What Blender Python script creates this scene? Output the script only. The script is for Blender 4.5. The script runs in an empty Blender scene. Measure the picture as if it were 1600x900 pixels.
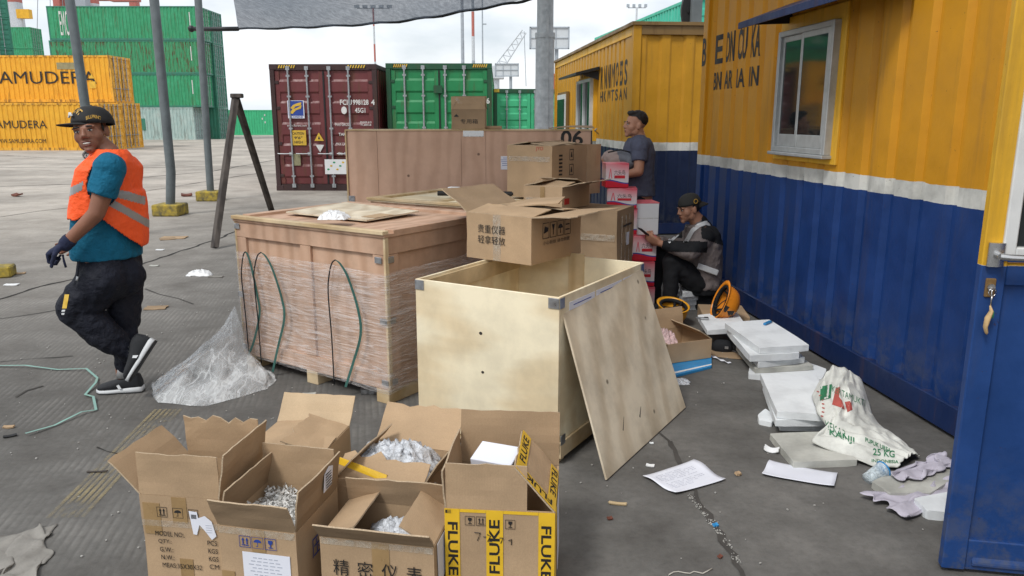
import bpy, bmesh, math, random
from mathutils import Vector, Matrix, noise
from mathutils.bvhtree import BVHTree
S = bpy.context.scene; COL = S.collection
R = math.radians; rnd = random.Random(7); TAU = 2*math.pi
# ---------------- camera, sky, sun, exposure
FPX, CH, HYP = 1200.0, 1.63, 187.0
TH = math.atan((450-HYP)/FPX)
cd = bpy.data.cameras.new('camera'); cam = bpy.data.objects.new('camera', cd); COL.objects.link(cam)
cam.location = (0, 0, CH); cam.rotation_euler = (R(90)-TH, 0, 0)
cd.sensor_width = 36; cd.lens = 36*FPX/1600; cd.clip_start = .05; cd.clip_end = 3000
S.camera = cam
SUN_EL, SUN_AZ = R(52), R(-142)      # azimuth from +Y, clockwise negative = left
w = bpy.data.worlds.new('World'); S.world = w; w.use_nodes = True
nt = w.node_tree; N = nt.nodes; L = nt.links; N.clear()
out = N.new('ShaderNodeOutputWorld'); bg = N.new('ShaderNodeBackground'); bg.inputs[1].default_value = .1
sky = N.new('ShaderNodeTexSky'); sky.sky_type = 'NISHITA'; sky.sun_disc = False
sky.sun_elevation = SUN_EL; sky.sun_rotation = SUN_AZ; sky.air_density = 1.0; sky.dust_density = 2.5
tc = N.new('ShaderNodeTexCoord'); mp = N.new('ShaderNodeMapping'); mp.inputs['Scale'].default_value = (1.6, 1.6, 4.2)
L.new(tc.outputs['Generated'], mp.inputs[0])
n1 = N.new('ShaderNodeTexNoise'); n1.inputs['Scale'].default_value = 1.9; n1.inputs['Detail'].default_value = 7; n1.inputs['Roughness'].default_value = .55
L.new(mp.outputs[0], n1.inputs['Vector'])
cr = N.new('ShaderNodeValToRGB'); cr.color_ramp.elements[0].position = .30; cr.color_ramp.elements[1].position = .56
cr.color_ramp.elements[0].color = (.55, .55, .55, 1); cr.color_ramp.elements[1].color = (1, 1, 1, 1)
L.new(n1.outputs[0], cr.inputs[0])
n2 = N.new('ShaderNodeTexNoise'); n2.inputs['Scale'].default_value = 3.1; n2.inputs['Detail'].default_value = 8
L.new(mp.outputs[0], n2.inputs['Vector'])
cc = N.new('ShaderNodeValToRGB'); cc.color_ramp.elements[0].position = .34; cc.color_ramp.elements[1].position = .62
cc.color_ramp.elements[0].color = (6.1, 6.6, 7.1, 1); cc.color_ramp.elements[1].color = (8.9, 9.1, 9.3, 1)
L.new(n2.outputs[0], cc.inputs[0])
mx = N.new('ShaderNodeMixRGB'); L.new(cr.outputs[0], mx.inputs[0]); L.new(sky.outputs[0], mx.inputs[1]); L.new(cc.outputs[0], mx.inputs[2])
L.new(mx.outputs[0], bg.inputs[0]); L.new(bg.outputs[0], out.inputs[0])
sd = bpy.data.lights.new('sun', 'SUN'); sd.energy = 1.5; sd.angle = R(14); sd.color = (1, .97, .92)
sun = bpy.data.objects.new('sun', sd); COL.objects.link(sun)
sv = Vector((math.sin(SUN_AZ)*math.cos(SUN_EL), math.cos(SUN_AZ)*math.cos(SUN_EL), math.sin(SUN_EL)))
sun.rotation_euler = sv.to_track_quat('Z', 'Y').to_euler()
vs = S.view_settings; vs.view_transform = 'Standard'; vs.look = 'None'; vs.exposure = 0.45; vs.gamma = 1
vs.use_curve_mapping = False
S.cycles.max_bounces = 8; S.cycles.transparent_max_bounces = 16
# ---------------- measuring helpers: photograph pixel -> place in the world
def ray(px, py):
    x = (px-800)/FPX; z = -(py-450)/FPX
    return Vector((x, math.cos(TH)+z*math.sin(TH), -math.sin(TH)+z*math.cos(TH)))
def G(px, py, z=0.0):
    r = ray(px, py); t = (z-CH)/r.z; return Vector((r.x*t, r.y*t, z))
def D(px, py, Y):
    r = ray(px, py); t = Y/r.y; return Vector((r.x*t, Y, CH+r.z*t))
def PX(v):
    z = v[2]-CH; f = v[1]*math.cos(TH)-z*math.sin(TH); u = v[1]*math.sin(TH)+z*math.cos(TH)
    return (800+FPX*v[0]/f, 450-FPX*u/f)
# ---------------- materials
def _noise(nt, scale, detail=5, rough=.55, vec=None, dist=0):
    n = nt.nodes.new('ShaderNodeTexNoise'); n.inputs['Scale'].default_value = scale; n.inputs['Detail'].default_value = detail
    n.inputs['Roughness'].default_value = rough; n.inputs['Distortion'].default_value = dist
    if vec is not None: nt.links.new(vec, n.inputs['Vector'])
    return n
def _ramp(nt, src, stops):
    r = nt.nodes.new('ShaderNodeValToRGB'); e = r.color_ramp.elements
    while len(e) < len(stops): e.new(.5)
    for i, (p, c) in enumerate(stops):
        e[i].position = p; e[i].color = (c[0], c[1], c[2], 1) if not isinstance(c, (int, float)) else (c, c, c, 1)
    nt.links.new(src, r.inputs[0]); return r
def _mix(nt, f, a, b, mode='MIX'):
    m = nt.nodes.new('ShaderNodeMixRGB'); m.blend_type = mode
    for i, v in enumerate((f, a, b)):
        if hasattr(v, 'links'): nt.links.new(v, m.inputs[i])
        elif isinstance(v, (int, float)): m.inputs[i].default_value = v if i == 0 else (v, v, v, 1)
        else: m.inputs[i].default_value = (v[0], v[1], v[2], 1)
    return m.outputs[0]
def _map(nt, scale=(1, 1, 1), rot=(0, 0, 0), coord='Object'):
    t = nt.nodes.new('ShaderNodeTexCoord'); m = nt.nodes.new('ShaderNodeMapping'); m.inputs['Scale'].default_value = scale
    m.inputs['Rotation'].default_value = rot
    nt.links.new(t.outputs[coord], m.inputs[0]); return m.outputs[0]
def new(name, rough=.6, metal=0, spec=.5):
    m = bpy.data.materials.new(name); m.use_nodes = True
    b = m.node_tree.nodes['Principled BSDF']; b.inputs['Roughness'].default_value = rough; b.inputs['Metallic'].default_value = metal
    b.inputs['Specular IOR Level'].default_value = spec
    return m, m.node_tree, b
def _bump(nt, b, h, strength=.3, dist=.01):
    k = nt.nodes.new('ShaderNodeBump'); k.inputs['Strength'].default_value = strength; k.inputs['Distance'].default_value = dist
    nt.links.new(h, k.inputs['Height']); nt.links.new(k.outputs[0], b.inputs['Normal'])
def plain(name, c, rough=.6, metal=0, spec=.5, var=.25, scale=6, bump=0, bscale=60, bd=.005, c2=None, t=(.35, .7), mscale=(1, 1, 1)):
    m, nt, b = new(name, rough, metal, spec)
    v = _map(nt, mscale); n = _noise(nt, scale, 6, .6, v)
    c2 = c2 or tuple(x*(1-var) for x in c)
    r = _ramp(nt, n.outputs[0], [(t[0], c2), (t[1], c)]); nt.links.new(r.outputs[0], b.inputs['Base Color'])
    rr = _ramp(nt, n.outputs[0], [(.3, max(0, rough-.08)), (.7, min(1, rough+.08))]); nt.links.new(rr.outputs[0], b.inputs['Roughness'])
    if bump:
        n2 = _noise(nt, bscale, 4, .6, v); _bump(nt, b, n2.outputs[0], bump, bd)
    return m
def cardboard(name, c, dark=.82):
    m, nt, b = new(name, .82, 0, .25)
    v = _map(nt); n = _noise(nt, 5, 6, .6, v); n3 = _noise(nt, 1.6, 3, .5, v)
    r = _ramp(nt, n.outputs[0], [(.3, tuple(x*dark for x in c)), (.7, c)])
    r2 = _ramp(nt, n3.outputs[0], [(.35, .82), (.65, 1.05)])
    col = _mix(nt, 1.0, r.outputs[0], r2.outputs[0], 'MULTIPLY')
    nf = _noise(nt, 260, 3, .7, v); rf = _ramp(nt, nf.outputs[0], [(.3, .88), (.7, 1.06)])
    col = _mix(nt, 1.0, col, rf.outputs[0], 'MULTIPLY')
    ns = _noise(nt, 13, 5, .7, v); rs = _ramp(nt, ns.outputs[0], [(.70, 0), (.78, 1)])
    col = _mix(nt, rs.outputs[0], col, tuple(x*.6 for x in c))
    nt.links.new(col, b.inputs['Base Color'])
    wv = nt.nodes.new('ShaderNodeTexWave'); wv.inputs['Scale'].default_value = 60; wv.inputs['Distortion'].default_value = .6; wv.bands_direction = 'X'
    nt.links.new(v, wv.inputs['Vector'])
    ad = _mix(nt, .10, n.outputs[0], wv.outputs[0]); _bump(nt, b, ad, .35, .006)
    return m
def plywood(name, c, c2, knots=True, rotz=0, stretch=(1, 1, .12), dirt=.25):
    m, nt, b = new(name, .6, 0, .35)
    v = _map(nt, stretch); n = _noise(nt, 5, 6, .6, v, 1.6)
    wv = nt.nodes.new('ShaderNodeTexWave'); wv.inputs['Scale'].default_value = 2.2; wv.inputs['Distortion'].default_value = 9; wv.inputs['Detail'].default_value = 3
    wv.inputs['Detail Scale'].default_value = 1.3; nt.links.new(v, wv.inputs['Vector'])
    f = _mix(nt, .45, n.outputs[0], wv.outputs[0])
    r = _ramp(nt, f, [(.25, c2), (.62, c)])
    v0 = _map(nt); nd = _noise(nt, 3.3, 7, .65, v0); rd = _ramp(nt, nd.outputs[0], [(.36, 1-dirt), (.60, 1.03)])
    col = _mix(nt, 1.0, r.outputs[0], rd.outputs[0], 'MULTIPLY')
    if knots:
        vo = nt.nodes.new('ShaderNodeTexVoronoi'); vo.inputs['Scale'].default_value = 3.6; nt.links.new(v0, vo.inputs['Vector'])
        rk = _ramp(nt, vo.outputs['Distance'], [(.035, 1), (.06, 0)])
        nk = _noise(nt, 2.0, 1, .5, v0); rk2 = _ramp(nt, nk.outputs[0], [(.40, 0), (.48, 1)])
        k = _mix(nt, 1.0, rk.outputs[0], rk2.outputs[0], 'MULTIPLY')
        col = _mix(nt, k, col, tuple(x*.35 for x in c2))
    nt.links.new(col, b.inputs['Base Color']); _bump(nt, b, f, .25, .003)
    return m
def steelpaint(name, c, rust=.25, rough=.5, fade=None, rustc=(.10, .045, .02), streak=(1, 1, .12), lo=.55):
    m, nt, b = new(name, rough, 0, .45)
    v0 = _map(nt); vs_ = _map(nt, streak)
    n = _noise(nt, 2.2, 7, .65, v0); fade = fade or tuple(min(1, x*1.22+.01) for x in c)
    r = _ramp(nt, n.outputs[0], [(.35, c), (.75, fade)])
    n2 = _noise(nt, 7, 8, .7, vs_); r2 = _ramp(nt, n2.outputs[0], [(lo, 0), (lo+.1, rust)])
    col = _mix(nt, r2.outputs[0], r.outputs[0], rustc)
    n3 = _noise(nt, 23, 6, .75, v0); r3 = _ramp(nt, n3.outputs[0], [(.68, 0), (.72, min(1, rust*1.8))])
    col = _mix(nt, r3.outputs[0], col, rustc)
    nt.links.new(col, b.inputs['Base Color'])
    rr = _ramp(nt, n2.outputs[0], [(.4, rough-.1), (.7, rough+.25)]); nt.links.new(rr.outputs[0], b.inputs['Roughness'])
    _bump(nt, b, n.outputs[0], .12, .02)
    return m
def office_paint(name, zb, zw, yel, blue=(.005, .033, .145), white=(.62, .62, .58)):
    m, nt, b = new(name, .45, 0, .3)
    v0 = _map(nt); vs_ = _map(nt, (1, 1, .08))
    sep = nt.nodes.new('ShaderNodeSeparateXYZ'); nt.links.new(v0, sep.inputs[0])
    nj = _noise(nt, 9, 4, .6, v0)
    a = nt.nodes.new('ShaderNodeMath'); a.operation = 'MULTIPLY_ADD'; nt.links.new(nj.outputs[0], a.inputs[0]); a.inputs[1].default_value = .016
    nt.links.new(sep.outputs[2], a.inputs[2])
    s1 = nt.nodes.new('ShaderNodeMath'); s1.operation = 'GREATER_THAN'; nt.links.new(a.outputs[0], s1.inputs[0]); s1.inputs[1].default_value = zb+.008
    s2 = nt.nodes.new('ShaderNodeMath'); s2.operation = 'GREATER_THAN'; nt.links.new(a.outputs[0], s2.inputs[0]); s2.inputs[1].default_value = zw+.008
    ny = _noise(nt, 2.6, 7, .65, v0)
    cy = _ramp(nt, ny.outputs[0], [(.32, tuple(x*.80 for x in yel)), (.72, yel)])
    cb = _ramp(nt, ny.outputs[0], [(.30, tuple(x*.8 for x in blue)), (.75, tuple(x*1.35+.004 for x in blue))])
    cw = _ramp(nt, ny.outputs[0], [(.35, tuple(x*.6 for x in white)), (.55, white)])
    c1 = _mix(nt, s1.outputs[0], cb.outputs[0], cw.outputs[0]); c2 = _mix(nt, s2.outputs[0], c1, cy.outputs[0])
    n2 = _noise(nt, 6, 8, .7, vs_); r2 = _ramp(nt, n2.outputs[0], [(.56, 0), (.74, .36)])
    col = _mix(nt, r2.outputs[0], c2, (.060, .050, .045))
    n4 = _noise(nt, 30, 6, .75, v0); r4 = _ramp(nt, n4.outputs[0], [(.66, 0), (.69, .8)])
    col = _mix(nt, r4.outputs[0], col, (.05, .022, .012))
    # splashed dust near the ground
    rz = _ramp(nt, sep.outputs[2], [(.0, .55), (.5, 0)]); nd = _noise(nt, 11, 6, .7, v0); rd = _ramp(nt, nd.outputs[0], [(.45, 0), (.6, 1)])
    k = _mix(nt, 1.0, rz.outputs[0], rd.outputs[0], 'MULTIPLY'); col = _mix(nt, k, col, (.10, .10, .095))
    nt.links.new(col, b.inputs['Base Color']); 
    rr = _ramp(nt, ny.outputs[0], [(.3, .35), (.7, .6)]); nt.links.new(rr.outputs[0], b.inputs['Roughness'])
    nb = _noise(nt, 5, 5, .6, v0); _bump(nt, b, nb.outputs[0], .25, .02)
    return m
def film(name, alpha_lo, alpha_hi, col=(.8, .82, .84), scale=8, stretch=(1, 1, 1), rough=.15, t=(.4, .65), dist=1.5, bump=.6, bd=.01):
    m = bpy.data.materials.new(name); m.use_nodes = True; nt = m.node_tree; nt.nodes.clear()
    o = nt.nodes.new('ShaderNodeOutputMaterial'); tr = nt.nodes.new('ShaderNodeBsdfTransparent'); b = nt.nodes.new('ShaderNodeBsdfPrincipled')
    b.inputs['Base Color'].default_value = (*col, 1); b.inputs['Roughness'].default_value = rough
    v = _map(nt, stretch); n = _noise(nt, scale, 7, .65, v, dist)
    r = _ramp(nt, n.outputs[0], [(t[0], alpha_lo), (t[1], alpha_hi)])
    mx = nt.nodes.new('ShaderNodeMixShader'); nt.links.new(r.outputs[0], mx.inputs[0]); nt.links.new(tr.outputs[0], mx.inputs[1]); nt.links.new(b.outputs[0], mx.inputs[2])
    nt.links.new(mx.outputs[0], o.inputs[0]); _bump(nt, b, n.outputs[0], bump, bd); return m
M = {}
KR = (.50, .35, .215)
M['card_edge'] = plain('cardboard_edge', (.56, .43, .29), .9, var=.45, scale=220)
M['card'] = cardboard('cardboard', KR); M['card_light'] = cardboard('cardboard_light', (.60, .45, .29)); M['card_dark'] = cardboard('cardboard_worn', (.37, .26, .16))
M['card_in'] = cardboard('cardboard_inside', (.40, .275, .165))
M['tape'] = plain('brown_tape', (.36, .235, .11), .28, 0, .5, .2, 9, .1, 30)
M['clear_tape'] = film('clear_tape', .12, .55, (.62, .55, .45), 14, t=(.4, .75))
M['ytape'] = plain('yellow_tape', (.80, .50, .03), .3, 0, .5, .12, 12, .15, 40)
M['ink'] = plain('black_ink', (.016, .015, .015), .6, var=.2); M['blueink'] = plain('blue_ink', (.02, .06, .33), .6)
M['redink'] = plain('red_ink', (.5, .03, .02), .6); M['whiteink'] = plain('white_ink', (.75, .75, .73), .6)
M['paper'] = plain('white_paper', (.74, .76, .84), .7, var=.05); M['paper_text'] = plain('grey_print', (.46, .49, .58), .7)
M['ply'] = plywood('crate_plywood', (.58, .385, .27), (.48, .30, .20)); M['ply_light'] = plywood('light_plywood', (.88, .79, .58), (.74, .61, .40), True, dirt=.16, stretch=(.16, 1, .9))
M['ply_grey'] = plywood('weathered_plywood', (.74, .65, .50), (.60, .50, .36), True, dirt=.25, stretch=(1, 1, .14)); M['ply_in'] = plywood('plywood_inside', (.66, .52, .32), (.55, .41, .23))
M['ply_tall'] = plywood('tall_crate_plywood', (.58, .38, .275), (.51, .325, .23), True, dirt=.10, stretch=(1, 1, .25))
M['pine'] = plywood('pine_batten', (.66, .52, .33), (.50, .36, .19), False, stretch=(.15, 1, 1))
M['old_wood'] = plywood('old_plank', (.085, .07, .06), (.04, .032, .028), False)
M['zinc'] = plain('zinc_bracket', (.55, .57, .6), .35, .9, var=.3, scale=30); M['galv'] = plain('galvanised_steel', (.62, .67, .70), .5, 0, var=.25, scale=14, c2=(.40, .45, .48))
M['pole'] = plain('grey_painted_steel', (.15, .175, .185), .5, .1, var=.3, scale=5); M['dark_steel'] = plain('dark_steel', (.03, .032, .035), .5, .4)
M['rod'] = plain('galvanised_rod', (.42, .44, .46), .5, .4, var=.3, scale=20); M['rubber'] = plain('black_rubber', (.012, .012, .013), .7)
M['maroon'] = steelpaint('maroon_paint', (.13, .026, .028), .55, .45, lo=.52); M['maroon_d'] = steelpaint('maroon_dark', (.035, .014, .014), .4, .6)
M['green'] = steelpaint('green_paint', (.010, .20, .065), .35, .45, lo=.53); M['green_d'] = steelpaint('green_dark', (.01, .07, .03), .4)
M['green2'] = steelpaint('faded_green', (.025, .26, .11), .45, .5, (.05, .36, .18), lo=.53); M['green_rust'] = steelpaint('rusty_green', (.035, .25, .11), .9, .6, lo=.50, streak=(1, 1, .2))
M['teal'] = steelpaint('pale_teal_paint', (.32, .45, .43), .45, .6, (.45, .55, .52), lo=.53); M['green3'] = steelpaint('light_green_paint', (.05, .42, .2), .15, .45)
M['yel'] = steelpaint('yellow_paint', (.70, .34, .02), .45, .5, (.80, .43, .03), lo=.56); M['yel_end'] = steelpaint('yellow_rusty', (.70, .36, .03), .75, .55, lo=.50)
M['orange'] = steelpaint('orange_paint', (.62, .10, .03), .2)
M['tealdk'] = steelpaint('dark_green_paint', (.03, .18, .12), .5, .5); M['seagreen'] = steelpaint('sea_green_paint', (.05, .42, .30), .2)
M['office'] = office_paint('office_paint', 1.195, 1.29, (.62, .285, .012)); M['office2'] = office_paint('far_office_paint', 1.20, 1.315, (.56, .28, .018), (.006, .015, .05))
M['officetrim'] = steelpaint('yellow_trim', (.70, .38, .02), .25); M['bluetrim'] = steelpaint('blue_trim', (.005, .018, .075), .3, .45, (.009, .028, .11))
M['browntrim'] = steelpaint('brown_yellow_trim', (.17, .10, .03), .5)
M['alu'] = plain('aluminium_frame', (.46, .48, .48), .4, .3, var=.2, scale=18); M['whitealu'] = plain('white_frame', (.70, .72, .72), .4, 0, var=.15, scale=8)
M['steel'] = plain('brushed_steel', (.6, .6, .6), .22, .95, var=.1)
g, nt_, b_ = new('window_glass', .05, 0, .8); b_.inputs['Base Color'].default_value = (.012, .016, .018, 1); M['glass'] = g
M['foam'] = plain('styrofoam', (.76, .79, .81), .75, 0, .3, .22, 5, .35, 160, t=(.25, .55)); M['foam_old'] = plain('dirty_styrofoam', (.60, .60, .55), .8, 0, .3, .45, 4, .4, 120)
M['blackcloth'] = plain('black_cloth', (.014, .015, .018), .85, 0, .3, .3, 9, .3, 200)
M['white'] = plain('white_plastic', (.78, .79, .80), .4, var=.06); M['white_ref'] = plain('reflective_white', (.72, .74, .76), .35, .1)
M['hat'] = plain('orange_plastic', (.83, .27, .015), .3, 0, .5, .2, 8); M['hat_y'] = plain('yellow_orange_plastic', (.80, .37, .02), .35, 0, .5, .2, 8)
M['strap'] = plain('green_strapping', (.04, .13, .11), .35); M['strap_lt'] = plain('pale_green_strapping', (.22, .42, .36), .4)
M['pvc'] = None; M['bubble'] = film('bubble_wrap', .3, .95, (.80, .83, .88), 34, t=(.35, .6), bump=1)
M['wrap'] = film('stretch_film', .05, .52, (.82, .78, .77), 4, (.8, .8, 13), .16, (.45, .75), 2.2, .6)
M['sack'] = plain('woven_sack', (.78, .79, .74), .6, 0, .4, .35, 9, .5, 90); M['sackgreen'] = plain('green_print', (.03, .20, .09), .6); M['sackred'] = plain('red_print', (.50, .10, .08), .6)
M['rag'] = plain('grey_lilac_rag', (.60, .57, .66), .9, 0, .2, .3, 7, .4, 30, .01); M['mat'] = plain('dirty_grey_rag', (.30, .285, .26), .9, 0, .2, .35, 8, .5, 60)
M['blue_bright'] = plain('bright_blue', (.03, .28, .62), .4); M['pinkred'] = plain('pink_red_print', (.80, .16, .20), .45, var=.1); M['red'] = plain('red_print_gloss', (.62, .015, .03), .4)
M['pinkbox'] = None
M['concrete_y'] = plain('painted_concrete', (.50, .36, .04), .85, var=.6, scale=9, bump=.5, c2=(.10, .09, .05)); M['hazy'] = plain('hazard_yellow', (.75, .48, .05), .5)
M['skin'] = plain('skin', (.44, .22, .14), .5, 0, .4, .15, 9, .08, 120); M['skin_dk'] = plain('skin_tan', (.26, .115, .07), .5, 0, .4, .15, 9, .08, 120)
M['teal_shirt'] = plain('teal_cotton', (.008, .125, .22), .85, 0, .25, .15, 6, .5, 16, .05); M['vest'] = plain('orange_hi_vis', (1.0, .12, .025), .6, 0, .3, .08, 6, .5, 11, .05)
M['navy'] = plain('navy_trousers', (.009, .011, .021), .75, 0, .3, .3, 7, .6, 12, .06); M['glove'] = plain('navy_glove', (.014, .02, .055), .9)
M['bandgrey'] = plain('reflective_band', (.33, .33, .33), .35, .2, var=.1); M['tee'] = plain('grey_blue_tee', (.10, .11, .16), .9, 0, .2, .2, 9, .5, 16, .04)
M['greyshirt'] = plain('taupe_jersey', (.20, .17, .165), .85, 0, .25, .15, 6, .5, 16, .04); M['hair'] = plain('black_hair', (.008, .007, .007), .6, var=.3, scale=60, bump=.5, bscale=200)
M['capcloth'] = plain('black_cap', (.013, .013, .014), .8, var=.2); M['greycap'] = plain('dark_grey_cap', (.035, .035, .032), .85, var=.25, bump=.2, bscale=200)
M['gold'] = plain('gold_thread', (.62, .36, .05), .5); M['eyew'] = plain('eye_white', (.6, .58, .55), .3); M['tooth'] = plain('teeth', (.75, .72, .66), .3)
M['shoe'] = plain('black_mesh_shoe', (.018, .02, .024), .8, var=.3, scale=80); M['sole'] = plain('white_sole', (.66, .68, .70), .5, var=.1); M['lip'] = plain('lip', (.20, .06, .045), .45)
M['grit'] = plain('grit', (.50, .49, .46), .9, var=.4, scale=30); M['leaf'] = plain('dry_leaf', (.16, .05, .03), .8)
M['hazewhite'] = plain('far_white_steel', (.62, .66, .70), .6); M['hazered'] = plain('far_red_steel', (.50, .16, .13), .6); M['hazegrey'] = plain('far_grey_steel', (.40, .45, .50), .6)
M['rope'] = plain('pale_string', (.55, .52, .46), .8); M['charm'] = plain('tan_charm', (.62, .42, .20), .6, var=.2, scale=40, bump=.4)
M['plate'] = plain('sticker_plate', (.30, .28, .16), .6)
def polythene():
    m = bpy.data.materials.new('crumpled_polythene'); m.use_nodes = True; nt = m.node_tree; nt.nodes.clear()
    o = nt.nodes.new('ShaderNodeOutputMaterial'); tr = nt.nodes.new('ShaderNodeBsdfTransparent'); b = nt.nodes.new('ShaderNodeBsdfPrincipled')
    b.inputs['Base Color'].default_value = (.78, .80, .81, 1); b.inputs['Roughness'].default_value = .18
    v = _map(nt, (1.3, .55, .45), (0, 0, R(35))); n0 = _noise(nt, 3, 4, .6, v); vv = _mix(nt, .35, v, n0.outputs[1])
    vo = nt.nodes.new('ShaderNodeTexVoronoi'); vo.feature = 'DISTANCE_TO_EDGE'; vo.inputs['Scale'].default_value = 7.5; nt.links.new(vv, vo.inputs['Vector'])
    vo2 = nt.nodes.new('ShaderNodeTexVoronoi'); vo2.feature = 'DISTANCE_TO_EDGE'; vo2.inputs['Scale'].default_value = 19; nt.links.new(vv, vo2.inputs['Vector'])
    r1 = _ramp(nt, vo.outputs[0], [(0, 1), (.05, 0)]); r2 = _ramp(nt, vo2.outputs[0], [(0, .6), (.06, 0)]); n = _noise(nt, 5, 6, .6, v); r3 = _ramp(nt, n.outputs[0], [(.35, .12), (.72, .46)])
    a = _mix(nt, 1.0, r1.outputs[0], r2.outputs[0], 'ADD'); a2 = _mix(nt, .20, r3.outputs[0], a, 'ADD')
    mx = nt.nodes.new('ShaderNodeMixShader'); nt.links.new(a2, mx.inputs[0]); nt.links.new(tr.outputs[0], mx.inputs[1]); nt.links.new(b.outputs[0], mx.inputs[2]); nt.links.new(mx.outputs[0], o.inputs[0])
    _bump(nt, b, _mix(nt, .5, vo.outputs[0], vo2.outputs[0]), .7, .02); return m
M['pvc'] = polythene()
# ---------------- mesh helpers
class MB:
    def __init__(s): s.bm = bmesh.new()
    def box(s, c, d, rot=None, mi=0, taper=None):
        m = Matrix.Translation(Vector(c))
        if rot is not None: m = m @ (rot.to_4x4() if isinstance(rot, Matrix) else Matrix.Rotation(rot, 4, 'Z'))
        r = bmesh.ops.create_cube(s.bm, size=1, matrix=m @ Matrix.Diagonal((d[0], d[1], d[2], 1)))
        if mi:
            for f in {f for v in r['verts'] for f in v.link_faces}: f.material_index = mi
        return s
    def poly(s, pts, mi=0):
        f = s.bm.faces.new([s.bm.verts.new(Vector(p)) for p in pts]); f.material_index = mi; return s
    def prism(s, pts, off, mi=0):
        """closed solid from a 3-D outline and an extrusion vector"""
        off = Vector(off); a = [s.bm.verts.new(Vector(p)) for p in pts]; b = [s.bm.verts.new(Vector(p)+off) for p in pts]; n = len(a)
        fs = [s.bm.faces.new(a[::-1]), s.bm.faces.new(b)] + [s.bm.faces.new((a[i], a[(i+1) % n], b[(i+1) % n], b[i])) for i in range(n)]
        for f in fs: f.material_index = mi
        return s
    def tube(s, pts, r, n=8, mi=0, flat=None, closed=False):
        pts = [Vector(p) for p in pts]; rings = []; up = Vector((0, 0, 1)); N_ = len(pts)
        for i, p in enumerate(pts):
            d = (pts[min(i+1, N_-1)]-pts[max(i-1, 0)]).normalized()
            a = d.cross(up if abs(d.dot(up)) < .95 else Vector((1, 0, 0))).normalized(); b = a.cross(d)
            rr = r[i] if isinstance(r, (list, tuple)) else r; fl = flat or 1
            rings.append([s.bm.verts.new(p+a*math.cos(t)*rr+b*math.sin(t)*rr*fl) for t in [TAU*k/n for k in range(n)]])
        for i in range(N_-1):
            for k in range(n):
                s.bm.faces.new((rings[i][k], rings[i][(k+1) % n], rings[i+1][(k+1) % n], rings[i+1][k])).material_index = mi
        s.bm.faces.new(rings[0][::-1]).material_index = mi; s.bm.faces.new(rings[-1]).material_index = mi
        return s
    def ring(s, secs, n=20, mi=0, pw=2.0):
        """loft of (centre, ax, ay) sections"""
        rings = []
        for c, ax, ay in secs:
            c, ax, ay = Vector(c), Vector(ax), Vector(ay); q = []
            for k in range(n):
                t = TAU*k/n; x, y = math.cos(t), math.sin(t); x = math.copysign(abs(x)**(2/pw), x); y = math.copysign(abs(y)**(2/pw), y)
                q.append(s.bm.verts.new(c+ax*x+ay*y))
            rings.append(q)
        for i in range(len(rings)-1):
            for k in range(n):
                s.bm.faces.new((rings[i][k], rings[i][(k+1) % n], rings[i+1][(k+1) % n], rings[i+1][k])).material_index = mi
        s.bm.faces.new(rings[0][::-1]).material_index = mi; s.bm.faces.new(rings[-1]).material_index = mi
        return s
    def ell(s, c, r, rot=None, seg=16, mi=0):
        m = Matrix.Translation(Vector(c))
        if rot is not None: m = m @ rot.to_4x4()
        k = bmesh.ops.create_uvsphere(s.bm, u_segments=seg, v_segments=max(6, seg*2//3), radius=1, matrix=m @ Matrix.Diagonal((*r, 1)))
        if mi:
            for f in {f for v in k['verts'] for f in v.link_faces}: f.material_index = mi
        return s
    def sheet(s, fn, nu, nv, th, mi=0, mask=None, emi=None):
        """thin closed slab following a surface fn(u,v)"""
        P_ = [[Vector(fn(i/nu, j/nv)) for j in range(nv+1)] for i in range(nu+1)]
        A = [[None]*(nv+1) for _ in range(nu+1)]; B = [[None]*(nv+1) for _ in range(nu+1)]
        for i in range(nu+1):
            for j in range(nv+1):
                du = P_[min(i+1, nu)][j]-P_[max(i-1, 0)][j]; dv = P_[i][min(j+1, nv)]-P_[i][max(j-1, 0)]
                nn = du.cross(dv); nn = nn.normalized() if nn.length > 1e-12 else Vector((0, 0, 1))
                A[i][j] = s.bm.verts.new(P_[i][j]+nn*th/2); B[i][j] = s.bm.verts.new(P_[i][j]-nn*th/2)
        ok = lambda i, j: 0 <= i < nu and 0 <= j < nv and (mask is None or mask((i+.5)/nu, (j+.5)/nv))
        for i in range(nu):
            for j in range(nv):
                if not ok(i, j): continue
                fs = [(A[i][j], A[i+1][j], A[i+1][j+1], A[i][j+1]), (B[i][j+1], B[i+1][j+1], B[i+1][j], B[i][j])]
                if not ok(i-1, j): fs.append((A[i][j], A[i][j+1], B[i][j+1], B[i][j]))
                if not ok(i+1, j): fs.append((A[i+1][j+1], A[i+1][j], B[i+1][j], B[i+1][j+1]))
                if not ok(i, j-1): fs.append((A[i+1][j], A[i][j], B[i][j], B[i+1][j]))
                if not ok(i, j+1): fs.append((A[i][j+1], A[i+1][j+1], B[i+1][j+1], B[i][j+1]))
                for q_, f in enumerate(fs): s.bm.faces.new(f).material_index = mi if (q_ < 2 or emi is None) else emi
        return s
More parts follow.
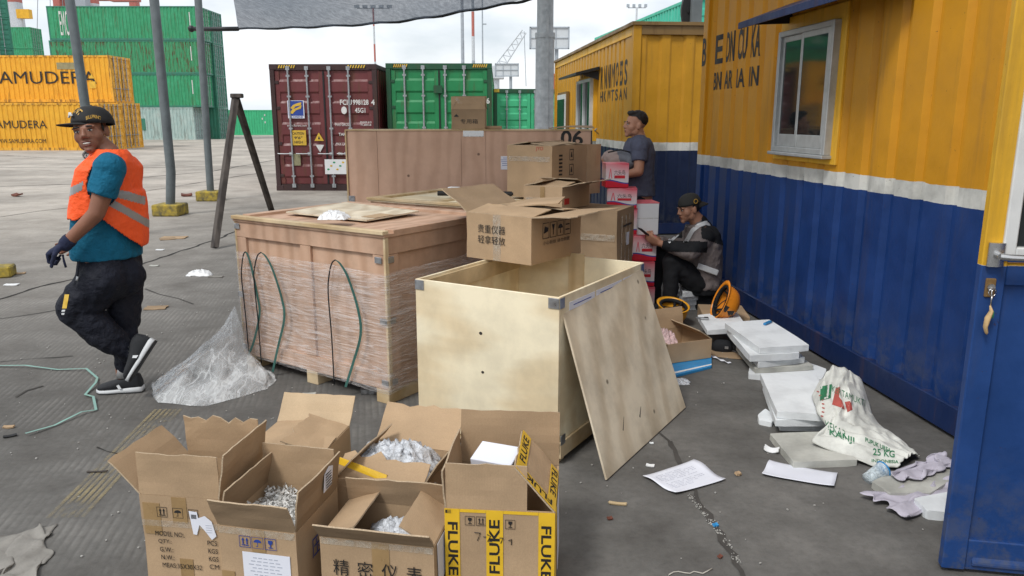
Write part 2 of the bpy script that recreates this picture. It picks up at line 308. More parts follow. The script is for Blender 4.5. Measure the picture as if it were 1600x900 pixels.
    def build(s, name, mats, parent=None, smooth=False, bevel=0, loc=None, off=None):
        me = bpy.data.meshes.new(name)
        if off is not None: bmesh.ops.translate(s.bm, verts=s.bm.verts, vec=-Vector(off))
        loose = [v for v in s.bm.verts if not v.link_faces]
        if loose: bmesh.ops.delete(s.bm, geom=loose, context='VERTS')
        if bevel: bmesh.ops.bevel(s.bm, geom=s.bm.edges[:], offset=bevel, segments=1, affect='EDGES', clamp_overlap=True)
        bmesh.ops.recalc_face_normals(s.bm, faces=s.bm.faces)
        s.bm.to_mesh(me); s.bm.free()
        for m_ in (mats if isinstance(mats, (list, tuple)) else [mats]): me.materials.append(M[m_] if isinstance(m_, str) else m_)
        if smooth:
            for p in me.polygons: p.use_smooth = True
            if smooth != True:
                try: me.set_sharp_from_angle(angle=R(smooth))
                except Exception: pass
        o = bpy.data.objects.new(name, me); COL.objects.link(o)
        if parent: o.parent = parent
        if loc is not None: o.location = loc
        return o
def tag(o, label=None, cat=None, group=None, kind=None):
    if label: o['label'] = label
    if cat: o['category'] = cat
    if group: o['group'] = group
    if kind: o['kind'] = kind
    return o
def thing(name, label, cat, loc=(0, 0, 0), rz=0, group=None):
    o = bpy.data.objects.new(name, None); COL.objects.link(o); o.location = loc; o.rotation_euler = (0, 0, rz); o.empty_display_size = .1
    return tag(o, label, cat, group)
def copy_thing(r, loc=None, rz=None, label=None):
    c = r.copy(); COL.objects.link(c)
    if loc is not None: c.location = loc
    if rz is not None: c.rotation_euler = (0, 0, rz)
    if label: c['label'] = label
    for ch in list(r.children):
        d = ch.copy(); COL.objects.link(d); d.parent = c
        for g_ in list(ch.children):
            e = g_.copy(); COL.objects.link(e); e.parent = d
    return c
def text_mesh(body, size=1, bold=0, space=1, lines=None):
    cjk = any(ord(ch) > 0x2e80 for ch in body); bold = 0 if (cjk or 'M' in body) else min(bold, .022)
    c = bpy.data.curves.new('lettering', 'FONT'); c.body = body; c.size = size; c.offset = bold*size; c.space_character = space
    c.align_x = 'CENTER'; c.align_y = 'CENTER'; c.resolution_u = 3
    if lines: c.space_line = lines
    o = bpy.data.objects.new('lettering', c); COL.objects.link(o)
    me = bpy.data.meshes.new_from_object(o.evaluated_get(bpy.context.evaluated_depsgraph_get()))
    bpy.data.objects.remove(o); return me
def text(body, size, mat, parent, loc, rot, bold=0, sx=1, width=None, name='lettering', skew=0, space=1, lines=None, height=None):
    """flat printed lettering; rot is an euler; width fits the line to a real width"""
    me = text_mesh(body, size, bold, space, lines)
    xs = [v.co.x for v in me.vertices]; w_ = max(xs)-min(xs) if xs else 1; cx = (max(xs)+min(xs))/2
    ys = [v.co.y for v in me.vertices]; hh = max(ys)-min(ys); cy = (max(ys)+min(ys))/2
    k = (width/w_) if width else sx; ky = (height/hh) if height else 1
    for v in me.vertices: v.co = Vector(((v.co.x-cx)*k, (v.co.y-cy)*ky, 0))
    me.materials.clear(); me.materials.append(M[mat])
    o = bpy.data.objects.new(name, me); COL.objects.link(o); o.parent = parent; o.location = loc; o.rotation_euler = rot
    return o
FR = (R(90), 0, 0)           # stands up, reads from -Y
LF = (R(90), 0, R(-90))      # reads from -X
RT = (R(90), 0, R(90))       # reads from +X
def strip(parent, mat, a, b_, w_, n, name='tape', lift=.0015, th=.0008):
    """flat strip from a to b, width vector w_ , lifted along n"""
    a, b_, w_, n = map(Vector, (a, b_, w_, n)); mb = MB()
    mb.prism([a-w_/2+n*lift, b_-w_/2+n*lift, b_+w_/2+n*lift, a+w_/2+n*lift], n*th); return mb.build(name, mat, parent)
# ================= ground
def ground_mat():
    m, nt, b = new('worn_concrete', .85, 0, .3)
    v = _map(nt, coord='Object'); sep = nt.nodes.new('ShaderNodeSeparateXYZ'); nt.links.new(v, sep.inputs[0])
    nb = _noise(nt, .35, 6, .6, v); n = _noise(nt, 2.3, 8, .65, v); nf = _noise(nt, 26, 8, .75, v)
    # old dark apron / light yard: border line x + small wobble
    ma = nt.nodes.new('ShaderNodeMath'); ma.operation = 'MULTIPLY_ADD'; nt.links.new(nb.outputs[0], ma.inputs[0]); ma.inputs[1].default_value = 3.0; nt.links.new(sep.outputs[0], ma.inputs[2])
    rx = nt.nodes.new('ShaderNodeMapRange'); nt.links.new(ma.outputs[0], rx.inputs[0]); rx.inputs[1].default_value = .6; rx.inputs[2].default_value = -6
    ry = nt.nodes.new('ShaderNodeMapRange'); nt.links.new(sep.outputs[1], ry.inputs[0]); ry.inputs[1].default_value = 9.0; ry.inputs[2].default_value = 19
    lx = nt.nodes.new('ShaderNodeMapRange'); nt.links.new(sep.outputs[1], lx.inputs[0]); lx.inputs[1].default_value = 2.0; lx.inputs[2].default_value = 13
    mm = nt.nodes.new('ShaderNodeMath'); mm.operation = 'MULTIPLY'; nt.links.new(rx.outputs[0], mm.inputs[0]); nt.links.new(lx.outputs[0], mm.inputs[1])
    mz = nt.nodes.new('ShaderNodeMath'); mz.operation = 'MAXIMUM'; nt.links.new(mm.outputs[0], mz.inputs[0]); nt.links.new(ry.outputs[0], mz.inputs[1])
    dark = _ramp(nt, n.outputs[0], [(.30, (.090, .085, .079)), (.52, (.135, .13, .122)), (.74, (.19, .182, .17))])
    light = _ramp(nt, n.outputs[0], [(.30, (.33, .295, .255)), (.7, (.47, .43, .38))])
    col = _mix(nt, mz.outputs[0], dark.outputs[0], light.outputs[0])
    rb = _ramp(nt, nb.outputs[0], [(.36, .70), (.62, 1.12)]); col = _mix(nt, 1.0, col, rb.outputs[0], 'MULTIPLY')
    rf = _ramp(nt, nf.outputs[0], [(.3, .80), (.5, 1.0), (.72, 1.12)]); col = _mix(nt, 1.0, col, rf.outputs[0], 'MULTIPLY')
    rs = _ramp(nt, nf.outputs[0], [(.70, 0), (.76, .55)]); col = _mix(nt, rs.outputs[0], col, (.38, .37, .34))
    # grooves pressed in the slab near the camera
    vg = _map(nt, (1, 1, 1), (0, 0, R(-11))); wv = nt.nodes.new('ShaderNodeTexWave'); wv.inputs['Scale'].default_value = 8.5; wv.inputs['Distortion'].default_value = .8
    wv.inputs['Detail'].default_value = 2; nt.links.new(vg, wv.inputs['Vector'])
    gx = nt.nodes.new('ShaderNodeMapRange'); nt.links.new(sep.outputs[0], gx.inputs[0]); gx.inputs[1].default_value = .3; gx.inputs[2].default_value = -.9
    gy = nt.nodes.new('ShaderNodeMapRange'); nt.links.new(sep.outputs[1], gy.inputs[0]); gy.inputs[1].default_value = 11; gy.inputs[2].default_value = 5
    gm = nt.nodes.new('ShaderNodeMath'); gm.operation = 'MULTIPLY'; nt.links.new(gx.outputs[0], gm.inputs[0]); nt.links.new(gy.outputs[0], gm.inputs[1])
    rn = _ramp(nt, n.outputs[0], [(.42, .0), (.60, 1)]); g2 = nt.nodes.new('ShaderNodeMath'); g2.operation = 'MULTIPLY'; nt.links.new(gm.outputs[0], g2.inputs[0]); nt.links.new(rn.outputs[0], g2.inputs[1])
    rw = _ramp(nt, wv.outputs[0], [(.0, .80), (.45, 1.04)]); col2 = _mix(nt, 1.0, col, rw.outputs[0], 'MULTIPLY'); col = _mix(nt, g2.outputs[0], col, col2)
    nt.links.new(col, b.inputs['Base Color'])
    hh = _mix(nt, g2.outputs[0], nf.outputs[0], _mix(nt, .35, wv.outputs[0], nf.outputs[0])); _bump(nt, b, hh, .4, .008)
    return m
mb = MB(); nx = [-700, -60, -12, -4, 0, 4, 12, 60, 700]; ny_ = [-60, -8, 0, 3, 6, 10, 20, 60, 200, 1400]
gv = [[mb.bm.verts.new((x, y, 0)) for y in ny_] for x in nx]
for i in range(len(nx)-1):
    for j in range(len(ny_)-1): mb.bm.faces.new((gv[i][j], gv[i+1][j], gv[i+1][j+1], gv[i][j+1]))
tag(mb.build('ground', ground_mat()), kind='structure')
# worn yellow line painted on the grooved slab
m, nt, b = new('worn_yellow_paint', .8); nt_v = _map(nt); n = _noise(nt, 14, 8, .75, nt_v); nl = _noise(nt, 2.5, 2, .5, nt_v)
tr = nt.nodes.new('ShaderNodeBsdfTransparent'); mxs = nt.nodes.new('ShaderNodeMixShader'); b.inputs['Base Color'].default_value = (.36, .29, .15, 1)
f = _mix(nt, .5, n.outputs[0], nl.outputs[0]); r = _ramp(nt, f, [(.40, 0), (.62, .62)])
nt.links.new(r.outputs[0], mxs.inputs[0]); nt.links.new(tr.outputs[0], mxs.inputs[1]); nt.links.new(b.outputs[0], mxs.inputs[2]); nt.links.new(mxs.outputs[0], nt.nodes['Material Output'].inputs[0])
mb = MB(); a, c = G(100, 810), G(262, 640); dirn = (c-a).normalized(); sd_ = dirn.cross(Vector((0, 0, 1)))
for k in range(6):
    o_ = -.075+k*.028; mb.poly([a+sd_*o_+Vector((0, 0, .004)), a+sd_*(o_+.018)+Vector((0, 0, .004)), c+sd_*(o_+.018)+Vector((0, 0, .004)), c+sd_*o_+Vector((0, 0, .004))])
tag(mb.build('road_marking', m), kind='structure')
# joints and cracks: dark irregular ribbons a few mm above the slab
M['crack'] = plain('crack_dirt', (.030, .028, .026), .95, var=.4, scale=20); M['joint'] = plain('joint_filler', (.07, .064, .058), .95, var=.4, scale=9)
def crack(pts, w0, mat='crack', jit=.02, z=.004, step=.12):
    mb = MB(); P_ = []
    for i in range(len(pts)-1):
        n_ = max(2, int((pts[i+1]-pts[i]).length/step))
        for k in range(n_): P_.append(pts[i].lerp(pts[i+1], k/n_))
    P_.append(pts[-1]); Lh = []; Rh = []
    for i, p in enumerate(P_):
        d = (P_[min(i+1, len(P_)-1)]-P_[max(0, i-1)]).normalized(); s_ = Vector((-d.y, d.x, 0)); q = p+s_*rnd.uniform(-jit, jit); ww = w0*rnd.uniform(.35, 1.2)
        Lh.append(mb.bm.verts.new((q.x+s_.x*ww/2, q.y+s_.y*ww/2, z))); Rh.append(mb.bm.verts.new((q.x-s_.x*ww/2, q.y-s_.y*ww/2, z)))
    for i in range(len(P_)-1): mb.bm.faces.new((Lh[i], Rh[i], Rh[i+1], Lh[i+1]))
    return tag(mb.build('ground_crack', mat), kind='structure')
crack([G(-40, 480), G(60, 448), G(200, 420), G(345, 372), G(430, 330)], .035)
crack([G(-20, 342), G(60, 330), G(130, 322), G(220, 300), G(420, 268)], .05, 'joint', .03, step=.4)
crack([G(-20, 262), G(240, 262), G(430, 259)], .09, 'joint', .02, step=.8); crack([G(215, 278), G(330, 268), G(430, 250)], .09, 'joint', .03, step=.8)
crack([G(-20, 292), G(200, 285)], .07, 'joint', .02, step=.5); crack([G(0, 566), G(60, 560), G(115, 556)], .012)
crack([G(-10, 500), G(60, 490), G(120, 478)], .014); crack([G(1045, 690), G(1080, 760), G(1112, 815), G(1165, 905)], .030, 'joint', .01, step=.05)
for a_, b_ in (((-30, 240), (120, 250)), ((230, 235), (420, 236)), ((60, 380), (140, 372)), ((225, 452), (300, 476)), ((20, 620), (70, 604))): crack([G(*a_), G(*b_)], .02 if a_[1] > 300 else .07, 'joint', .03, step=.3)
crack([G(930, 700), G(1000, 640), G(1045, 690)], .014, 'joint'); crack([G(150, 700), G(185, 712)], .01)
# ================= shade net
m = bpy.data.materials.new('shade_net'); m.use_nodes = True; nt = m.node_tree; nt.nodes.clear()
o = nt.nodes.new('ShaderNodeOutputMaterial'); tr = nt.nodes.new('ShaderNodeBsdfTransparent'); df = nt.nodes.new('ShaderNodeBsdfDiffuse'); tl = nt.nodes.new('ShaderNodeBsdfTranslucent')
df.inputs[0].default_value = (.06, .07, .085, 1); tl.inputs[0].default_value = (.055, .065, .085, 1); ad = nt.nodes.new('ShaderNodeAddShader')
nt.links.new(df.outputs[0], ad.inputs[0]); nt.links.new(tl.outputs[0], ad.inputs[1])
v = _map(nt, (1, 6, 1)); n = _noise(nt, 9, 6, .8, v); v2 = _map(nt, (5, 1, 1)); n2 = _noise(nt, 3, 5, .7, v2); f = _mix(nt, .5, n.outputs[0], n2.outputs[0])
r = _ramp(nt, f, [(.35, .36), (.62, .62)]); mxs = nt.nodes.new('ShaderNodeMixShader')
nt.links.new(r.outputs[0], mxs.inputs[0]); nt.links.new(tr.outputs[0], mxs.inputs[1]); nt.links.new(ad.outputs[0], mxs.inputs[2]); nt.links.new(mxs.outputs[0], o.inputs[0])
M['net'] = m; M['nethem'] = plain('net_hem', (.02, .024, .026), .8)
net = thing('shade_net', 'dark grey shade net sagging overhead along the top of the picture', 'shade net')
front = [G(372, 45, 3.45), G(440, 44, 3.35), G(490, 42, 3.28), G(555, 39, 3.25), G(620, 34, 3.25), G(680, 26, 3.28), G(740, 15, 3.32), G(800, 5, 3.4), G(840, -3, 3.45), G(1000, -60, 3.3)]
def lerp_poly(P_, u):
    t = u*(len(P_)-1); i = min(int(t), len(P_)-2); return P_[i].lerp(P_[i+1], t-i)
back = [Vector((-2.4, 4.6, 3.5)), Vector((-1, 4.6, 3.35)), Vector((2.1, 4.6, 3.4))]
midl = [Vector((-2.8, 8, 3.55)), Vector((-1.5, 8, 3.25)), Vector((1.8, 8, 3.35))]
def netf(u, v_):
    a_ = lerp_poly(front, u); c_ = lerp_poly(back, u); m_ = lerp_poly(midl, u)
    p = a_.lerp(m_, v_*2) if v_ < .5 else m_.lerp(c_, v_*2-1)
    p.z += .04*noise.noise(Vector((u*7, v_*9, 1)))+ (.05*math.sin(v_*TAU*3) if v_ > .1 else 0); return p
MB().sheet(netf, 36, 40, .004).build('net', 'net', net, True)
mb = MB(); mb.tube([lerp_poly(front, k/40)+Vector((0, 0, .012*math.sin(k*1.3))) for k in range(41)], .035, 6, flat=.6); mb.build('hem', 'nethem', net, True)
pipe = MB().tube([G(299, 45, 3.5), G(330, 45.5, 3.47), G(372, 45, 3.45)], .045, 8); pipe.ell(G(299, 45, 3.5), (.07, .07, .07)); pipe.build('net_pipe', 'dark_steel', net, True)
# ================= poles
def pole(px_top, px, py, label, dia=.16, kink=None):
    b0 = G(px, py); t = thing('canopy_pole', label, 'pole', b0, 0, 'poles of the shade net')
    top = D(px_top, 0, b0.y)-b0; top = top*1.12; pts = [Vector((0, 0, .2)), Vector((0, 0, .2)).lerp(top, .33)+Vector((-.02, 0, 0)), Vector((0, 0, .2)).lerp(top, .66), top]
    if kink: pts.insert(1, Vector(kink))
    pts = [Vector((0, 0, .1))]+pts[1:]
    MB().tube(pts, dia/2, 14).build('pole_tube', 'pole', t, 50)
    MB().box((0, 0, .11), (.46, .46, .22)).build('concrete_base', 'concrete_y', t, bevel=.02); return t
def pole2(base, top, label, r, kink=None):
    t = thing('canopy_pole', label, 'pole', base, 0, 'poles of the shade net'); tp = Vector(top)-Vector(base)
    p0 = Vector((0, 0, .1)); q = [p0]+([Vector(kink)-Vector(base)-Vector((0, 0, .12)), Vector(kink)-Vector(base)] if kink is not None else [])+[tp]
    MB().tube(q, r, 14).build('pole_tube', 'pole', t, 50); MB().box((0, 0, .10), (.46, .46, .20)).build('concrete_base', 'concrete_y', t, bevel=.02)
pole2(G(267, 336), D(237, -40, 13.5), 'bent grey steel pole on a yellow concrete block, middle of the three canopy poles', .078, D(266, 258, 13.4))
pole2(G(330, 313), D(307, -40, 16), 'grey steel pole furthest from the walking man, beside the wooden trestle', .072)
pole2(G(163, 372), D(103, -40, 10.8), 'grey steel pole rising behind the cap of the walking man', .062)
# loose yellow block at left edge
t = thing('concrete_block', 'small yellow and black concrete block lying at the left edge', 'block', G(4, 432), .3)
MB().box((0, 0, .06), (.22, .22, .12)).build('block', 'concrete_y', t, bevel=.015)
# A-frame of two planks
t = thing('wooden_trestle', 'A-frame of two dark old planks standing on the yard', 'trestle', G(380, 360))
o0 = G(380, 360); tp = D(368, 152, 10.9)-o0
for q in (G(335, 389)-o0, G(425, 331)-o0):
    d = (tp-q).normalized(); MB().tube([q+d*.02, tp+d*.02], .055, 4, flat=.5).build('leg', 'old_wood', t)
MB().box(tp+Vector((0.02, 0, .02)), (.16, .10, .06)).build('top_block', 'old_wood', t, bevel=.01)
# ================= shipping containers
CW = 2.44
def corr_pts(L_, p=.278, dep=.036, outer=.11, slope=.035):
    pts = [(0, 0)]; u = .06
    while u+p < L_-.05:
        pts += [(u, 0), (u+slope, dep), (u+slope+(p-outer-2*slope), dep), (u+p-outer, 0)]; u += p
    pts.append((L_, 0)); return pts
def corr_sheet(mb, P0, U, Nn, L_, z0, z1, mi=0, **k):
    """corrugated sheet from P0 along U, recessing against Nn"""
    P0, U, Nn = Vector(P0), Vector(U), Vector(Nn); prof = corr_pts(L_, **k)
    lo = [mb.bm.verts.new(P0+U*u-Nn*d+Vector((0, 0, z0))) for u, d in prof]; hi = [mb.bm.verts.new(P0+U*u-Nn*d+Vector((0, 0, z1))) for u, d in prof]
    for i in range(len(prof)-1): mb.bm.faces.new((lo[i], lo[i+1], hi[i+1], hi[i])).material_index = mi
def container(name, label, loc, rz, Lc, H, mat, dmat=None, endmat=None, group=None, doors=True, detail=True, fmat=None, cat='container', rodmat='rod'):
    """door end looks along local -Y, length runs to +Y"""
    t = thing(name, label, cat, loc, rz, group); dmat = dmat or mat; endmat = endmat or mat; fmat = fmat or endmat; W = CW
    mb = MB(); mb.box((0, Lc/2, H/2), (W-.12, Lc-.14, H-.06))
    corr_sheet(mb, (-W/2+.012, .1, 0), (0, 1, 0), (-1, 0, 0), Lc-.2, .14, H-.1); corr_sheet(mb, (W/2-.012, .1, 0), (0, 1, 0), (1, 0, 0), Lc-.2, .14, H-.1)
    corr_sheet(mb, (-W/2+.1, Lc-.012, 0), (1, 0, 0), (0, 1, 0), W-.2, .14, H-.1); mb.build('body', mat, t)
    mb = MB(); q = .075
    for sx in (-1, 1):
        mb.box((sx*(W/2-.05), .055, H/2), (.10, .11, H-.24)); mb.box((sx*(W/2-.05), Lc-.055, H/2), (.10, .11, H-.24))
        mb.box((sx*(W/2-.03), Lc/2, H-.05), (.06, Lc-.36, .09)); mb.box((sx*(W/2-.03), Lc/2, .075), (.06, Lc-.36, .15))
    for y in (.055, Lc-.055): mb.box((0, y, H-.065), (W-.24, .10, .13)); mb.box((0, y, .075), (W-.24, .10, .15))
    mb.build('frame', fmat, t)
    for sx in (-1, 1):
        for y in ((.085, Lc-.085) if not detail else (.085,)):
            for z in (.06, H-.06): MB().box((sx*(W/2-.08), y, z), (.175, .18, .122)).build('corner_casting', fmat, t, bevel=.008)
    if doors:
        for sx in (-1, 1):
            mb = MB(); cx = sx*(W/4-.045); dw = W/2-.125; z0, z1 = .16, H-.145
            mb.box((cx, .075, (z0+z1)/2), (dw, .05, z1-z0))
            for e in (-1, 1): mb.box((cx+e*(dw/2-.05), .045, (z0+z1)/2), (.10, .03, z1-z0-.002))
            n_ = 5; hh = (z1-z0-.16)/n_
            for k in range(n_):       # pressed horizontal panels
                za = z0+.08+k*hh
                mb.prism([(cx-dw/2+.10, .055, za+.05), (cx-dw/2+.10, .022, za+.10), (cx-dw/2+.10, .022, za+hh-.16), (cx-dw/2+.10, .055, za+hh-.10)], (dw-.2, 0, 0))
            d = mb.build('door', dmat, t)
            if detail:
                for zz in (.35, H*.38, H*.66, H-.4):
                    hm = MB().box((sx*(W/2-.115), .028, zz), (.15, .03, .07)); hm.build('hinge', fmat, d, bevel=.006)
        for k, x in enumerate((-.80, -.37, .10+.04, .58)):
            mb = MB(); mb.tube([(x, -.015, .10), (x, -.015, H-.05)], .021, 8)
            for z in (.12, .34, H*.5, H*.75, H-.26, H-.09): mb.box((x, -.004, z), (.085, .05, .085 if z in (.12, H-.09) else .04))
            rd_ = mb.build('lock_rod', rodmat, t, 40)
            if detail and k in (0, 1, 2, 3):
                h_ = MB().tube([(x, -.05, H*.30), (x-.17, -.06, H*.30-.004), (x-.33, -.05, H*.30)], .014, 6); h_.box((x-.02, -.03, H*.30), (.08, .05, .07)); h_.build('handle', rodmat, rd_)
        if detail:
            mb = MB().box((0, .024, H/2), (.035, .03, H-.32)); mb.build('door_seal', 'rubber', t)
    return t
def hazard(t, x0, x1, z, h=.07, y=-.002, mat='hazy'):
    mb = MB(); n_ = 7; w_ = (x1-x0)/n_
    mb.box(((x0+x1)/2, y+.003, z), (x1-x0, .006, h)); 
    for k in range(n_):
        a = x0+k*w_; mb.prism([(a, y-.001, z-h/2), (a+w_*.5, y-.001, z-h/2), (a+w_, y-.001, z+h/2), (a+w_*.5, y-.001, z+h/2)], (0, -.003, 0), 1)
    mb.build('hazard_stripe', ['ink', mat], t)
HM = 2.864
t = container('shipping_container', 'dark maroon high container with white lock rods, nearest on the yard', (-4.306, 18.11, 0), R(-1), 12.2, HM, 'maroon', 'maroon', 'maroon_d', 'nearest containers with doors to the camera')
hazard(t, -1.02, -.62, HM-.055); hazard(t, .55, .98, HM-.055)
s = MB().box((-.66, .001, 1.86), (.38, .012, .40)).build('square_logo_sticker', 'paper', t)
MB().box((-.66, -.007, 1.885), (.34, .006, .33)).build('blue_field', 'blueink', s)
for k in range(2):
    MB().prism([(-.80+.02*k, -.012, 1.78-.0+.11*k), (-.74+.02*k, -.012, 1.86+.10*k), (-.62, -.012, 1.90+.10*k), (-.52, -.012, 1.96+.06*k), (-.54, -.012, 1.88+.07*k), (-.66, -.012, 1.84+.09*k), (-.74+.02*k, -.012, 1.76+.1*k)], (0, -.003, 0)).build('yellow_swoosh', 'hazy', s)
text('FLORENS', .05, 'blueink', s, (-.66, -.008, 1.69), FR, .02, width=.3)
text('www.florens.com', .07, 'whiteink', t, (-.66, -.0035, 1.50), FR, width=.46)
s = MB().box((-.64, 0, 1.22), (.36, .012, .34)).build('caution_sticker', 'hazy', t)
for k, (b_, h_) in enumerate((('CAUTION', .07), ("9'6\"", .06), ('HIGH', .07))): text(b_, .07, 'ink', s, (-.64, -.0075, 1.32-.1*k), FR, .02, width=.27 if k == 0 else .19, height=.06)
s = MB().prism([(-.27, 0, 1.15), (-.05, 0, 1.15), (-.16, 0, 1.34)], (0, -.008, 0)).build('warning_triangle', 'hazy', t)
MB().prism([(-.185, -.009, 1.19), (-.135, -.009, 1.19), (-.16, -.009, 1.27)], (0, -.003, 0)).build('symbol', 'ink', s)
MB().prism([(-.25, 0, 1.06), (-.05, 0, 1.06), (-.15, 0, .89)], (0, -.008, 0)).build('inverted_triangle', 'whiteink', t)
MB().box((-.72, 0, .72), (.20, .012, .27)).build('data_plate', 'plate', t)
s = MB().box((.20, -.036, .56), (.50, .008, .34)).build('taped_notice', 'white', t)
for k in range(6): MB().ell((.03+.07*k, -.041, .50+.08*((k*7) % 3)), (.03, .004, .022)).build('notice_mark', 'hazy' if k % 2 else 'green2', s)
text('FCIU', .17, 'whiteink', t, (.50, -.0035, 2.02), FR, .02, width=.27, height=.12)
text('998128', .17, 'whiteink', t, (.84, -.0035, 2.02), FR, .02, width=.36, height=.12); text('4', .17, 'whiteink', t, (1.12, -.0035, 2.02), FR, .02, height=.12)
text('45G1', .17, 'whiteink', t, (.82, -.0035, 1.84), FR, .02, width=.24, height=.11)
MB().prism([(.45+.065*math.cos(a*TAU/16), 0, 1.84+.085*math.sin(a*TAU/16)) for a in range(16)], (0, -.006, 0)).build('white_disc', 'whiteink', t)
for k, (a, b_) in enumerate((('MAX GROSS', '32,500 KG\n71,650 LB'), ('TARE', '3,850 KG\n8,440 LB'), ('MAX CARGO', '28,650 KG\n63,160 LB'), ('CU. CAP', '76.2 CU.M\n2,694 CU.FT'))):
    text(a, .08, 'whiteink', t, (.40, -.0035, 1.52-.22*k), FR, .02, width=.10+.026*len(a), height=.065); text(b_, .06, 'whiteink', t, (.94, -.0035, 1.54-.22*k), FR, .01, width=.26, height=.11)
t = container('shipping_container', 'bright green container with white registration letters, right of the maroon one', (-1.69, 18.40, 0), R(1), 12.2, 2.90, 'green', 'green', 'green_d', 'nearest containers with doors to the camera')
hazard(t, -1.05, -.72, 2.845); hazard(t, .78, 1.12, 2.845)
text('EITU', .17, 'whiteink', t, (.47, -.0035, 2.06), FR, .02, width=.28, height=.13); text('943146', .17, 'whiteink', t, (.87, -.0035, 2.06), FR, .02, width=.37, height=.13); text('6', .17, 'whiteink', t, (1.13, -.0035, 2.06), FR, .02, height=.13)
text('45G1', .17, 'whiteink', t, (.85, -.0035, 1.88), FR, .02, width=.24, height=.11)
s = MB().prism([(-.86+.075*math.cos(a*TAU/16), .0, 1.28+.075*math.sin(a*TAU/16)) for a in range(16)], (0, -.006, 0)).build('round_emblem', 'whiteink', t)
MB().prism([(-.86+.04*math.cos(a*TAU/8), -.007, 1.28+.05*math.sin(a*TAU/8)) for a in range(8)], (0, -.003, 0)).build('emblem_figure', 'green_d', s)
MB().box((-.03, -.02, 2.32), (.2, .04, .17)).build('door_lock_box', 'green_d', t)
t = container('shipping_container', 'light green container with a yellow top corner, farther back beside the galvanised post', (.62, 26.1, 0), R(7), 12.2, 2.62, 'green3', 'green3', 'green_d', 'green containers further back', detail=False)
MB().prism([(-.80+.07*math.cos(a*TAU/12), .0, 1.0+.07*math.sin(a*TAU/12)) for a in range(12)], (0, -.006, 0)).build('round_emblem', 'whiteink', t); MB().box((-1.13, -.004, 2.56), (.17, .01, .10)).build('yellow_corner', 'hazy', t)
t = container('shipping_container', 'green container mostly hidden, right of the galvanised post by the far office', (3.0, 27.0, 0), R(5), 12.2, 2.62, 'green3', 'green', 'green_d', 'green containers further back', detail=False)
text('EITU', .2, 'whiteink', t, (-.85, -.0035, 1.95), FR, .02)
container('shipping_container', 'orange container peeking out between the galvanised post and the far office', (3.9, 42.0, 0), 0, 12.2, 2.9, 'orange', group=None, detail=False).location = (3.3, 42, 1.1)
# reddish container top over the green one: a stack of two far away
for z, lb in ((0, 'brown red container, lower one of the far pair hidden behind the bright green one'), (2.6, 'brown red container whose top shows above the bright green one')):
    container('shipping_container', lb, (-3.7, 66.0, z+.0), 0, 12.2, 2.6, 'maroon', None, 'maroon', 'far red container pair', detail=False)
# far green container by the trestle
t = container('shipping_container', 'single green container lying alone far across the yard, behind the trestle', (-25.9, 86.2, 0), R(90), 12.2, 2.66, 'green3', group=None, detail=False)
for k in range(3): MB().box((-CW/2-.006, .8+.28*(k % 2), 1.35+.38*k), (.01, .12, .2)).build('side_mark', 'whiteink', t)
# ---- big green stack
gx0, gY = -25.55, 65.0; hh = 2.64
spec = [('pale teal container with white letters, bottom of the tall green stack', 'teal', 'teal'), ('plain green container with a white edge mark, second from the ground in the tall stack', 'green2', 'green2'),
        ('rust streaked green container, third from the ground in the tall stack', 'green_rust', 'green_rust'), ('clean green container on top of the tall green stack', 'green2', 'green2')]
for k, (lb, mt, em) in enumerate(spec):
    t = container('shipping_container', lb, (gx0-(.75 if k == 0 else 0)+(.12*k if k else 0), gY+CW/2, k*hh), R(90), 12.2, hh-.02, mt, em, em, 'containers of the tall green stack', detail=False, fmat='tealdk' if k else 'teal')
    if k:
        MB().box((-CW/2-.004, .75, 1.6), (.008, .07, 1.1)).build('white_stroke', 'whiteink', t)
    if k == 3: text('EMC', .9, 'whiteink', t, (-CW/2-.006, 10.9, 1.3), LF, .03, width=.7, height=1.9)
    if k == 0:
        s = MB().box((-CW/2-.004, 4.35, 1.25), (.012, .62, .95)).build('green_square', 'tealdk', t)
        text('PIN', .9, 'whiteink', t, (-CW/2-.008, 5.6, 1.25), LF, .03, width=1.3, height=.8)
for k in range(4):
    container('shipping_container', ['dark green container end showing past the pale teal one at ground level', 'dark green container in the rear row, second level', 'dark green container in the rear row, third level', 'dark green container in the rear row, top level'][k],
              (gx0+.35, gY+CW*1.5+.15, k*hh), R(90), 12.2, hh-.02, 'tealdk', group='rear row of the tall green stack', detail=False, fmat='tealdk')
# ---- yellow containers
def yellow(lb, loc, H): return container('shipping_container', lb, loc, R(90), 12.2, H, 'yel', 'yel_end', 'yel_end', 'yellow containers at the left', detail=True, rodmat='rod')
t = yellow('yellow container on the ground with the company name and web address, at the left edge', (-22.1, 42.35+CW/2, 0), 2.50)
text('SAMUDERA', 1, 'ink', t, (-CW/2-.004, 4.5, 1.38), LF, .0, width=3.0, height=.42); text('WWW.SAMUDERA.COM', 1, 'ink', t, (-CW/2-.004, 4.60, .50), LF, .0, width=2.9, height=.22)
yellow('yellow container on the ground, behind the lettered one and further right', (-22.3, 42.35+CW*1.5+.06, 0), 2.58)
t = yellow('yellow container on top with very large black letters, at the left edge', (-22.6, 42.35+CW*1.5+.06, 2.60), 2.56)
text('SAMUDERA', 1, 'ink', t, (-CW/2-.004, 3.85, 1.35), LF, .0, width=6.0, height=.68)
s = MB().prism([(-CW/2-.003, .95, 1.30), (-CW/2-.003, 1.25, 1.30), (-CW/2-.003, 1.10, 1.55)], (-.006, 0, 0)).build('warning_triangle', 'hazy', t); MB().box((-CW/2-.004, 1.1, .95), (.008, .36, .38)).build('caution_label', 'hazy', t)
MB().box((-CW/2-.003, 2.3, 1.98), (.006, 1.4, .36)).build('painted_patch', 'plate', t)
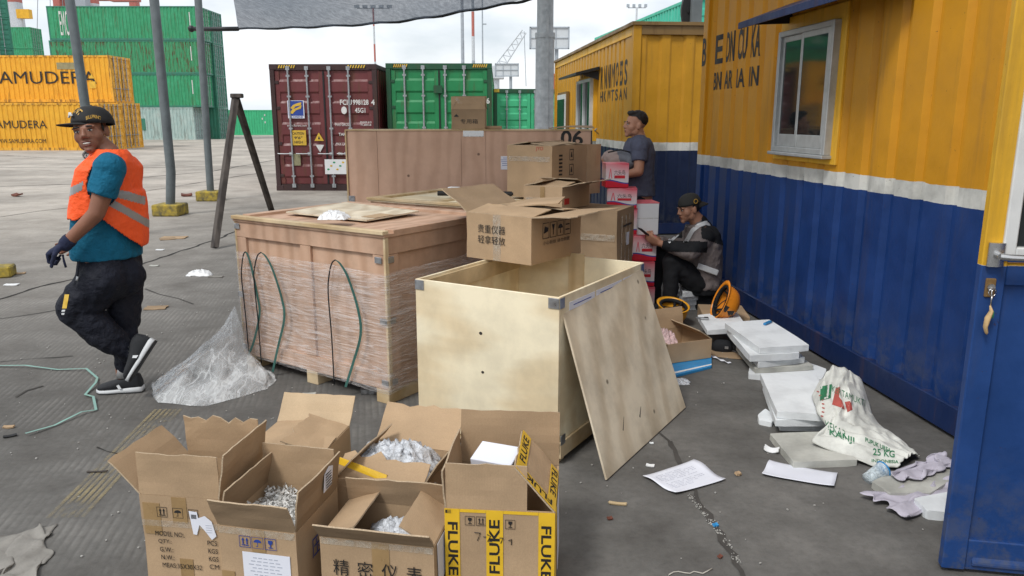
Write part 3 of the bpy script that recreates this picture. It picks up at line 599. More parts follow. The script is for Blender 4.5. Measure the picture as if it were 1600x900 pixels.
# ---- left edge stack, ends turned to the camera
for c_ in range(2):
    for k in range(5):
        container('shipping_container', 'dark green container end, %s column of the left edge stack, %s' % (['left', 'right'][c_], ['on the ground', 'second level', 'third level', 'fourth level', 'top level'][k]),
                  (-45.9-c_*2.0+2.0*0-(0), 71.5-c_*1.45, k*hh), R(36), 6.0, hh-.03, 'tealdk', 'tealdk', 'tealdk', 'stack of container ends at the left edge', detail=False, fmat='tealdk')
for k in range(5):
    t = container('shipping_container', 'bright green container in the far stack between the left stacks, %s' % ['on the ground', 'second level', 'third level', 'fourth level', 'top level'][k], (-61.5, 104.0, k*hh), R(90), 12.2, hh-.03, 'green2', group='far stack between the left stacks', detail=False)
    if k > 2: text('S\nP\nE' if k == 4 else 'S', .8, 'whiteink', t, (-CW/2-.006, 11.2, 1.3), LF, .03, height=2.1 if k == 4 else .8, width=.55)
# green container showing above far office roof
container('shipping_container', 'sea green container standing high behind the far office roof', (6.62, 24.2, 2.62), R(8), 12.2, 2.6, 'seagreen', group=None, detail=False)
container('shipping_container', 'dark green container hidden behind the far office, carrying the sea green one', (6.62, 24.2, 0), R(8), 12.2, 2.6, 'tealdk', group=None, detail=False)
# ================= office containers
def place_uv(t, me_text, P0, U, Nn, L_, lift=.004, prof=None):
    """press lettering on to the corrugated side so that it follows every fold"""
    bm = bmesh.new(); bm.from_mesh(me_text)
    for u, d in prof: bmesh.ops.bisect_plane(bm, geom=bm.verts[:]+bm.edges[:]+bm.faces[:], plane_co=(u, 0, 0), plane_no=(1, 0, 0))
    def dep(u):
        for i in range(len(prof)-1):
            if prof[i][0] <= u <= prof[i+1][0]:
                a, b_ = prof[i], prof[i+1]; return a[1]+(b_[1]-a[1])*(u-a[0])/max(1e-6, b_[0]-a[0])
        return 0
    for v in bm.verts:
        u, z = v.co.x, v.co.y; v.co = Vector(P0)+Vector(U)*u-Vector(Nn)*(dep(u)-lift)+Vector((0, 0, z))
    me = bpy.data.meshes.new('lettering'); bm.to_mesh(me); bm.free(); me.materials.append(M['ink']); o = bpy.data.objects.new('lettering', me); COL.objects.link(o); o.parent = t; return o
def fit_text(body, x0, x1, zc, h, bold=.02):
    me = text_mesh(body, 1, bold); xs = [v.co.x for v in me.vertices]; ys = [v.co.y for v in me.vertices]
    for v in me.vertices: v.co = Vector((x0+(v.co.x-min(xs))/(max(xs)-min(xs))*(x1-x0), zc+((v.co.y-min(ys))/(max(ys)-min(ys))-.5)*h, 0))
    me.materials.clear(); return me
WA = math.atan(.1037)    # the office row leans a little to the left
# local frame: origin at far-left bottom corner of the long side, +X runs toward the camera, -Y is the outward face
def office(label, origin, rz, Lc, H, mat, name='office_container'):
    t = thing(name, label, 'office container', origin, rz); W = CW
    mb = MB(); prof = corr_pts(Lc-.24, dep=.034, outer=.175, slope=.026)
    mb.box((Lc/2, W/2, H/2), (Lc-.2, W-.16, H-.1)); corr_sheet(mb, (.12, .03, 0), (1, 0, 0), (0, -1, 0), Lc-.24, .17, H-.12, outer=.175, slope=.026, dep=.034)
    corr_sheet(mb, (.03, W-.12, 0), (0, -1, 0), (-1, 0, 0), W-.24, .17, H-.12, outer=.13); mb.build('wall', mat, t)
    for x in (.06, Lc-.06):
        for y in (.055, W-.055): MB().box((x, y, H/2), (.12, .11, H-.02)).build('corner_post', mat, t, bevel=.006)
    mb = MB(); mb.box((Lc/2, .04, .095), (Lc-.24, .06, .15)); mb.box((.04, W/2, .095), (.06, W-.22, .15)); mb.build('bottom_rail', 'bluetrim', t, bevel=.004)
    mb = MB(); mb.box((Lc/2, .04, H-.07), (Lc-.24, .05, .12)); mb.box((.04, W/2, H-.07), (.05, W-.22, .12)); mb.build('top_rail', 'officetrim', t, bevel=.004)
    mb = MB().box((Lc/2, W/2, H+.012), (Lc+.06, W+.06, .045)); mb.build('roof', 'browntrim', t); return t, prof
# near office: far-left corner at (1.86, 7.83); +X local heads toward the camera
nA = Vector((1.862, 7.83, 0)); ndir = Vector((.1031, -.9947, 0)); rzN = math.atan2(ndir.y, ndir.x)
nt_, profN = office('blue and yellow office container with a sliding window, filling the right side', nA, rzN, 8.2, 3.05, 'office')
# local frame of office(): rotating +X to point at the camera makes +Y point right (east), so -Y is the visible face
def local_u(Y, A=nA, d=ndir): return (Y-A.y)/d.y
P0 = (.12, .03, 0)
def folds(t, groups, k0, zc, h, prof, bold=.03, gap=.004):
    # the painters' letters as they read on the raised folds
    for i, g_ in enumerate(groups):
        a = .06+.278*(k0+i)+.088
        place_uv(t, fit_text(g_, a+gap, a+.200-gap, zc, h, bold), P0, (1, 0, 0), (0, -1, 0), 0, .003, prof)
folds(nt_, ['E', 'DN', 'CU', 'KA'], 0, 2.27, .26, profN)
folds(nt_, ['BN', 'AR', 'IA', 'IN'], 0, 1.985, .16, profN, .02)
me_ = fit_text('B', .006, .112, 2.27, .26, .02); place_uv(nt_, me_, (0, 0, 0), (1, 0, 0), (0, -1, 0), 0, .0025, [(0, 0), (9, 0)])
# window: white aluminium slider in a flat yellow surround
u0, u1, z0, z1 = local_u(6.06), local_u(5.24), 1.395, 2.27
mb = MB().box(((u0+u1)/2, .030, (z0+z1)/2+.02), (u1-u0+.13, .036, z1-z0+.17)); mb.build('window_surround', 'officetrim', nt_, bevel=.006)
mb = MB(); yy = -.008; fw = .040
for a, c_ in (((u0+fw/2, z0, z1), 'v'), ((u1-fw/2, z0, z1), 'v')): mb.box((a[0], yy, (a[1]+a[2])/2), (fw, .06, a[2]-a[1]))
mb.box(((u0+u1)/2, yy, z0+fw/2), (u1-u0-2*fw, .06, fw)); mb.box(((u0+u1)/2, yy, z1-fw/2), (u1-u0-2*fw, .06, fw)); mb.box(((u0+u1)/2, -.016, z0-.013), (u1-u0+.03, .085, .024))
wf = mb.build('window_frame', 'alu', nt_, bevel=.004)
um = (u0+u1)/2-.03
for a, b_, y in ((u0+fw, um+.03, -.002), (um-.01, u1-fw, -.022)):
    mb = MB(); s_ = .034
    for x in (a+s_/2, b_-s_/2): mb.box((x, y, (z0+z1)/2), (s_, .028, z1-z0-2*fw))
    mb.box(((a+b_)/2, y, z0+fw+.045), (b_-a-2*s_, .026, .09)); mb.box(((a+b_)/2, y, z1-fw-.02), (b_-a-2*s_, .026, .04)); o = mb.build('window_sash', 'alu', nt_, bevel=.003)
    MB().box(((a+b_)/2, y-.006, (z0+z1)/2+.02), (b_-a-2*s_, .008, z1-z0-2*fw-.12)).build('pane', 'glass', o)
# awning
ua, ub = local_u(6.05), local_u(4.46)
mb = MB(); mb.prism([(ua, .03, 2.475), (ua, -.36, 2.335), (ua, -.36, 2.31), (ua, .03, 2.45)], (ub-ua, 0, 0)); mb.prism([(ua, -.35, 2.329), (ua, -.362, 2.329), (ua, -.362, 2.29), (ua, -.35, 2.29)], (ub-ua, 0, 0))
aw = mb.build('awning', 'bluetrim', nt_)
for x in (ua+.04, ub-.04):
    MB().prism([(x-.012, .028, 2.445), (x-.012, -.33, 2.315), (x-.012, .028, 2.33)], (.024, 0, 0)).build('awning_bracket', 'dark_steel', aw)
# door leaf swung open toward the camera, its own thing? it is hinged on the office: a part
dl = Vector((1.583, 2.545, 0)); hinge = dl+Vector((.86, -.16, 0))
door = bpy.data.objects.new('door', None)
dv = (hinge-dl).normalized(); dn = Vector((dv.y, -dv.x, 0))     # dn faces the camera
bpy.data.objects.remove(door)
inv = (Matrix.Translation(nA) @ Matrix.Rotation(rzN, 4, 'Z')).inverted()
DM = inv @ Matrix.Translation(dl) @ Matrix(((dv.x, -dn.x, 0, 0), (dv.y, -dn.y, 0, 0), (0, 0, 1, 0), (0, 0, 0, 1)))
def dchild(mb, name, mat, parent, bevel=0, smooth=False):
    mb.bm.transform(DM); return mb.build(name, mat, parent, smooth, bevel)
dm = office_paint('door_paint', 1.15, 1.151, (.72, .40, .025), (.010, .045, .17)); M['doorp'] = dm
mb = MB(); wd = .86; zb, zt, zw, zh = .015, 2.2, 1.17, 2.12; xs0 = .075
mb.box((.04, .02, (zb+zt)/2), (.08, .04, zt-zb)); mb.box((wd-.04, .02, (zb+zt)/2), (.08, .04, zt-zb)); mb.box((wd/2, .024, zb+.06), (wd-.16, .036, .12)); mb.box((wd/2, .024, 1.12), (wd-.16, .036, .075)); mb.box((wd/2, .024, zt-.03), (wd-.16, .036, .06))
mb.box((wd/2, .03, .62), (wd-.16, .012, 1.0)); mb.prism([(.10, .026, .10), (.10, -.004, .05), (.10, -.004, .035), (.10, .026, .03)], (wd-.2, 0, 0))
leaf = dchild(mb, 'door', 'doorp', nt_, .004)
mb = MB(); x0, x1, za, zc = .055, wd-.055, 1.175, 2.10
for x in (x0+.02, x1-.02): mb.box((x, .012, (za+zc)/2), (.04, .05, zc-za))
mb.box((wd/2, .012, za+.02), (x1-x0-.08, .05, .04)); mb.box((wd/2, .012, zc-.02), (x1-x0-.08, .05, .04)); dchild(mb, 'door_window_frame', 'whitealu', leaf, .004)
dchild(MB().box((wd/2, .02, (za+zc)/2), (x1-x0-.08, .008, zc-za-.08)), 'door_pane', 'glass', leaf)
mb = MB().ring([((.035, -.012, z), (.026, 0, 0), (0, .012, 0)) for z in (1.15, 1.155, 1.225, 1.23)], 16, pw=3); mb.tube([(.035, -.02, 1.192), (.035, -.055, 1.190)], .012, 10); mb.tube([(.030, -.055, 1.190), (.06, -.06, 1.188), (.19, -.06, 1.186)], [.013, .012, .011], 10); mb.tube([(.19, -.06, 1.186), (.34, -.06, 1.184)], .011, 10)
dchild(mb, 'door_handle', 'steel', leaf, smooth=40)
mb = MB().box((.034, -.002, 1.075), (.032, .012, .065)); dchild(mb, 'lock_plate', 'rust' if 'rust' in M else 'browntrim', leaf, .003)
dchild(MB().tube([(.034, -.006, 1.078), (.034, -.016, 1.078)], .012, 12), 'lock_cylinder', 'steel', leaf, smooth=40)
# key with a charm hanging from the lock
kp = dl+dn*.02+dv*.034+Vector((0, 0, 1.06)); t = thing('key_charm', 'tan charm with a green leaf hanging on a key ring from the door lock', 'keychain', kp)
mb = MB(); mb.tube([(0+.013*math.cos(a*TAU/16), dn.y*.004, .004+.013*math.sin(a*TAU/16)) for a in range(17)], .0015, 6); mb.tube([(0, 0, .02), (0, -.002, -.03)], .002, 5); mb.tube([(0.002, -.002, -.008), (0.001, -.003, -.020), (.0, -.003, -.045)], .003, 6); mb.build('ring', 'steel', t, True)
mb = MB().tube([(-.002, -.005, -.042), (.004, -.006, -.060), (-.006, -.007, -.085), (-.010, -.007, -.115), (-.004, -.007, -.135), (-.002, -.007, -.142)], [.004, .009, .013, .010, .008, .003], 12, flat=.6); mb.build('charm', 'charm', t, True)
MB().ell((.008, -.010, -.072), (.004, .003, .014)).build('leaf', 'sackgreen', t, True)
# far office
fA = Vector((.975, 18.22, 0)); fd = Vector((.0945, -.9955, 0)); rzF = math.atan2(fd.y, fd.x); LF_ = 7.28
ft, profF = office('yellow and navy office container further back, its end wall behind the standing man', fA, rzF, LF_, 2.90, 'office2')
# its end facing the camera (local x = L)
mb = MB()
corr_sheet(mb, (LF_-.03, .12, 0), (0, 1, 0), (1, 0, 0), CW-.24, .17, 2.78, outer=.11, p=.34, slope=.05); mb.box((LF_-.075, CW/2, 1.45), (.04, CW-.3, 2.6)); mb.build('end_wall', 'office2', ft)
MB().box((LF_-.035, CW/2, .095), (.07, CW-.22, .15)).build('end_rail', 'bluetrim', ft); MB().box((LF_-.035, CW/2, 2.83), (.07, CW-.22, .12)).build('end_header', 'browntrim', ft)
def fu(Y): return (Y-fA.y)/fd.y
kF = round((fu(13.3)-.12-.06)/.278)
folds(ft, ['IR', 'N', 'NI', 'M', 'O', 'ES', 'S'], kF, 2.30, .36, profF)
folds(ft, ['H', 'K', 'JM', 'T', 'S', 'A', 'N'], kF, 2.00, .17, profF, .02)
a, b_ = fu(14.9), fu(13.55); z0, z1 = 1.32, 2.32
MB().box(((a+b_)/2, .0, (z0+z1)/2), (b_-a+.1, .06, z1-z0+.1)).build('window_surround', 'officetrim', ft)
mb = MB()
for x in (a+.03, (a+b_)/2, b_-.03): mb.box((x, -.05, (z0+z1)/2), (.05, .07, z1-z0))
mb.box(((a+b_)/2, -.05, z0+.0), (b_-a, .06, .05)); mb.box(((a+b_)/2, -.05, z1-.02), (b_-a, .06, .05)); wf2 = mb.build('window_frame', 'whitealu', ft); MB().box(((a+b_)/2, -.04, (z0+z1)/2), (b_-a-.06, .01, z1-z0-.06)).build('pane', 'glass', wf2)
mb = MB().prism([(a-.25, .02, 2.50), (a-.25, -.38, 2.40), (a-.25, -.38, 2.36), (a-.25, .02, 2.45)], (b_-a+.5, 0, 0)); mb.prism([(b_+.18, .02, 2.44), (b_+.18, -.3, 2.38), (b_+.18, .02, 2.28)], (.02, 0, 0)); mb.build('awning', 'dark_steel', ft)
a, b_ = fu(17.45), fu(16.4); MB().box(((a+b_)/2, .0, 1.15), (b_-a+.1, .06, 2.1)).build('door_surround', 'browntrim', ft)
mb = MB().box(((a+b_)/2, -.035, 1.15), (b_-a, .03, 2.0)); d_ = mb.build('door', 'whitealu', ft); MB().box(((a+b_)/2, -.055, 1.5), (b_-a-.14, .012, 1.1)).build('pane', 'glass', d_)
# silver lever of an open shutter next to the window
MB().tube([(fu(12.9), -.05, 1.40), (fu(12.7), -.16, 1.46), (fu(12.5), -.17, 1.49)], .012, 6).build('shutter_lever', 'steel', ft)
# ================= things above / beyond
# galvanised post
b0 = Vector((.395, 9.6, 0)); t = thing('galvanised_post', 'thick galvanised steel post rising behind the tall plywood crate', 'post', b0)
MB().tube([(0, 0, .02), (0, 0, 2.62)], .112, 20).build('lower_tube', 'galv', t, 50); MB().tube([(0, 0, 2.62), (0, 0, 5.2)], .098, 20).build('upper_tube', 'galv', t, 50); MB().tube([(0, 0, 2.58), (0, 0, 2.64)], .120, 20).build('collar', 'galv', t, 50)
MB().box((0.02, -.105, 1.6), (.035, .03, 2.6)).build('seam_bar', 'galv', t)
for k in range(6): MB().ell((-.05+.02*(k % 2), -.10, 1.75+.035*k), (.008, .008, .008), seg=6).build('bolt', 'galv', t)
MB().box((0, 0, .01), (.4, .4, .02)).build('base_plate', 'galv', t)
# black tyre and grey duct on the office roof line
c_ = D(1074, 16, 11.6); t = thing('spare_tyre', 'black tyre standing on the roof of the far office', 'wheel', c_)
mb = MB(); mb.tube([(0, -.05, 0), (0, .05, 0)], .09, 20); mb.tube([(.0, -.06, 0), (0, -.075, 0)], .02, 8)
mb.bm.transform(Matrix.Diagonal((1, 1, 2.2, 1))); mb.build('tyre', 'rubber', t, 40)
c_ = D(1088, 12, 11.4); t = thing('roof_duct', 'grey metal duct on the roof of the far office, right of the black wheel', 'duct', (c_.x, c_.y, 2.935))
MB().box((0, 0, .36), (.14, .14, .72)).build('duct', 'pole', t, bevel=.01); MB().box((0, 0, .73), (.20, .20, .03)).build('cap', 'pole', t)
c_ = D(1053, 30, 20); t = thing('lamp_pole', 'plain grey pole rising behind the far office roof', 'pole', (c_.x+.25, 20, 0)); MB().tube([(0, 0, 0), (0, 0, 7)], .075, 10).build('pole_tube', 'pole', t, 50); MB().box((0, 0, .1), (.4, .4, .2)).build('footing', 'concrete_y', t)
# light masts
def mast(px, ytop, Y, label, w_, heads, cols, spread=0, group='far light masts'):
    tp = D(px, ytop, Y); t = thing('light_mast', label, 'light mast', (tp.x, Y, 0), 0, group); n_ = 7; H_ = tp.z
    for k in range(n_):
        MB().tube([(0, 0, H_*k/n_), (0, 0, H_*(k+1)/n_)], w_*(1.15-.06*k), 8).build('mast_section', cols[k % len(cols)], t, 50)
    if heads:
        MB().tube([(-spread, 0, H_), (spread, 0, H_)], w_*.5, 6).build('crossbar', cols[-1], t)
        for k in range(heads):
            x = -spread+2*spread*k/(heads-1); MB().box((x, 0, H_+w_*1.6), (spread*.30, w_*2, w_*2.4)).build('floodlight', 'hazegrey', t)
    return t
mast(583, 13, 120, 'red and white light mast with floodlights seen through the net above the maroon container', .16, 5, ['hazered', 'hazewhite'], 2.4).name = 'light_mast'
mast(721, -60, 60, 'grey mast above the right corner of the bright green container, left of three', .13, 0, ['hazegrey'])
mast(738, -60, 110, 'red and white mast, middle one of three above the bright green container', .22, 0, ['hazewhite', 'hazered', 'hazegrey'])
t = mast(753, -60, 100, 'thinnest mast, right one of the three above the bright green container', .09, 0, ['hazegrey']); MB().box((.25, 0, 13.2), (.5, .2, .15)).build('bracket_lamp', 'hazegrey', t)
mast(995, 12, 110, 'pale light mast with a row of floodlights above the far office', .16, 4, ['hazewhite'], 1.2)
# billboards
def board(x0, y0, x1, y1, Y, post, label):
    a, b_ = D(x0, y1, Y), D(x1, y0, Y); t = thing('billboard', label, 'billboard', (D(post, y1, Y).x, Y, 0), 0, 'blank billboards in the distance'); ox = t.location.x
    mb = MB().box(((a.x+b_.x)/2-ox, 0, (a.z+b_.z)/2), (b_.x-a.x, .1, b_.z-a.z)); bd = mb.build('panel', 'boardface', t); mb = MB(); W_ = b_.x-a.x; H_ = b_.z-a.z; cx, cz = (a.x+b_.x)/2-ox, (a.z+b_.z)/2
    for k in (-1, 1): mb.box((cx+k*W_/2, -.1, cz), (.12, .12, H_+.12)); mb.box((cx, -.1, cz+k*H_/2), (W_, .12, .12))
    mb.box((cx, -.1, cz), (W_, .06, .06)); mb.box((cx-W_/6, -.1, cz), (.05, .05, H_)); mb.box((cx+W_/6, -.1, cz), (.05, .05, H_)); mb.build('panel_frame', 'hazegrey', bd)
    MB().tube([(0, .3, 0), (0, .3, b_.z)], .18, 8).build('post', 'hazegrey', t, 50)
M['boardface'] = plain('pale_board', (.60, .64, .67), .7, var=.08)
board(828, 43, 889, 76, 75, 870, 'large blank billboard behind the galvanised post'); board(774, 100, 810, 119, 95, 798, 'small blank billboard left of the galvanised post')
# slewing crane far away
Y = 140; o0 = D(772, 130, Y); t = thing('harbour_crane', 'pale slewing crane with a raised boom, far behind the green containers', 'crane', (o0.x, Y, 0))
def lattice(mb, a, b_, w_, n_):
    a, b_ = Vector(a), Vector(b_); d = (b_-a); s_ = Vector((-d.z, 0, d.x)).normalized()*w_/2; mb.tube([a+s_, b_+s_*.5], .11, 4); mb.tube([a-s_, b_-s_*.5], .11, 4)
    for k in range(n_): mb.tube([a+d*k/n_+s_*(1-.5*k/n_)*(1 if k % 2 else -1), a+d*(k+1)/n_+s_*(1-.5*(k+1)/n_)*(-1 if k % 2 else 1)], .07, 4)
mb = MB(); lattice(mb, D(775, 112, Y)-Vector((o0.x, Y, 0)), D(819, 49, Y)-Vector((o0.x, Y, 0)), 1.6, 14); mb.build('boom', 'hazewhite', t)
MB().tube([(0, 0, 0), (0, 0, o0.z+1)], 1.0, 10).build('tower', 'hazewhite', t); MB().box((0, 0, o0.z+1.8), (3.5, 3, 2.2)).build('cab', 'hazewhite', t, bevel=.1); MB().tube([D(819, 49, Y)-Vector((o0.x, Y, 0)), D(822, 135, Y)-Vector((o0.x, Y, 0))], .06, 4).build('hoist_cable', 'hazegrey', t)
# quay cranes, upper left
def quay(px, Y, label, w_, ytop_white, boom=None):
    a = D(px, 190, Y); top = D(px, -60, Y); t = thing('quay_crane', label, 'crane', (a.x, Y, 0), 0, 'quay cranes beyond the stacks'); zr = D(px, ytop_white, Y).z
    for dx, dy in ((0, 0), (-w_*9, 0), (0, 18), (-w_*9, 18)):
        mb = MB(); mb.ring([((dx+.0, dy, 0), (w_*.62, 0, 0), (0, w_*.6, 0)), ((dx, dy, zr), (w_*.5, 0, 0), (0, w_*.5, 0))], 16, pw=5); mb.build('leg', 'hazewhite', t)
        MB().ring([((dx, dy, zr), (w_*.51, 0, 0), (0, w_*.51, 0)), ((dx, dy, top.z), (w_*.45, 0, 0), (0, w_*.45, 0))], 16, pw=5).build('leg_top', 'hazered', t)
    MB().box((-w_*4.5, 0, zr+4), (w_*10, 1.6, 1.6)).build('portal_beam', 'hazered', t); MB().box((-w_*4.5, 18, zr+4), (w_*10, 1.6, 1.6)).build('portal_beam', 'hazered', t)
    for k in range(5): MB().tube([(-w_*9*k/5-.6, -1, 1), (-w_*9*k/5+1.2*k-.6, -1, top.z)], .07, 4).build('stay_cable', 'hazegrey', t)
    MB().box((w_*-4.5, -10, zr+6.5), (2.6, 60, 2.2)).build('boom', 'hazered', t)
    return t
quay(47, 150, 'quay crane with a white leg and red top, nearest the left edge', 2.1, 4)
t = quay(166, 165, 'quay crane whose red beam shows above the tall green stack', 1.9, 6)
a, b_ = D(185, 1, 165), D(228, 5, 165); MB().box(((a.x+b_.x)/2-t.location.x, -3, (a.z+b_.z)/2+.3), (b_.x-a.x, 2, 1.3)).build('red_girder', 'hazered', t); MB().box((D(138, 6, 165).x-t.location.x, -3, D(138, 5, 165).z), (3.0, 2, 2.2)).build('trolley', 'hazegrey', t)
a = D(38, 22, 140); t = thing('crane_beam', 'short yellow crane beam between the left edge stack and the white leg', 'crane', (a.x, 140, 0)); MB().box((0, 0, a.z), (2.2, 1, 1.5)).build('beam', 'officetrim', t); MB().tube([(-.8, 0, 0), (-.8, 0, a.z)], .4, 8).build('mast', 'hazewhite', t)
# ================= wooden crates
def rotm(rz): return Matrix.Rotation(rz, 4, 'Z')
def bracket(t, c, d, ax):
    mb = MB().box(c, d); return mb.build('corner_bracket', 'zinc', t, bevel=.0015)
# --- wrapped plywood crate. local: origin front-left bottom corner, +X along the front, +Y to the back
fl = Vector((-1.80, 4.985, 0)); fr = Vector((-.715, 4.25, 0)); e = (fr-fl).normalized(); rzC = math.atan2(e.y, e.x); Wc, Dc, Hc = 1.31, 1.02, 1.015
t = thing('wrapped_crate', 'big pinkish plywood crate wrapped in stretch film with loose green straps', 'crate', fl, rzC)
cr1 = t
z0 = .085
mb = MB().box((Wc/2, Dc/2, (z0+Hc)/2-.01), (Wc-.03, Dc-.03, Hc-z0-.04)); mb.build('panel', 'ply', t)
def batten(t, c, d, mat='ply'): return MB().box(c, d).build('batten', mat, t, bevel=.002)
zt = Hc-.03; hb = .10
batten(t, (Wc/2, .005, zt-hb/2), (Wc, .020, hb)); batten(t, (Wc/2, .005, z0+hb/2), (Wc, .020, hb))
for x in (.045, Wc/2, Wc-.045): batten(t, (x, .0055, (z0+zt)/2), (.09, .018, zt-z0-2*hb-.004))
for y in (.06, Dc-.045): batten(t, (Wc-.004, y, (z0+zt)/2), (.018, .09, zt-z0-2*hb-.004))
batten(t, (Wc-.005, Dc/2, zt-hb/2), (.020, Dc-.03, hb)); batten(t, (Wc-.005, Dc/2, z0+hb/2), (.020, Dc-.03, hb))
for x, y in ((-.004, -.006), (Wc+.004, -.006)): batten(t, (x, y+.014, (z0+zt)/2), (.016, .03, zt-z0), 'pine')
MB().box((Wc/2, Dc/2, Hc-.020), (Wc+.03, Dc+.03, .020)).build('lid', 'ply', t, bevel=.002)
for c, d in (((Wc/2, -.002, Hc-.002), (Wc+.03, .05, .022)), ((Wc/2, Dc-.03, Hc-.002), (Wc+.03, .09, .022)), ((.02, Dc/2-.02, Hc-.0025), (.07, Dc-.17, .021)), ((Wc-.02, Dc/2-.02, Hc-.0025), (.07, Dc-.17, .021))): batten(t, c, d, 'pine' if c[1] < 0 else 'ply')
for x in (.06, Wc/2, Wc-.05): MB().box((x, Dc/2, .042), (.10, Dc+.01, .085)).build('skid', 'pine', t, bevel=.003)
for c in ((.02, -.012, zt-.03), (Wc-.04, -.012, zt-.13), (Wc-.015, -.012, .50), (.01, -.012, .50), (.01, -.012, .14), (Wc-.02, -.012, .13)): bracket(t, c, (.052, .005, .036), 0)
for c in ((Wc+.010, .04, zt-.13), (Wc+.010, .04, .50), (Wc+.010, .04, .13)): bracket(t, c, (.005, .050, .036), 0)
# stretch film, a thin wavy shell on front and right side
mb = MB(); zA, zB = .075, Hc-.225
def filmf(u, v_):
    s = u*(Wc+Dc); z = zA+(zB-zA)*v_; w_ = .006*noise.noise(Vector((s*3, z*14, 3)))+.004*noise.noise(Vector((s*9, z*40, 1)))
    z += (.02*noise.noise(Vector((s*2, 0, 5)))) if v_ in (0, 1) else 0
    if s < Wc: return (s, -.022-w_, z)
    return (Wc+.020+w_, s-Wc-.022, z)
mb.sheet(filmf, 110, 50, .0008); mb.build('stretch_film', 'wrap', t, True)
# straps standing off the front, dark cord up and green strap down
def arch(x0, xp, x1, ztop, mat1='blackcord', zend=(.10, .05), out=.05):
    a = [(x0, -.035, zend[0]), (x0+.005, -.04, .35), (x0+.0, -.045, .62), (x0+(xp-x0)*.25, -.045, ztop-.09), (x0+(xp-x0)*.6, -.042, ztop-.022), (xp, -.04, ztop)]
    b_ = [(xp, -.04, ztop), (xp+(x1-xp)*.25, -.04, ztop-.02), (xp+(x1-xp)*.62, -.04, ztop-.10), (x1, -.035, ztop-.28), (x1+.01, -.035, .40), (x1-.07, -.035, .20), (x1-.12, -.05, zend[1])]
    def smooth_(P_, n=5):
        P_ = [Vector(p) for p in P_]; o = []
        for i in range(len(P_)-1):
            p0, p1, p2, p3 = P_[max(0, i-1)], P_[i], P_[i+1], P_[min(len(P_)-1, i+2)]
            for k in range(n):
                t_ = k/n; o.append(.5*((2*p1)+(-p0+p2)*t_+(2*p0-5*p1+4*p2-p3)*t_**2+(-p0+3*p1-3*p2+p3)*t_**3))
        o.append(P_[-1]); return o
    A = smooth_(a); B = smooth_(b_)
    mb = MB(); mb.tube(A, .0042, 6); mb.build('cord', 'dark_steel', cr1, True)
    mb = MB()
    for i in range(len(B)-1): mb.prism([B[i]+Vector((-.010, 0, 0)), B[i]+Vector((.010, 0, 0)), B[i+1]+Vector((.010, 0, 0)), B[i+1]+Vector((-.010, 0, 0))], (0, -.0015, 0))
    mb.build('strap', 'strap', cr1)
arch(.075, .13, .21, .80, zend=(.12, .10)); arch(.20, .285, .45, .81, zend=(.06, .03)); arch(.885, .955, 1.12, .83, zend=(.05, .06))
# board lying on the crate with crumpled white gloves
def on(t, x, y, z): return Matrix.Translation(t.location) @ rotm(t.rotation_euler.z) @ Vector((x, y, z))
p = G(560, 330, 1.03); b = thing('loose_board', 'thin pale plywood board lying on top of the wrapped crate', 'board', p, 0)
q = [G(447, 333, 1.022)-p, G(573, 345, 1.022)-p, G(655, 333, 1.022)-p, G(540, 317, 1.022)-p]
q = [Vector((v.x, v.y, z-.018)) for v, z in zip(q, (.010, .006, .016, .006))]; MB().prism(q, (0, 0, .010)).build('board', 'ply_grey', b); MB().prism([q[1].lerp(q[2], .15)+Vector((0, 0, .012)), q[1].lerp(q[2], .5)+Vector((0, 0, .012)), q[1].lerp(q[2], .5)+Vector((-.1, .08, .012)), q[1].lerp(q[2], .15)+Vector((-.1, .07, .012))], (0, 0, .001)).build('brown_stain', 'card', b)
def crumple(name, label, cat, p, rx, ry, h, mat, seed, n=26, group=None, th=.0012, fold=3.2, thingobj=True):
    """a crumpled lump of thin film or cloth: folded sheet on the surface below"""
    o_ = Vector((seed*3.1, seed*1.7, seed)); mb = MB()
    def f(u, v_):
        a, b_ = (u-.5)*2, (v_-.5)*2; r_ = min(1, max(abs(a), abs(b_)))
        x = rx*a*(1+.25*noise.noise(Vector((b_*1.8, a, 0))+o_)); y = ry*b_*(1+.25*noise.noise(Vector((a*1.8, b_, 4))+o_))
        rz_ = 1-2*abs(noise.noise(Vector((a*fold*.8, b_*fold*.8, 1))+o_)); rz2 = 1-2*abs(noise.noise(Vector((a*fold*1.9, b_*fold*1.9, 3))+o_))
        hh = (1-r_**2.4)*(.42+.42*rz_**2+.20*rz2)+.06*abs(noise.noise(Vector((a*5, b_*5, 5))+o_))
        x += .12*rx*noise.noise(Vector((a*5, b_*5, 7))+o_); y += .12*ry*noise.noise(Vector((a*5, b_*5, 11))+o_)
        return (x, y, max(.002, h*hh))
    mb.sheet(f, n, n, th); o = mb.build(name, mat, None, True); o.location = p; 
    return tag(o, label, cat, group)
crumple('crumpled_gloves', 'crumpled white cotton gloves on the board on the wrapped crate', 'gloves', G(522, 342, 1.045), .085, .07, .06, 'white', 3, 34, fold=4)
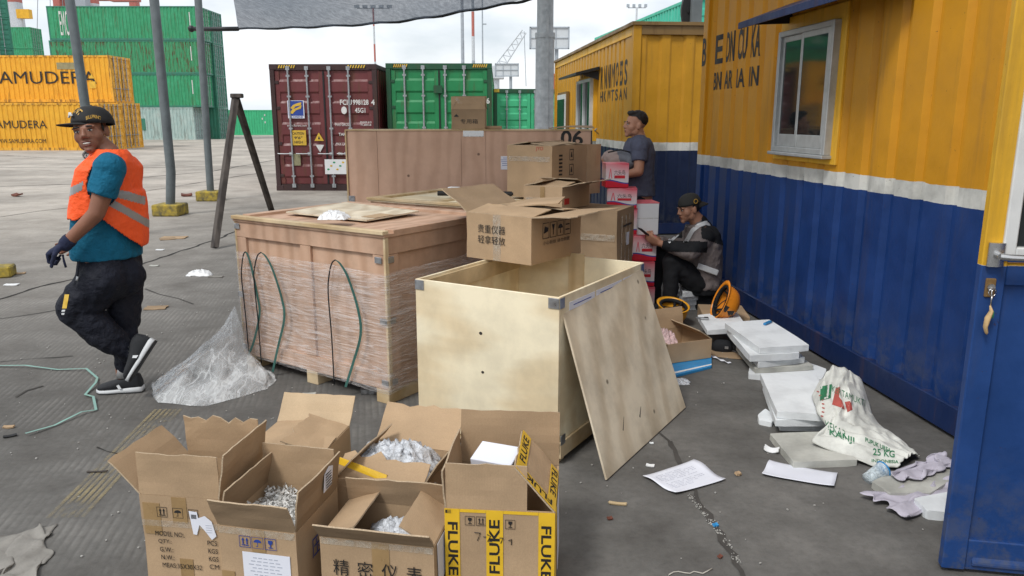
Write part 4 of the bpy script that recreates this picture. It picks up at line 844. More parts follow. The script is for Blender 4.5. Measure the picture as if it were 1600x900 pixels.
# --- light open plywood box
fl = Vector((-.497, 3.862, 0)); fr = Vector((.218, 3.432, 0)); e = (fr-fl).normalized(); rzB = math.atan2(e.y, e.x); Wb, Db, Hb = .834, 1.04, .832
t = thing('open_crate', 'pale plywood crate without a lid, nearest to the camera', 'crate', fl, rzB); cr2 = t; T_ = .014
for c, d, mt in (((Wb/2, T_/2, (Hb+.04)/2), (Wb, T_, Hb-.04), 'ply_light'), ((Wb/2, Db-T_/2, (Hb+.04)/2), (Wb, T_, Hb-.04), 'ply_light'), ((T_/2, Db/2, (Hb+.04)/2), (T_, Db-2*T_-.001, Hb-.04), 'ply_light'), ((Wb-T_/2, Db/2, (Hb+.04)/2), (T_, Db-2*T_-.001, Hb-.04), 'ply_light')):
    MB().box(c, d).build('panel', mt, t, bevel=.0015)
MB().box((Wb/2, Db/2, .075), (Wb-2*T_-.002, Db-2*T_-.002, .014)).build('floor_panel', 'ply_in', t)
MB().box((T_+.006, Db/2, Hb-.06), (.010, Db-2*T_-.01, .09)).build('batten', 'ply_in', t); MB().box((Wb/2, Db-T_-.006, .5), (.10, .010, .7)).build('batten', 'ply_in', t)
for y in (.05, Db-.05): MB().box((Wb/2, y, .035), (Wb-.02, .08, .068)).build('skid', 'pine', t, bevel=.003)
MB().box((Wb+.007, Db/2, .075), (.012, Db-.02, .08)).build('batten', 'pine', t)
for c in ((.028, -.003, Hb-.028), (Wb-.028, -.003, Hb-.030), (.028, -.003, .075), (Wb-.02, -.003, .10)): MB().box(c, (.056, .004, .05)).build('corner_bracket', 'zinc', t, bevel=.001)
for c in ((Wb+.003, .024, Hb-.030), (Wb+.003, Db-.025, Hb-.030), (Wb+.016, .026, .13)): MB().box(c, (.004, .046, .05)).build('corner_bracket', 'zinc', t, bevel=.001)
for x, z, r_ in ((.40, .60, .008), (.41, .40, .007), (.60, .20, .006), (.17, .06, .006)): MB().prism([(x+r_*math.cos(a*TAU/10)*1.2, -.0002, z+r_*math.sin(a*TAU/10)) for a in range(10)], (0, -.0012, 0)).build('knot', 'old_wood', t)
for y0, y1 in ((.10, .38), (.40, .72), (.74, .93)):
    s = MB().box((Wb+.0015, (y0+y1)/2, Hb-.062), (.002, y1-y0, .040)).build('paper_label', 'paper', t); MB().box((Wb+.003, (y0+y1)/2, Hb-.062), (.001, (y1-y0)*.7, .004)).build('printed_line', 'blueink', s)
# leaning weathered sheet
a, b_ = Vector((.430, 3.275, 0)), Vector((.996, 4.190, 0)); o = thing('leaning_sheet', 'weathered grey plywood sheet leaning against the open pale crate', 'plywood sheet', a)
tl, trr = G(873, 473, .795), G(1001, 421, .795); c0, c1 = Vector((0, 0, .004)), b_-a+Vector((0, 0, .004)); up = (tl-a); up2 = trr-a
nrm = (c1-c0).cross(up).normalized(); MB().prism([c0, c1, up2, up], nrm*.010).build('sheet', 'ply_grey', o, bevel=.001)
ux = (c1-c0).normalized(); uy = (up-c0); ul = uy.length; uy = uy.normalized(); sgn = 1 if nrm.dot(Vector((0, -1, 0))+Vector((1, 0, 0))) > 0 else -1
fo = nrm*(.0115 if sgn > 0 else -.0015)
for k, (x, y, w_, h_, an) in enumerate(((.30, .18, .10, .0035, .9), (.36, .52, .14, .003, .9), (.43, .50, .14, .003, .88), (.62, .45, .20, .0035, 1.35), (.80, .74, .09, .003, 1.1), (.50, .16, .06, .006, .8), (.72, .28, .05, .008, .6), (.25, .55, .07, .003, 1.2))):
    d_ = ux*math.cos(an)+uy*math.sin(an); s_ = ux*-math.sin(an)+uy*math.cos(an); p_ = c0+ux*x+uy*y; mb = MB(); mb.prism([p_-d_*w_/2-s_*h_+fo, p_+d_*w_/2-s_*h_*.3+fo, p_+d_*w_/2+s_*h_*.3+fo, p_-d_*w_/2+s_*h_+fo], fo.normalized()*.0006); mb.build('dark_split', 'old_wood', o)
# --- back crate beside the wrapped one
fl2 = Vector((-1.18, 6.30, 0)); e2 = Vector((.845, -.535, 0)); rz2 = math.atan2(e2.y, e2.x); W2, D2, H2 = 1.22, 1.02, 1.0
t = thing('back_crate', 'closed plywood crate with pine edges behind the wrapped crate', 'crate', fl2, rz2)
MB().box((W2/2, D2/2, .54), (W2-.03, D2-.03, .88)).build('panel', 'ply', t); MB().box((W2/2, D2/2, .985), (W2, D2, .012)).build('lid', 'ply_light', t)
for c, d in (((W2/2, .03, 1.0), (W2+.02, .08, .02)), ((W2/2, D2-.03, 1.0), (W2+.02, .08, .02)), ((.03, D2/2, .999), (.08, D2-.16, .02)), ((W2-.03, D2/2, .999), (.08, D2-.16, .02)), ((W2/2, D2/2, .998), (.08, D2-.16, .018))): batten(t, c, d, 'pine')
batten(t, (W2-.002, D2/2, .90), (.02, D2, .10)); batten(t, (W2/2, .002, .90), (W2, .02, .10)); batten(t, (W2-.002, D2/2, .15), (.02, D2, .10))
for y in (.1, D2-.1): MB().box((W2/2, y, .05), (W2, .1, .10)).build('skid', 'pine', t)
MB().box((W2+.011, D2-.04, .93), (.006, .07, .09)).build('corner_bracket', 'dark_steel', t)
# rolled black tube with a white piece of foam on it
p = G(740, 299, 1.04); o = thing('rolled_tube', 'black rolled rubber sheet lying on the back crate', 'roll', p)
mb = MB(); mb.tube([G(684, 302, 1.045)-p, G(800, 303, 1.045)-p], .020, 14); mb.tube([G(798, 303, 1.045)-p, G(802, 303, 1.045)-p], .012, 10); mb.build('roll', 'rubber', o, 50)
mb = MB(); a_ = G(697, 297, 1.066); o = mb.box((0, 0, .018), (.10, .05, .036), rotm(-.3)).build('foam_scrap', 'foam', None, bevel=.006, loc=G(710, 299, 1.064)); tag(o, 'small white foam block lying on the black roll', 'foam')
# --- tall crate marked 06
Yt = 7.62; xl, xr = D(540, 202, Yt).x, D(925, 197, Yt).x; zt_ = 1.535; t = thing('tall_crate', 'tall plywood crate stencilled 06 standing behind the others', 'crate', (xl, Yt, 0), R(1.2))
Wt = xr-xl; MB().box((Wt/2, .20, .81), (Wt-.01, .38, 1.44)).build('core', 'ply_tall', t)
for k, (a_, b2) in enumerate(((0, .02), (.02, .3), (.3, 1.12), (1.12, 1.36), (1.36, Wt))):
    if k: MB().box(((a_+b2)/2, .004, .82), (b2-a_-.003, .012, 1.425)).build('board', 'ply_tall', t)
MB().box((Wt/2, .20, zt_-.004), (Wt+.012, .42, .012)).build('lid', 'pine', t); MB().box((-.004, .012, .82), (.014, .03, 1.43)).build('edge_batten', 'pine', t); MB().box((Wt+.003, .012, .82), (.014, .03, 1.43)).build('edge_batten', 'old_wood', t)
for x in (.2, Wt-.2): MB().box((x, .2, .05), (.1, .38, .1)).build('skid', 'pine', t)
text('06', .2, 'ink', t, (Wt-.19, -.004, 1.455), FR, .03, width=.22, height=.15)
s = MB().box((1.58, -.0035, 1.215), (.145, .002, .13)).build('paper_label', 'paper', t)
for k in range(5): MB().box((1.57-.012*(k % 2), -.0052, 1.262-.018*k), (.08+.02*(k % 3), .001, .004)).build('printed_line', 'blueink', s)
MB().box((1.24, -.004, 1.497), (.20, .003, .055)).build('foil_tape', 'steel', t)
MB().box((.03, -.006, .86), (.06, .006, .07)).build('corner_bracket', 'zinc', t)
for x in (1.16, 1.19, 1.30, 1.33): MB().box((x, -.005, .96), (.012, .006, .03)).build('clip', 'old_wood', t)
# flattened cardboard on top
p = D(893, 193, 7.75); tag(MB().sheet(lambda u, v_: ((u-.5)*.44, (v_-.5)*.24, .012*math.sin(u*3)+.02*u*v_+.006), 10, 6, .006).build('flat_cardboard', 'card_dark', None, loc=(p.x, 7.8, zt_+.006)), 'flattened piece of cardboard lying on the right end of the tall crate', 'cardboard')
# ================= cartons
def flap_sheet(t, a, b_, upv, ln, bend, mat, seed, jag=.0, taper=0, th=.0055, name='flap', curl=0):
    """flap hinged on the edge a-b, leaving along the direction upv (unit)"""
    a, b_, upv = Vector(a), Vector(b_), Vector(upv).normalized(); ax = (b_-a).normalized(); nn = ax.cross(upv); mb = MB()
    def f(u, v_):
        l_ = ln*v_; e_ = (jag+.010)*noise.noise(Vector((u*9, seed, 0)))*(v_ > .99)
        s_ = 1-taper*v_*2; p = a+(b_-a)*(.5+(u-.5)*s_)+upv*(l_*(1+e_*3)); p += nn*(bend*ln*v_*v_+curl*ln*math.sin(u*math.pi)*v_+.035*ln*noise.noise(Vector((u*2.5, v_*2.5, seed)))*min(1,v_*3)); return p
    mb.sheet(f, 10, 7, th, emi=1); return mb.build(name, [mat, 'card_edge'], t, False)
def carton(name, label, p, rz, w, d, h, flaps, mat='card', group='open cartons', inner='card_in', th=.006, contents=None, cat='carton', tapes=True, rot3=None):
    """flaps: dict f/b/l/r -> (angle from straight up, + outward; length; bend; jag)"""
    t = thing(name, label, cat, p, rz, group)
    mb = MB()
    for c, s_ in (((0, -d/2+th/2, h/2), (w, th, h)), ((0, d/2-th/2, h/2), (w, th, h)), ((-w/2+th/2, 0, h/2), (th, d-2*th, h)), ((w/2-th/2, 0, h/2), (th, d-2*th, h)), ((0, 0, th/2+.001), (w-2*th, d-2*th, th))): mb.box(c, s_)
    bmesh.ops.subdivide_edges(mb.bm, edges=mb.bm.edges[:], cuts=3, use_grid_fill=True)
    for v in mb.bm.verts:
        k = v.co.z/h*(1-v.co.z/h)*4 if h else 0; o_ = .005*noise.noise(v.co*5+Vector((w*9, d*7, 0))); v.co.x -= math.copysign(abs(o_)*k, v.co.x); v.co.y -= math.copysign(abs(o_)*.8*k, v.co.y)
    mb.build('box_body', mat, t)
    E_ = {'f': ((-w/2, -d/2+.004, h), (w/2, -d/2+.004, h), (0, -1, 0)), 'b': ((w/2, d/2-.004, h), (-w/2, d/2-.004, h), (0, 1, 0)), 'l': ((-w/2+.004, d/2, h), (-w/2+.004, -d/2, h), (-1, 0, 0)), 'r': ((w/2-.004, -d/2, h), (w/2-.004, d/2, h), (1, 0, 0))}
    for i, (k, f) in enumerate(flaps.items()):
        a, b_, o_ = E_[k]; ang = R(f[0]); upv = Vector((0, 0, math.cos(ang)))+Vector(o_)*math.sin(ang)
        if len(f) > 5: upv = upv+Vector(f[5])
        ob = flap_sheet(t, Vector(a)+Vector((0, 0, .001)), Vector(b_)+Vector((0, 0, .001)), upv, f[1], f[2] if len(f) > 2 else .03, f[4] if len(f) > 4 else mat, seed=w*31+i*7, jag=f[3] if len(f) > 3 else 0, curl=.01)
        ob['side'] = k
    return t
def icon_arrows(t, x, y, z, s=.03, mat='ink', face='f', frame=True):
    mb = MB(); yo = y
    def R2(x0, z0, x1, z1): mb.prism([(x0, yo, z0), (x1, yo, z0), (x1, yo, z1), (x0, yo, z1)], (0, -.0008, 0))
    if frame:
        for a in ((-1, -1, 1, -.94), (-1, .94, 1, 1), (-1, -.94, -.94, .94), (.94, -.94, 1, .94)): R2(x+a[0]*s, z+a[1]*s, x+a[2]*s, z+a[3]*s)
    for dx in (-.35, .35):
        R2(x+(dx-.09)*s, z-.45*s, x+(dx+.09)*s, z+.3*s); mb.prism([(x+(dx-.24)*s, yo, z+.25*s), (x+(dx+.24)*s, yo, z+.25*s), (x+dx*s, yo, z+.7*s)], (0, -.0008, 0))
    R2(x-.6*s, z-.68*s, x+.6*s, z-.55*s); return mb.build('printed_icon', mat, t)
def icon_glass(t, x, y, z, s=.03, mat='ink'):
    mb = MB()
    def R2(x0, z0, x1, z1): mb.prism([(x0, y, z0), (x1, y, z0), (x1, y, z1), (x0, y, z1)], (0, -.0008, 0))
    for a in ((-1, -1, 1, -.94), (-1, .94, 1, 1), (-1, -.94, -.94, .94), (.94, -.94, 1, .94)): R2(x+a[0]*s, z+a[1]*s, x+a[2]*s, z+a[3]*s)
    mb.prism([(x-.4*s, y, z+.65*s), (x-.38*s, y, z+.15*s), (x-.1*s, y, z-.12*s), (x+.1*s, y, z-.12*s), (x+.38*s, y, z+.15*s), (x+.4*s, y, z+.65*s)], (0, -.0008, 0)); R2(x-.07*s, z-.55*s, x+.07*s, z-.1*s); R2(x-.38*s, z-.68*s, x+.38*s, z-.55*s)
    return mb.build('printed_icon', mat, t)
def icon_umbrella(t, x, y, z, s=.03, mat='ink'):
    mb = MB()
    def R2(x0, z0, x1, z1): mb.prism([(x0, y, z0), (x1, y, z0), (x1, y, z1), (x0, y, z1)], (0, -.0008, 0))
    for a in ((-1, -1, 1, -.94), (-1, .94, 1, 1), (-1, -.94, -.94, .94), (.94, -.94, 1, .94)): R2(x+a[0]*s, z+a[1]*s, x+a[2]*s, z+a[3]*s)
    mb.prism([(x+.7*s*math.cos(k*math.pi/10), y, z+.05*s+.55*s*math.sin(k*math.pi/10)) for k in range(11)], (0, -.0008, 0)); R2(x-.05*s, z-.6*s, x+.05*s, z+.1*s); R2(x-.3*s, z-.65*s, x+.05*s, z-.55*s); return mb.build('printed_icon', mat, t)
def label_sheet(t, x, y, z, w, h, mat='paper', rows=7, ink='paper_text', name='paper_label', slant=0):
    s = MB().prism([(x-w/2, y, z-h/2), (x+w/2, y, z-h/2+slant), (x+w/2, y, z+h/2+slant), (x-w/2, y, z+h/2)], (0, -.001, 0)).build(name, mat, t)
    for k in range(rows):
        zz = z+h*.36-k*h*.75/max(1, rows); ww = w*(.55+.25*((k*37) % 5)/5); mb = MB(); n_ = 5
        for j in range(n_): mb.prism([(x-ww/2+ww*j/n_, y-.0012, zz-.0016), (x-ww/2+ww*(j+.7)/n_, y-.0012, zz-.0016), (x-ww/2+ww*(j+.7)/n_, y-.0012, zz+.0016), (x-ww/2+ww*j/n_, y-.0012, zz+.0016)], (0, -.0006, 0))
        mb.build('printed_line', ink, s)
    return s
def tape_f(t, x0, x1, z0, z1, y, mat='tape', name='tape'):
    return MB().prism([(x0, y, z0), (x1, y, z0), (x1, y, z1), (x0, y, z1)], (0, -.0012, 0)).build(name, mat, t)
def handmark(t, pts, y, r=.0016, mat='ink'):
    return MB().tube([(p_[0], y, p_[1]) for p_ in pts], r, 4).build('handwriting', mat, t)
# ---- A: carton with model table
hA = .34; A0 = G(217, 772, hA); A1 = G(343, 781, hA); wA = (A1-A0).length; rzA = math.atan2((A1-A0).y, (A1-A0).x); dA = .33
def org(A0_, rz, w, d): return Vector((A0_.x, A0_.y, 0))+rotm(rz) @ Vector((w/2, d/2, 0))
t = carton('open_carton', 'brown carton with MODEL NO and weight lines printed on its front', org(A0, rzA, wA, dA), rzA, wA, dA, hA,
           {'f': (-2, .155, .02), 'l': (50, .17, .02, 0, 'card_in', (0, .15, 0)), 'r': (12, .17, -.02), 'b': (-6, .17, .02, .07)})
yf = -dA/2-.0015; xl_ = -wA/2
for k, (s_, x, w_) in enumerate((('MODEL NO:.', .085, .10), ('QTY.:', .063, .045), ('G.W.:', .066, .046), ('N.W.:', .068, .045), ('MEAS:35X30X32', .12, .135))): text(s_, .05, 'ink', t, (xl_+x+.02, yf-.0022, hA-.145-.031*k), FR, .004, width=w_*1.12, height=.0185)
for k, (s_, x) in enumerate((('PCS', .0), ('KGS', .0), ('KGS', 0), ('CM', 0))): text(s_, .05, 'ink', t, (wA/2-.040, yf-.0022, hA-.168-.031*k), FR, .004, width=.036, height=.0185)
icon_arrows(t, xl_+.082, yf, hA-.062, .019); icon_umbrella(t, xl_+.142, yf, hA-.062, .019); icon_glass(t, xl_+.20, yf, hA-.062, .018)
tape_f(t, -.03, .025, hA-.10, hA-.002, yf+.0012); tape_f(t, xl_+.01, xl_+.075, hA-.15, hA-.03, yf+.0012)
tape_f(t, xl_+.002, wA/2-.002, hA-.118, hA-.095, yf+.001, 'clear_tape'); tape_f(t, -.02, .03, .0, .10, yf+.001)
s = MB().prism([(wA/2-.118, yf-.001, hA-.05), (wA/2-.088, yf-.001, hA-.052), (wA/2-.085, yf-.001, hA-.075), (wA/2-.06, yf-.001, hA-.065), (wA/2-.035, yf-.001, hA-.085), (wA/2-.022, yf-.001, hA-.14), (wA/2-.04, yf-.001, hA-.155), (wA/2-.065, yf-.001, hA-.12), (wA/2-.082, yf-.001, hA-.10), (wA/2-.095, yf-.001, hA-.14), (wA/2-.108, yf-.001, hA-.138)], (0, -.001, 0)).build('torn_label', 'paper', t)
for k in range(7): MB().box((wA/2-.110+.003*k, yf-.0025, hA-.070), (.0012+.0008*(k % 2), .0006, .016)).build('barcode_bar', 'ink', s)
for k in range(4): MB().box((wA/2-.048, yf-.0025, hA-.10-.009*k), (.022, .0006, .0018)).build('printed_line', 'paper_text', s)
# crossed marker scribble on the left flap's inner face is on the flap: short strokes
# ---- B: carton full of shredded foil
hB = .285; B0 = G(340, 820, hB); B1 = G(462, 834, hB); wB = (B1-B0).length; rzBn = math.atan2((B1-B0).y, (B1-B0).x); dB = .33
t = carton('open_carton', 'brown carton filled with silver shredded foil and a paper table on its front', org(B0, rzBn, wB, dB), rzBn, wB, dB, hB,
           {'f': (22, .125, .02, .0, 'card_dark'), 'r': (8, .15, .0, 0, 'card_dark'), 'b': (-4, .16, .03, .0, 'card'), 'l': (-16, .13, .02, .0, 'card_dark')})
tB = t; yf = -dB/2-.0015
for k, fn_ in enumerate((icon_arrows, icon_umbrella, icon_glass)): fn_(t, -.045+.047*k, yf, hB-.05, .021, 'blueink')
tape_f(t, -wB/2+.004, wB/2-.004, hB-.026, hB-.002, yf+.0008, 'clear_tape'); tape_f(t, -wB/2+.002, -wB/2+.05, hB-.20, hB-.17, yf+.0008); tape_f(t, -.02, .03, hB-.085, hB-.002, yf+.0009)
label_sheet(t, .03, yf, hB-.155, .175, .135, rows=8)
rt = thing
def rside(t, body, size, mat, w, d, x_along, z, width, height, bold=.02): return text(body, size, mat, t, (w/2+.0015, -d/2+x_along, z), RT, bold, width=width, height=height)
rside(t, '压力', .1, 'blueink', wB, dB, .17, hB-.12, .13, .075, .03)
s = MB().prism([(wB/2+.016, .02, hB+.055), (wB/2+.016, .085, hB+.06), (wB/2+.022, .09, hB+.13), (wB/2+.022, .06, hB+.14), (wB/2+.018, .03, hB+.12)], (.002, 0, 0)).build('address_label', 'paper', t)
for k in range(6): MB().box((wB/2+.0225, .055, hB+.068+.010*k), (.001, .045, .003)).build('printed_line', 'ink', s)
mb = MB(); r_ = random.Random(3)          # the shreds: one heap nobody could count
for k in range(1500):
    x, y = r_.uniform(-wB/2+.015, wB/2-.015), r_.uniform(-dB/2+.015, dB/2-.015); z = hB-.028+.035*noise.noise(Vector((x*9, y*9, 1)))+r_.uniform(-.01, .022)
    a = Vector((r_.uniform(-1, 1), r_.uniform(-1, 1), r_.uniform(-.5, .6))).normalized()*r_.uniform(.010, .028); s_ = a.cross(Vector((r_.uniform(-1, 1), r_.uniform(-1, 1), r_.uniform(-1, 1)))).normalized()*.003
    p_ = Vector((x, y, z)); mb.poly([p_-a/2-s_, p_+a/2-s_, p_+a/2+s_, p_-a/2+s_])
M['shred'] = plain('silver_shred', (.86, .86, .84), .35, .1, var=.35, scale=60)
mb.box((0, 0, hB-.075), (wB-.02, dB-.02, .05)); tag(mb.build('foil_shred', 'shred', t), kind='stuff')
# ---- C: closed-ish carton behind B
hC = .30; pC = (G(425, 690, hC)+G(540, 700, hC))/2; t = carton('open_carton', 'brown carton with one raised pale flap, behind the foil carton', (pC.x-.06, pC.y+.08, 0), R(-9), .34, .30, hC,
           {'b': (42, .14, -.05, .0, 'card_light'), 'l': (-84, .16, .0), 'r': (-78, .17, .03, .05), 'f': (-86, .14, .02)})
tape_f(t, -.16, .16, hC-.10, hC-.06, -.1515)
# ---- D: carton with bubble wrap
hD = .285; D0 = G(520, 770, hD); pD = Vector((-.46, 2.84, 0)); t = carton('open_carton', 'brown carton stuffed with bubble wrap and yellow tape, in the middle of the row', pD, R(-16), .36, .36, hD,
           {'b': (52, .19, -.10, .03, 'card'), 'r': (30, .13, .02, .0, 'card'), 'f': (-60, .12, .05, .12, 'card'), 'l': (-40, .12, .0, 0, 'card')}); tD = t
iv = (Matrix.Translation(pD) @ rotm(R(-16))).inverted(); qd = [iv @ D(x, y, Y_) for x, y, Y_ in ((527, 712, 2.76), (606, 742, 2.70), (596, 780, 2.66), (527, 756, 2.72))]
nd_ = (qd[1]-qd[0]).cross(qd[3]-qd[0]).normalized(); nd_ = nd_ if nd_.z > 0 else -nd_; tf = MB().prism(qd, nd_*.006).build('torn_flap', 'card', t)
def inq(a, b_): return qd[0].lerp(qd[1], a).lerp(qd[3].lerp(qd[2], a), b_)+nd_*.0068
for pl in ([(0, 0), (1, 0), (1, .30), (0, .26)], [(.80, .30), (1, .30), (1, 1), (.84, 1)]): MB().prism([inq(*p_) for p_ in pl], nd_*.0015).build('yellow_tape', 'ytape', tf)
for k, (x, y, z, rx, ry, hh_) in enumerate(((-.08, .03, .27, .13, .11, .10), (.07, .06, .27, .12, .11, .13))): pass
o = crumple('bubble_wrap', 'crumpled clear bubble wrap heaped in the carton with yellow tape', 'bubble wrap', (pD.x-.01, pD.y+.03, hD-.035), .17, .135, .13, 'bubble', 9, 40, fold=3.5)
# ---- E: carton with four large characters
hE = .27; E0 = G(499, 838, hE); E1 = G(678, 856, hE); wE = (E1-E0).length; rzE = math.atan2((E1-E0).y, (E1-E0).x); dE = .26
t = carton('open_carton', 'brown carton with four large Chinese characters, front row middle', org(E0, rzE, wE, dE), rzE, wE, dE, hE,
           {'f': (38, .085, .0, .0, 'card_dark'), 'b': (-8, .10, -.05, .02, 'card_dark'), 'l': (-70, .13, .02), 'r': (-62, .13, .02)})
yf = -dE/2-.0015
for k, ch in enumerate('精密仪表'): text(ch, .1, 'ink', t, (-.125+.085*k, yf-.0028, hE-.105), FR, .02, width=.055, height=.06)
tape_f(t, -wE/2+.004, wE/2-.004, hE-.024, hE-.002, yf+.0004, 'clear_tape'); tape_f(t, -.015, .045, .02, hE-.004, yf+.001, 'tape'); tape_f(t, .13, .19, hE-.10, hE-.004, yf+.001, 'clear_tape')
label_sheet(t, 0, 0, 0, .001, .001, rows=0).name = 'paper_label'
bpy.data.objects.remove(t.children[-1])
s = MB().prism([(wE/2+.002, -.10, hE-.005), (wE/2+.002, .10, hE-.01), (wE/2+.002, .08, hE-.15), (wE/2+.002, -.09, hE-.17)], (.0012, 0, 0)).build('paper_label', 'paper', t)
crumple('bubble_wrap_piece', 'small piece of bubble wrap in the carton with four large characters', 'bubble wrap', org(E0, rzE, wE, dE)+Vector((.02, .03, hE-.07)), .09, .07, .07, 'bubble', 12, 24)
# ---- F: carton with black on yellow tape
hF = .36; F0 = G(694, 793, hF); F1 = G(868, 801, hF); wF = (F1-F0).length; rzFn = math.atan2((F1-F0).y, (F1-F0).x); dF = .36
t = carton('open_carton', 'tall carton sealed with black on yellow lettered tape, right end of the row', org(F0, rzFn, wF, dF), rzFn, wF, dF, hF,
           {'b': (8, .20, .02, .0, 'card_in'), 'l': (4, .13, .0, .0, 'card')})
tF = t; yf = -dF/2-.0015
# front flap stands up but is narrower
flap_sheet(t, (-wF/2+.004, -dF/2+.004, hF), (wF/2-.095, -dF/2+.004, hF), (0, .10, 1), .155, .03, 'card', 5)
# right flap: leaning in over the opening with yellow border tape
fa, fb = Vector((wF/2-.004, -dF/2+.0, hF)), Vector((wF/2-.004, dF/2-.05, hF)); fu_ = Vector((-.66, .04, .75)).normalized()
fp = flap_sheet(t, fa, fb, fu_, .20, .0, 'card', 8, taper=0)
n_ = (fb-fa).normalized().cross(fu_); n_ = n_ if n_.z > 0 else -n_
def on_flap(a, b_): return fa+(fb-fa)*a+fu_*(.20*b_)+n_*.0045
LF2 = (fb-fa).length
def fstrip(a0, b0_, a1, b1, mat='ytape'): MB().prism([on_flap(a0, b0_), on_flap(a1, b0_), on_flap(a1, b1), on_flap(a0, b1)], n_*.0012).build('lettered_tape', mat, fp)
fstrip(0.0, 0.0, .16, 1.0); fstrip(.16, .78, 1, 1.0); fstrip(.16, 0, .96, .2)
def ftext(s_, a, b_, w_, h_, turn):
    x_ = (fb-fa).normalized(); y_ = n_.cross(x_); Mx = Matrix((x_, y_, n_)).transposed(); q = Mx.to_4x4() @ Matrix.Rotation(turn, 4, 'Z'); o_ = text(s_, .1, 'ink', fp, (0, 0, 0), (0, 0, 0), .03, width=w_, height=h_); o_.matrix_local = Matrix.Translation(on_flap(a, b_)+n_*.0018) @ q; return o_
ftext('FLUKE', .08, .5, .16, .035, R(90)); ftext('FLUKE', .58, .89, .20, .030, 0); ftext('FLUKE', .58, .10, .19, .030, R(180))
# front tapes
def ytape(x0, x1, z0, z1, mat='ytape'): return tape_f(t, x0, x1, z0, z1, yf+.0008, mat, 'lettered_tape')
ytape(-wF/2+.001, -wF/2+.052, 0.0, hF-.002); ytape(-.045, .012, .0, hF-.002); ytape(wF/2-.056, wF/2-.001, 0, hF-.002)
tape_f(t, -wF/2+.053, -.046, hF-.013, hF-.002, yf+.0008, 'ytape', 'lettered_tape'); tape_f(t, .013, wF/2-.057, hF-.013, hF-.002, yf+.0008, 'ytape', 'lettered_tape')
def vtext(s_, x, z, h_, w_, turn=-90): o_ = text(s_, .1, 'ink', t, (x, yf-.0012, z), (0, 0, 0), .035, width=h_, height=w_); o_.rotation_euler = (R(90), R(turn)*-1, 0); return o_
vtext('FLUKE', -wF/2+.028, hF-.15, .20, .034); vtext('FLUKE', wF/2-.030, hF-.15, .20, .034); vtext('FLUKE', -.017, hF-.135, .20, .036, 90)
for xx in (-.045, ): text('E', .1, 'ink', t, (-wF/2+.014, yf-.001, hF-.012), FR, .03, width=.02, height=.012)
icon_glass(t, -.10, yf, hF-.043, .0165); icon_arrows(t, -.062, yf, hF-.043, .0165); icon_glass(t, .036, yf, hF-.050, .0165)
handmark(t, [(-.085, hF-.085), (-.065, hF-.086), (-.075, hF-.115)], yf-.001); handmark(t, [(-.055, hF-.10), (-.045, hF-.10)], yf-.001); handmark(t, [(-.042, hF-.09), (-.03, hF-.095), (-.04, hF-.115), (-.025, hF-.115)], yf-.0022); handmark(t, [(.0, hF-.10), (.012, hF-.10), (.004, hF-.12)], yf-.0022); handmark(t, [(.03, hF-.11), (.04, hF-.104), (.04, hF-.125)], yf-.001)
# right side tape and hanging paper
s = MB().prism([(wF/2+.003, -.10, hF-.02), (wF/2+.003, .06, hF-.02), (wF/2+.006, .06, hF-.25), (wF/2+.006, -.10, hF-.26)], (.001, 0, 0)).build('paper_label', 'paper', t)
MB().prism([(wF/2+.0015, -dF/2+.002, 0), (wF/2+.0015, -dF/2+.045, 0), (wF/2+.0015, -dF/2+.045, hF), (wF/2+.0015, -dF/2+.002, hF)], (.001, 0, 0)).build('lettered_tape', 'ytape', t)
pp = org(F0, rzFn, wF, dF); o = thing('white_box', 'white paper box standing inside the carton with yellow tape', 'box', (pp.x-.02, pp.y+.04, hF-.14), R(-22))
MB().box((0, 0, .13), (.155, .11, .26), Matrix.Rotation(.22, 3, 'X')).build('box', 'paper', o, bevel=.002); MB().box((0, -.058-.028, .19), (.12, .002, .03), Matrix.Rotation(.22, 3, 'X')).build('fold_flap', 'paper', o)
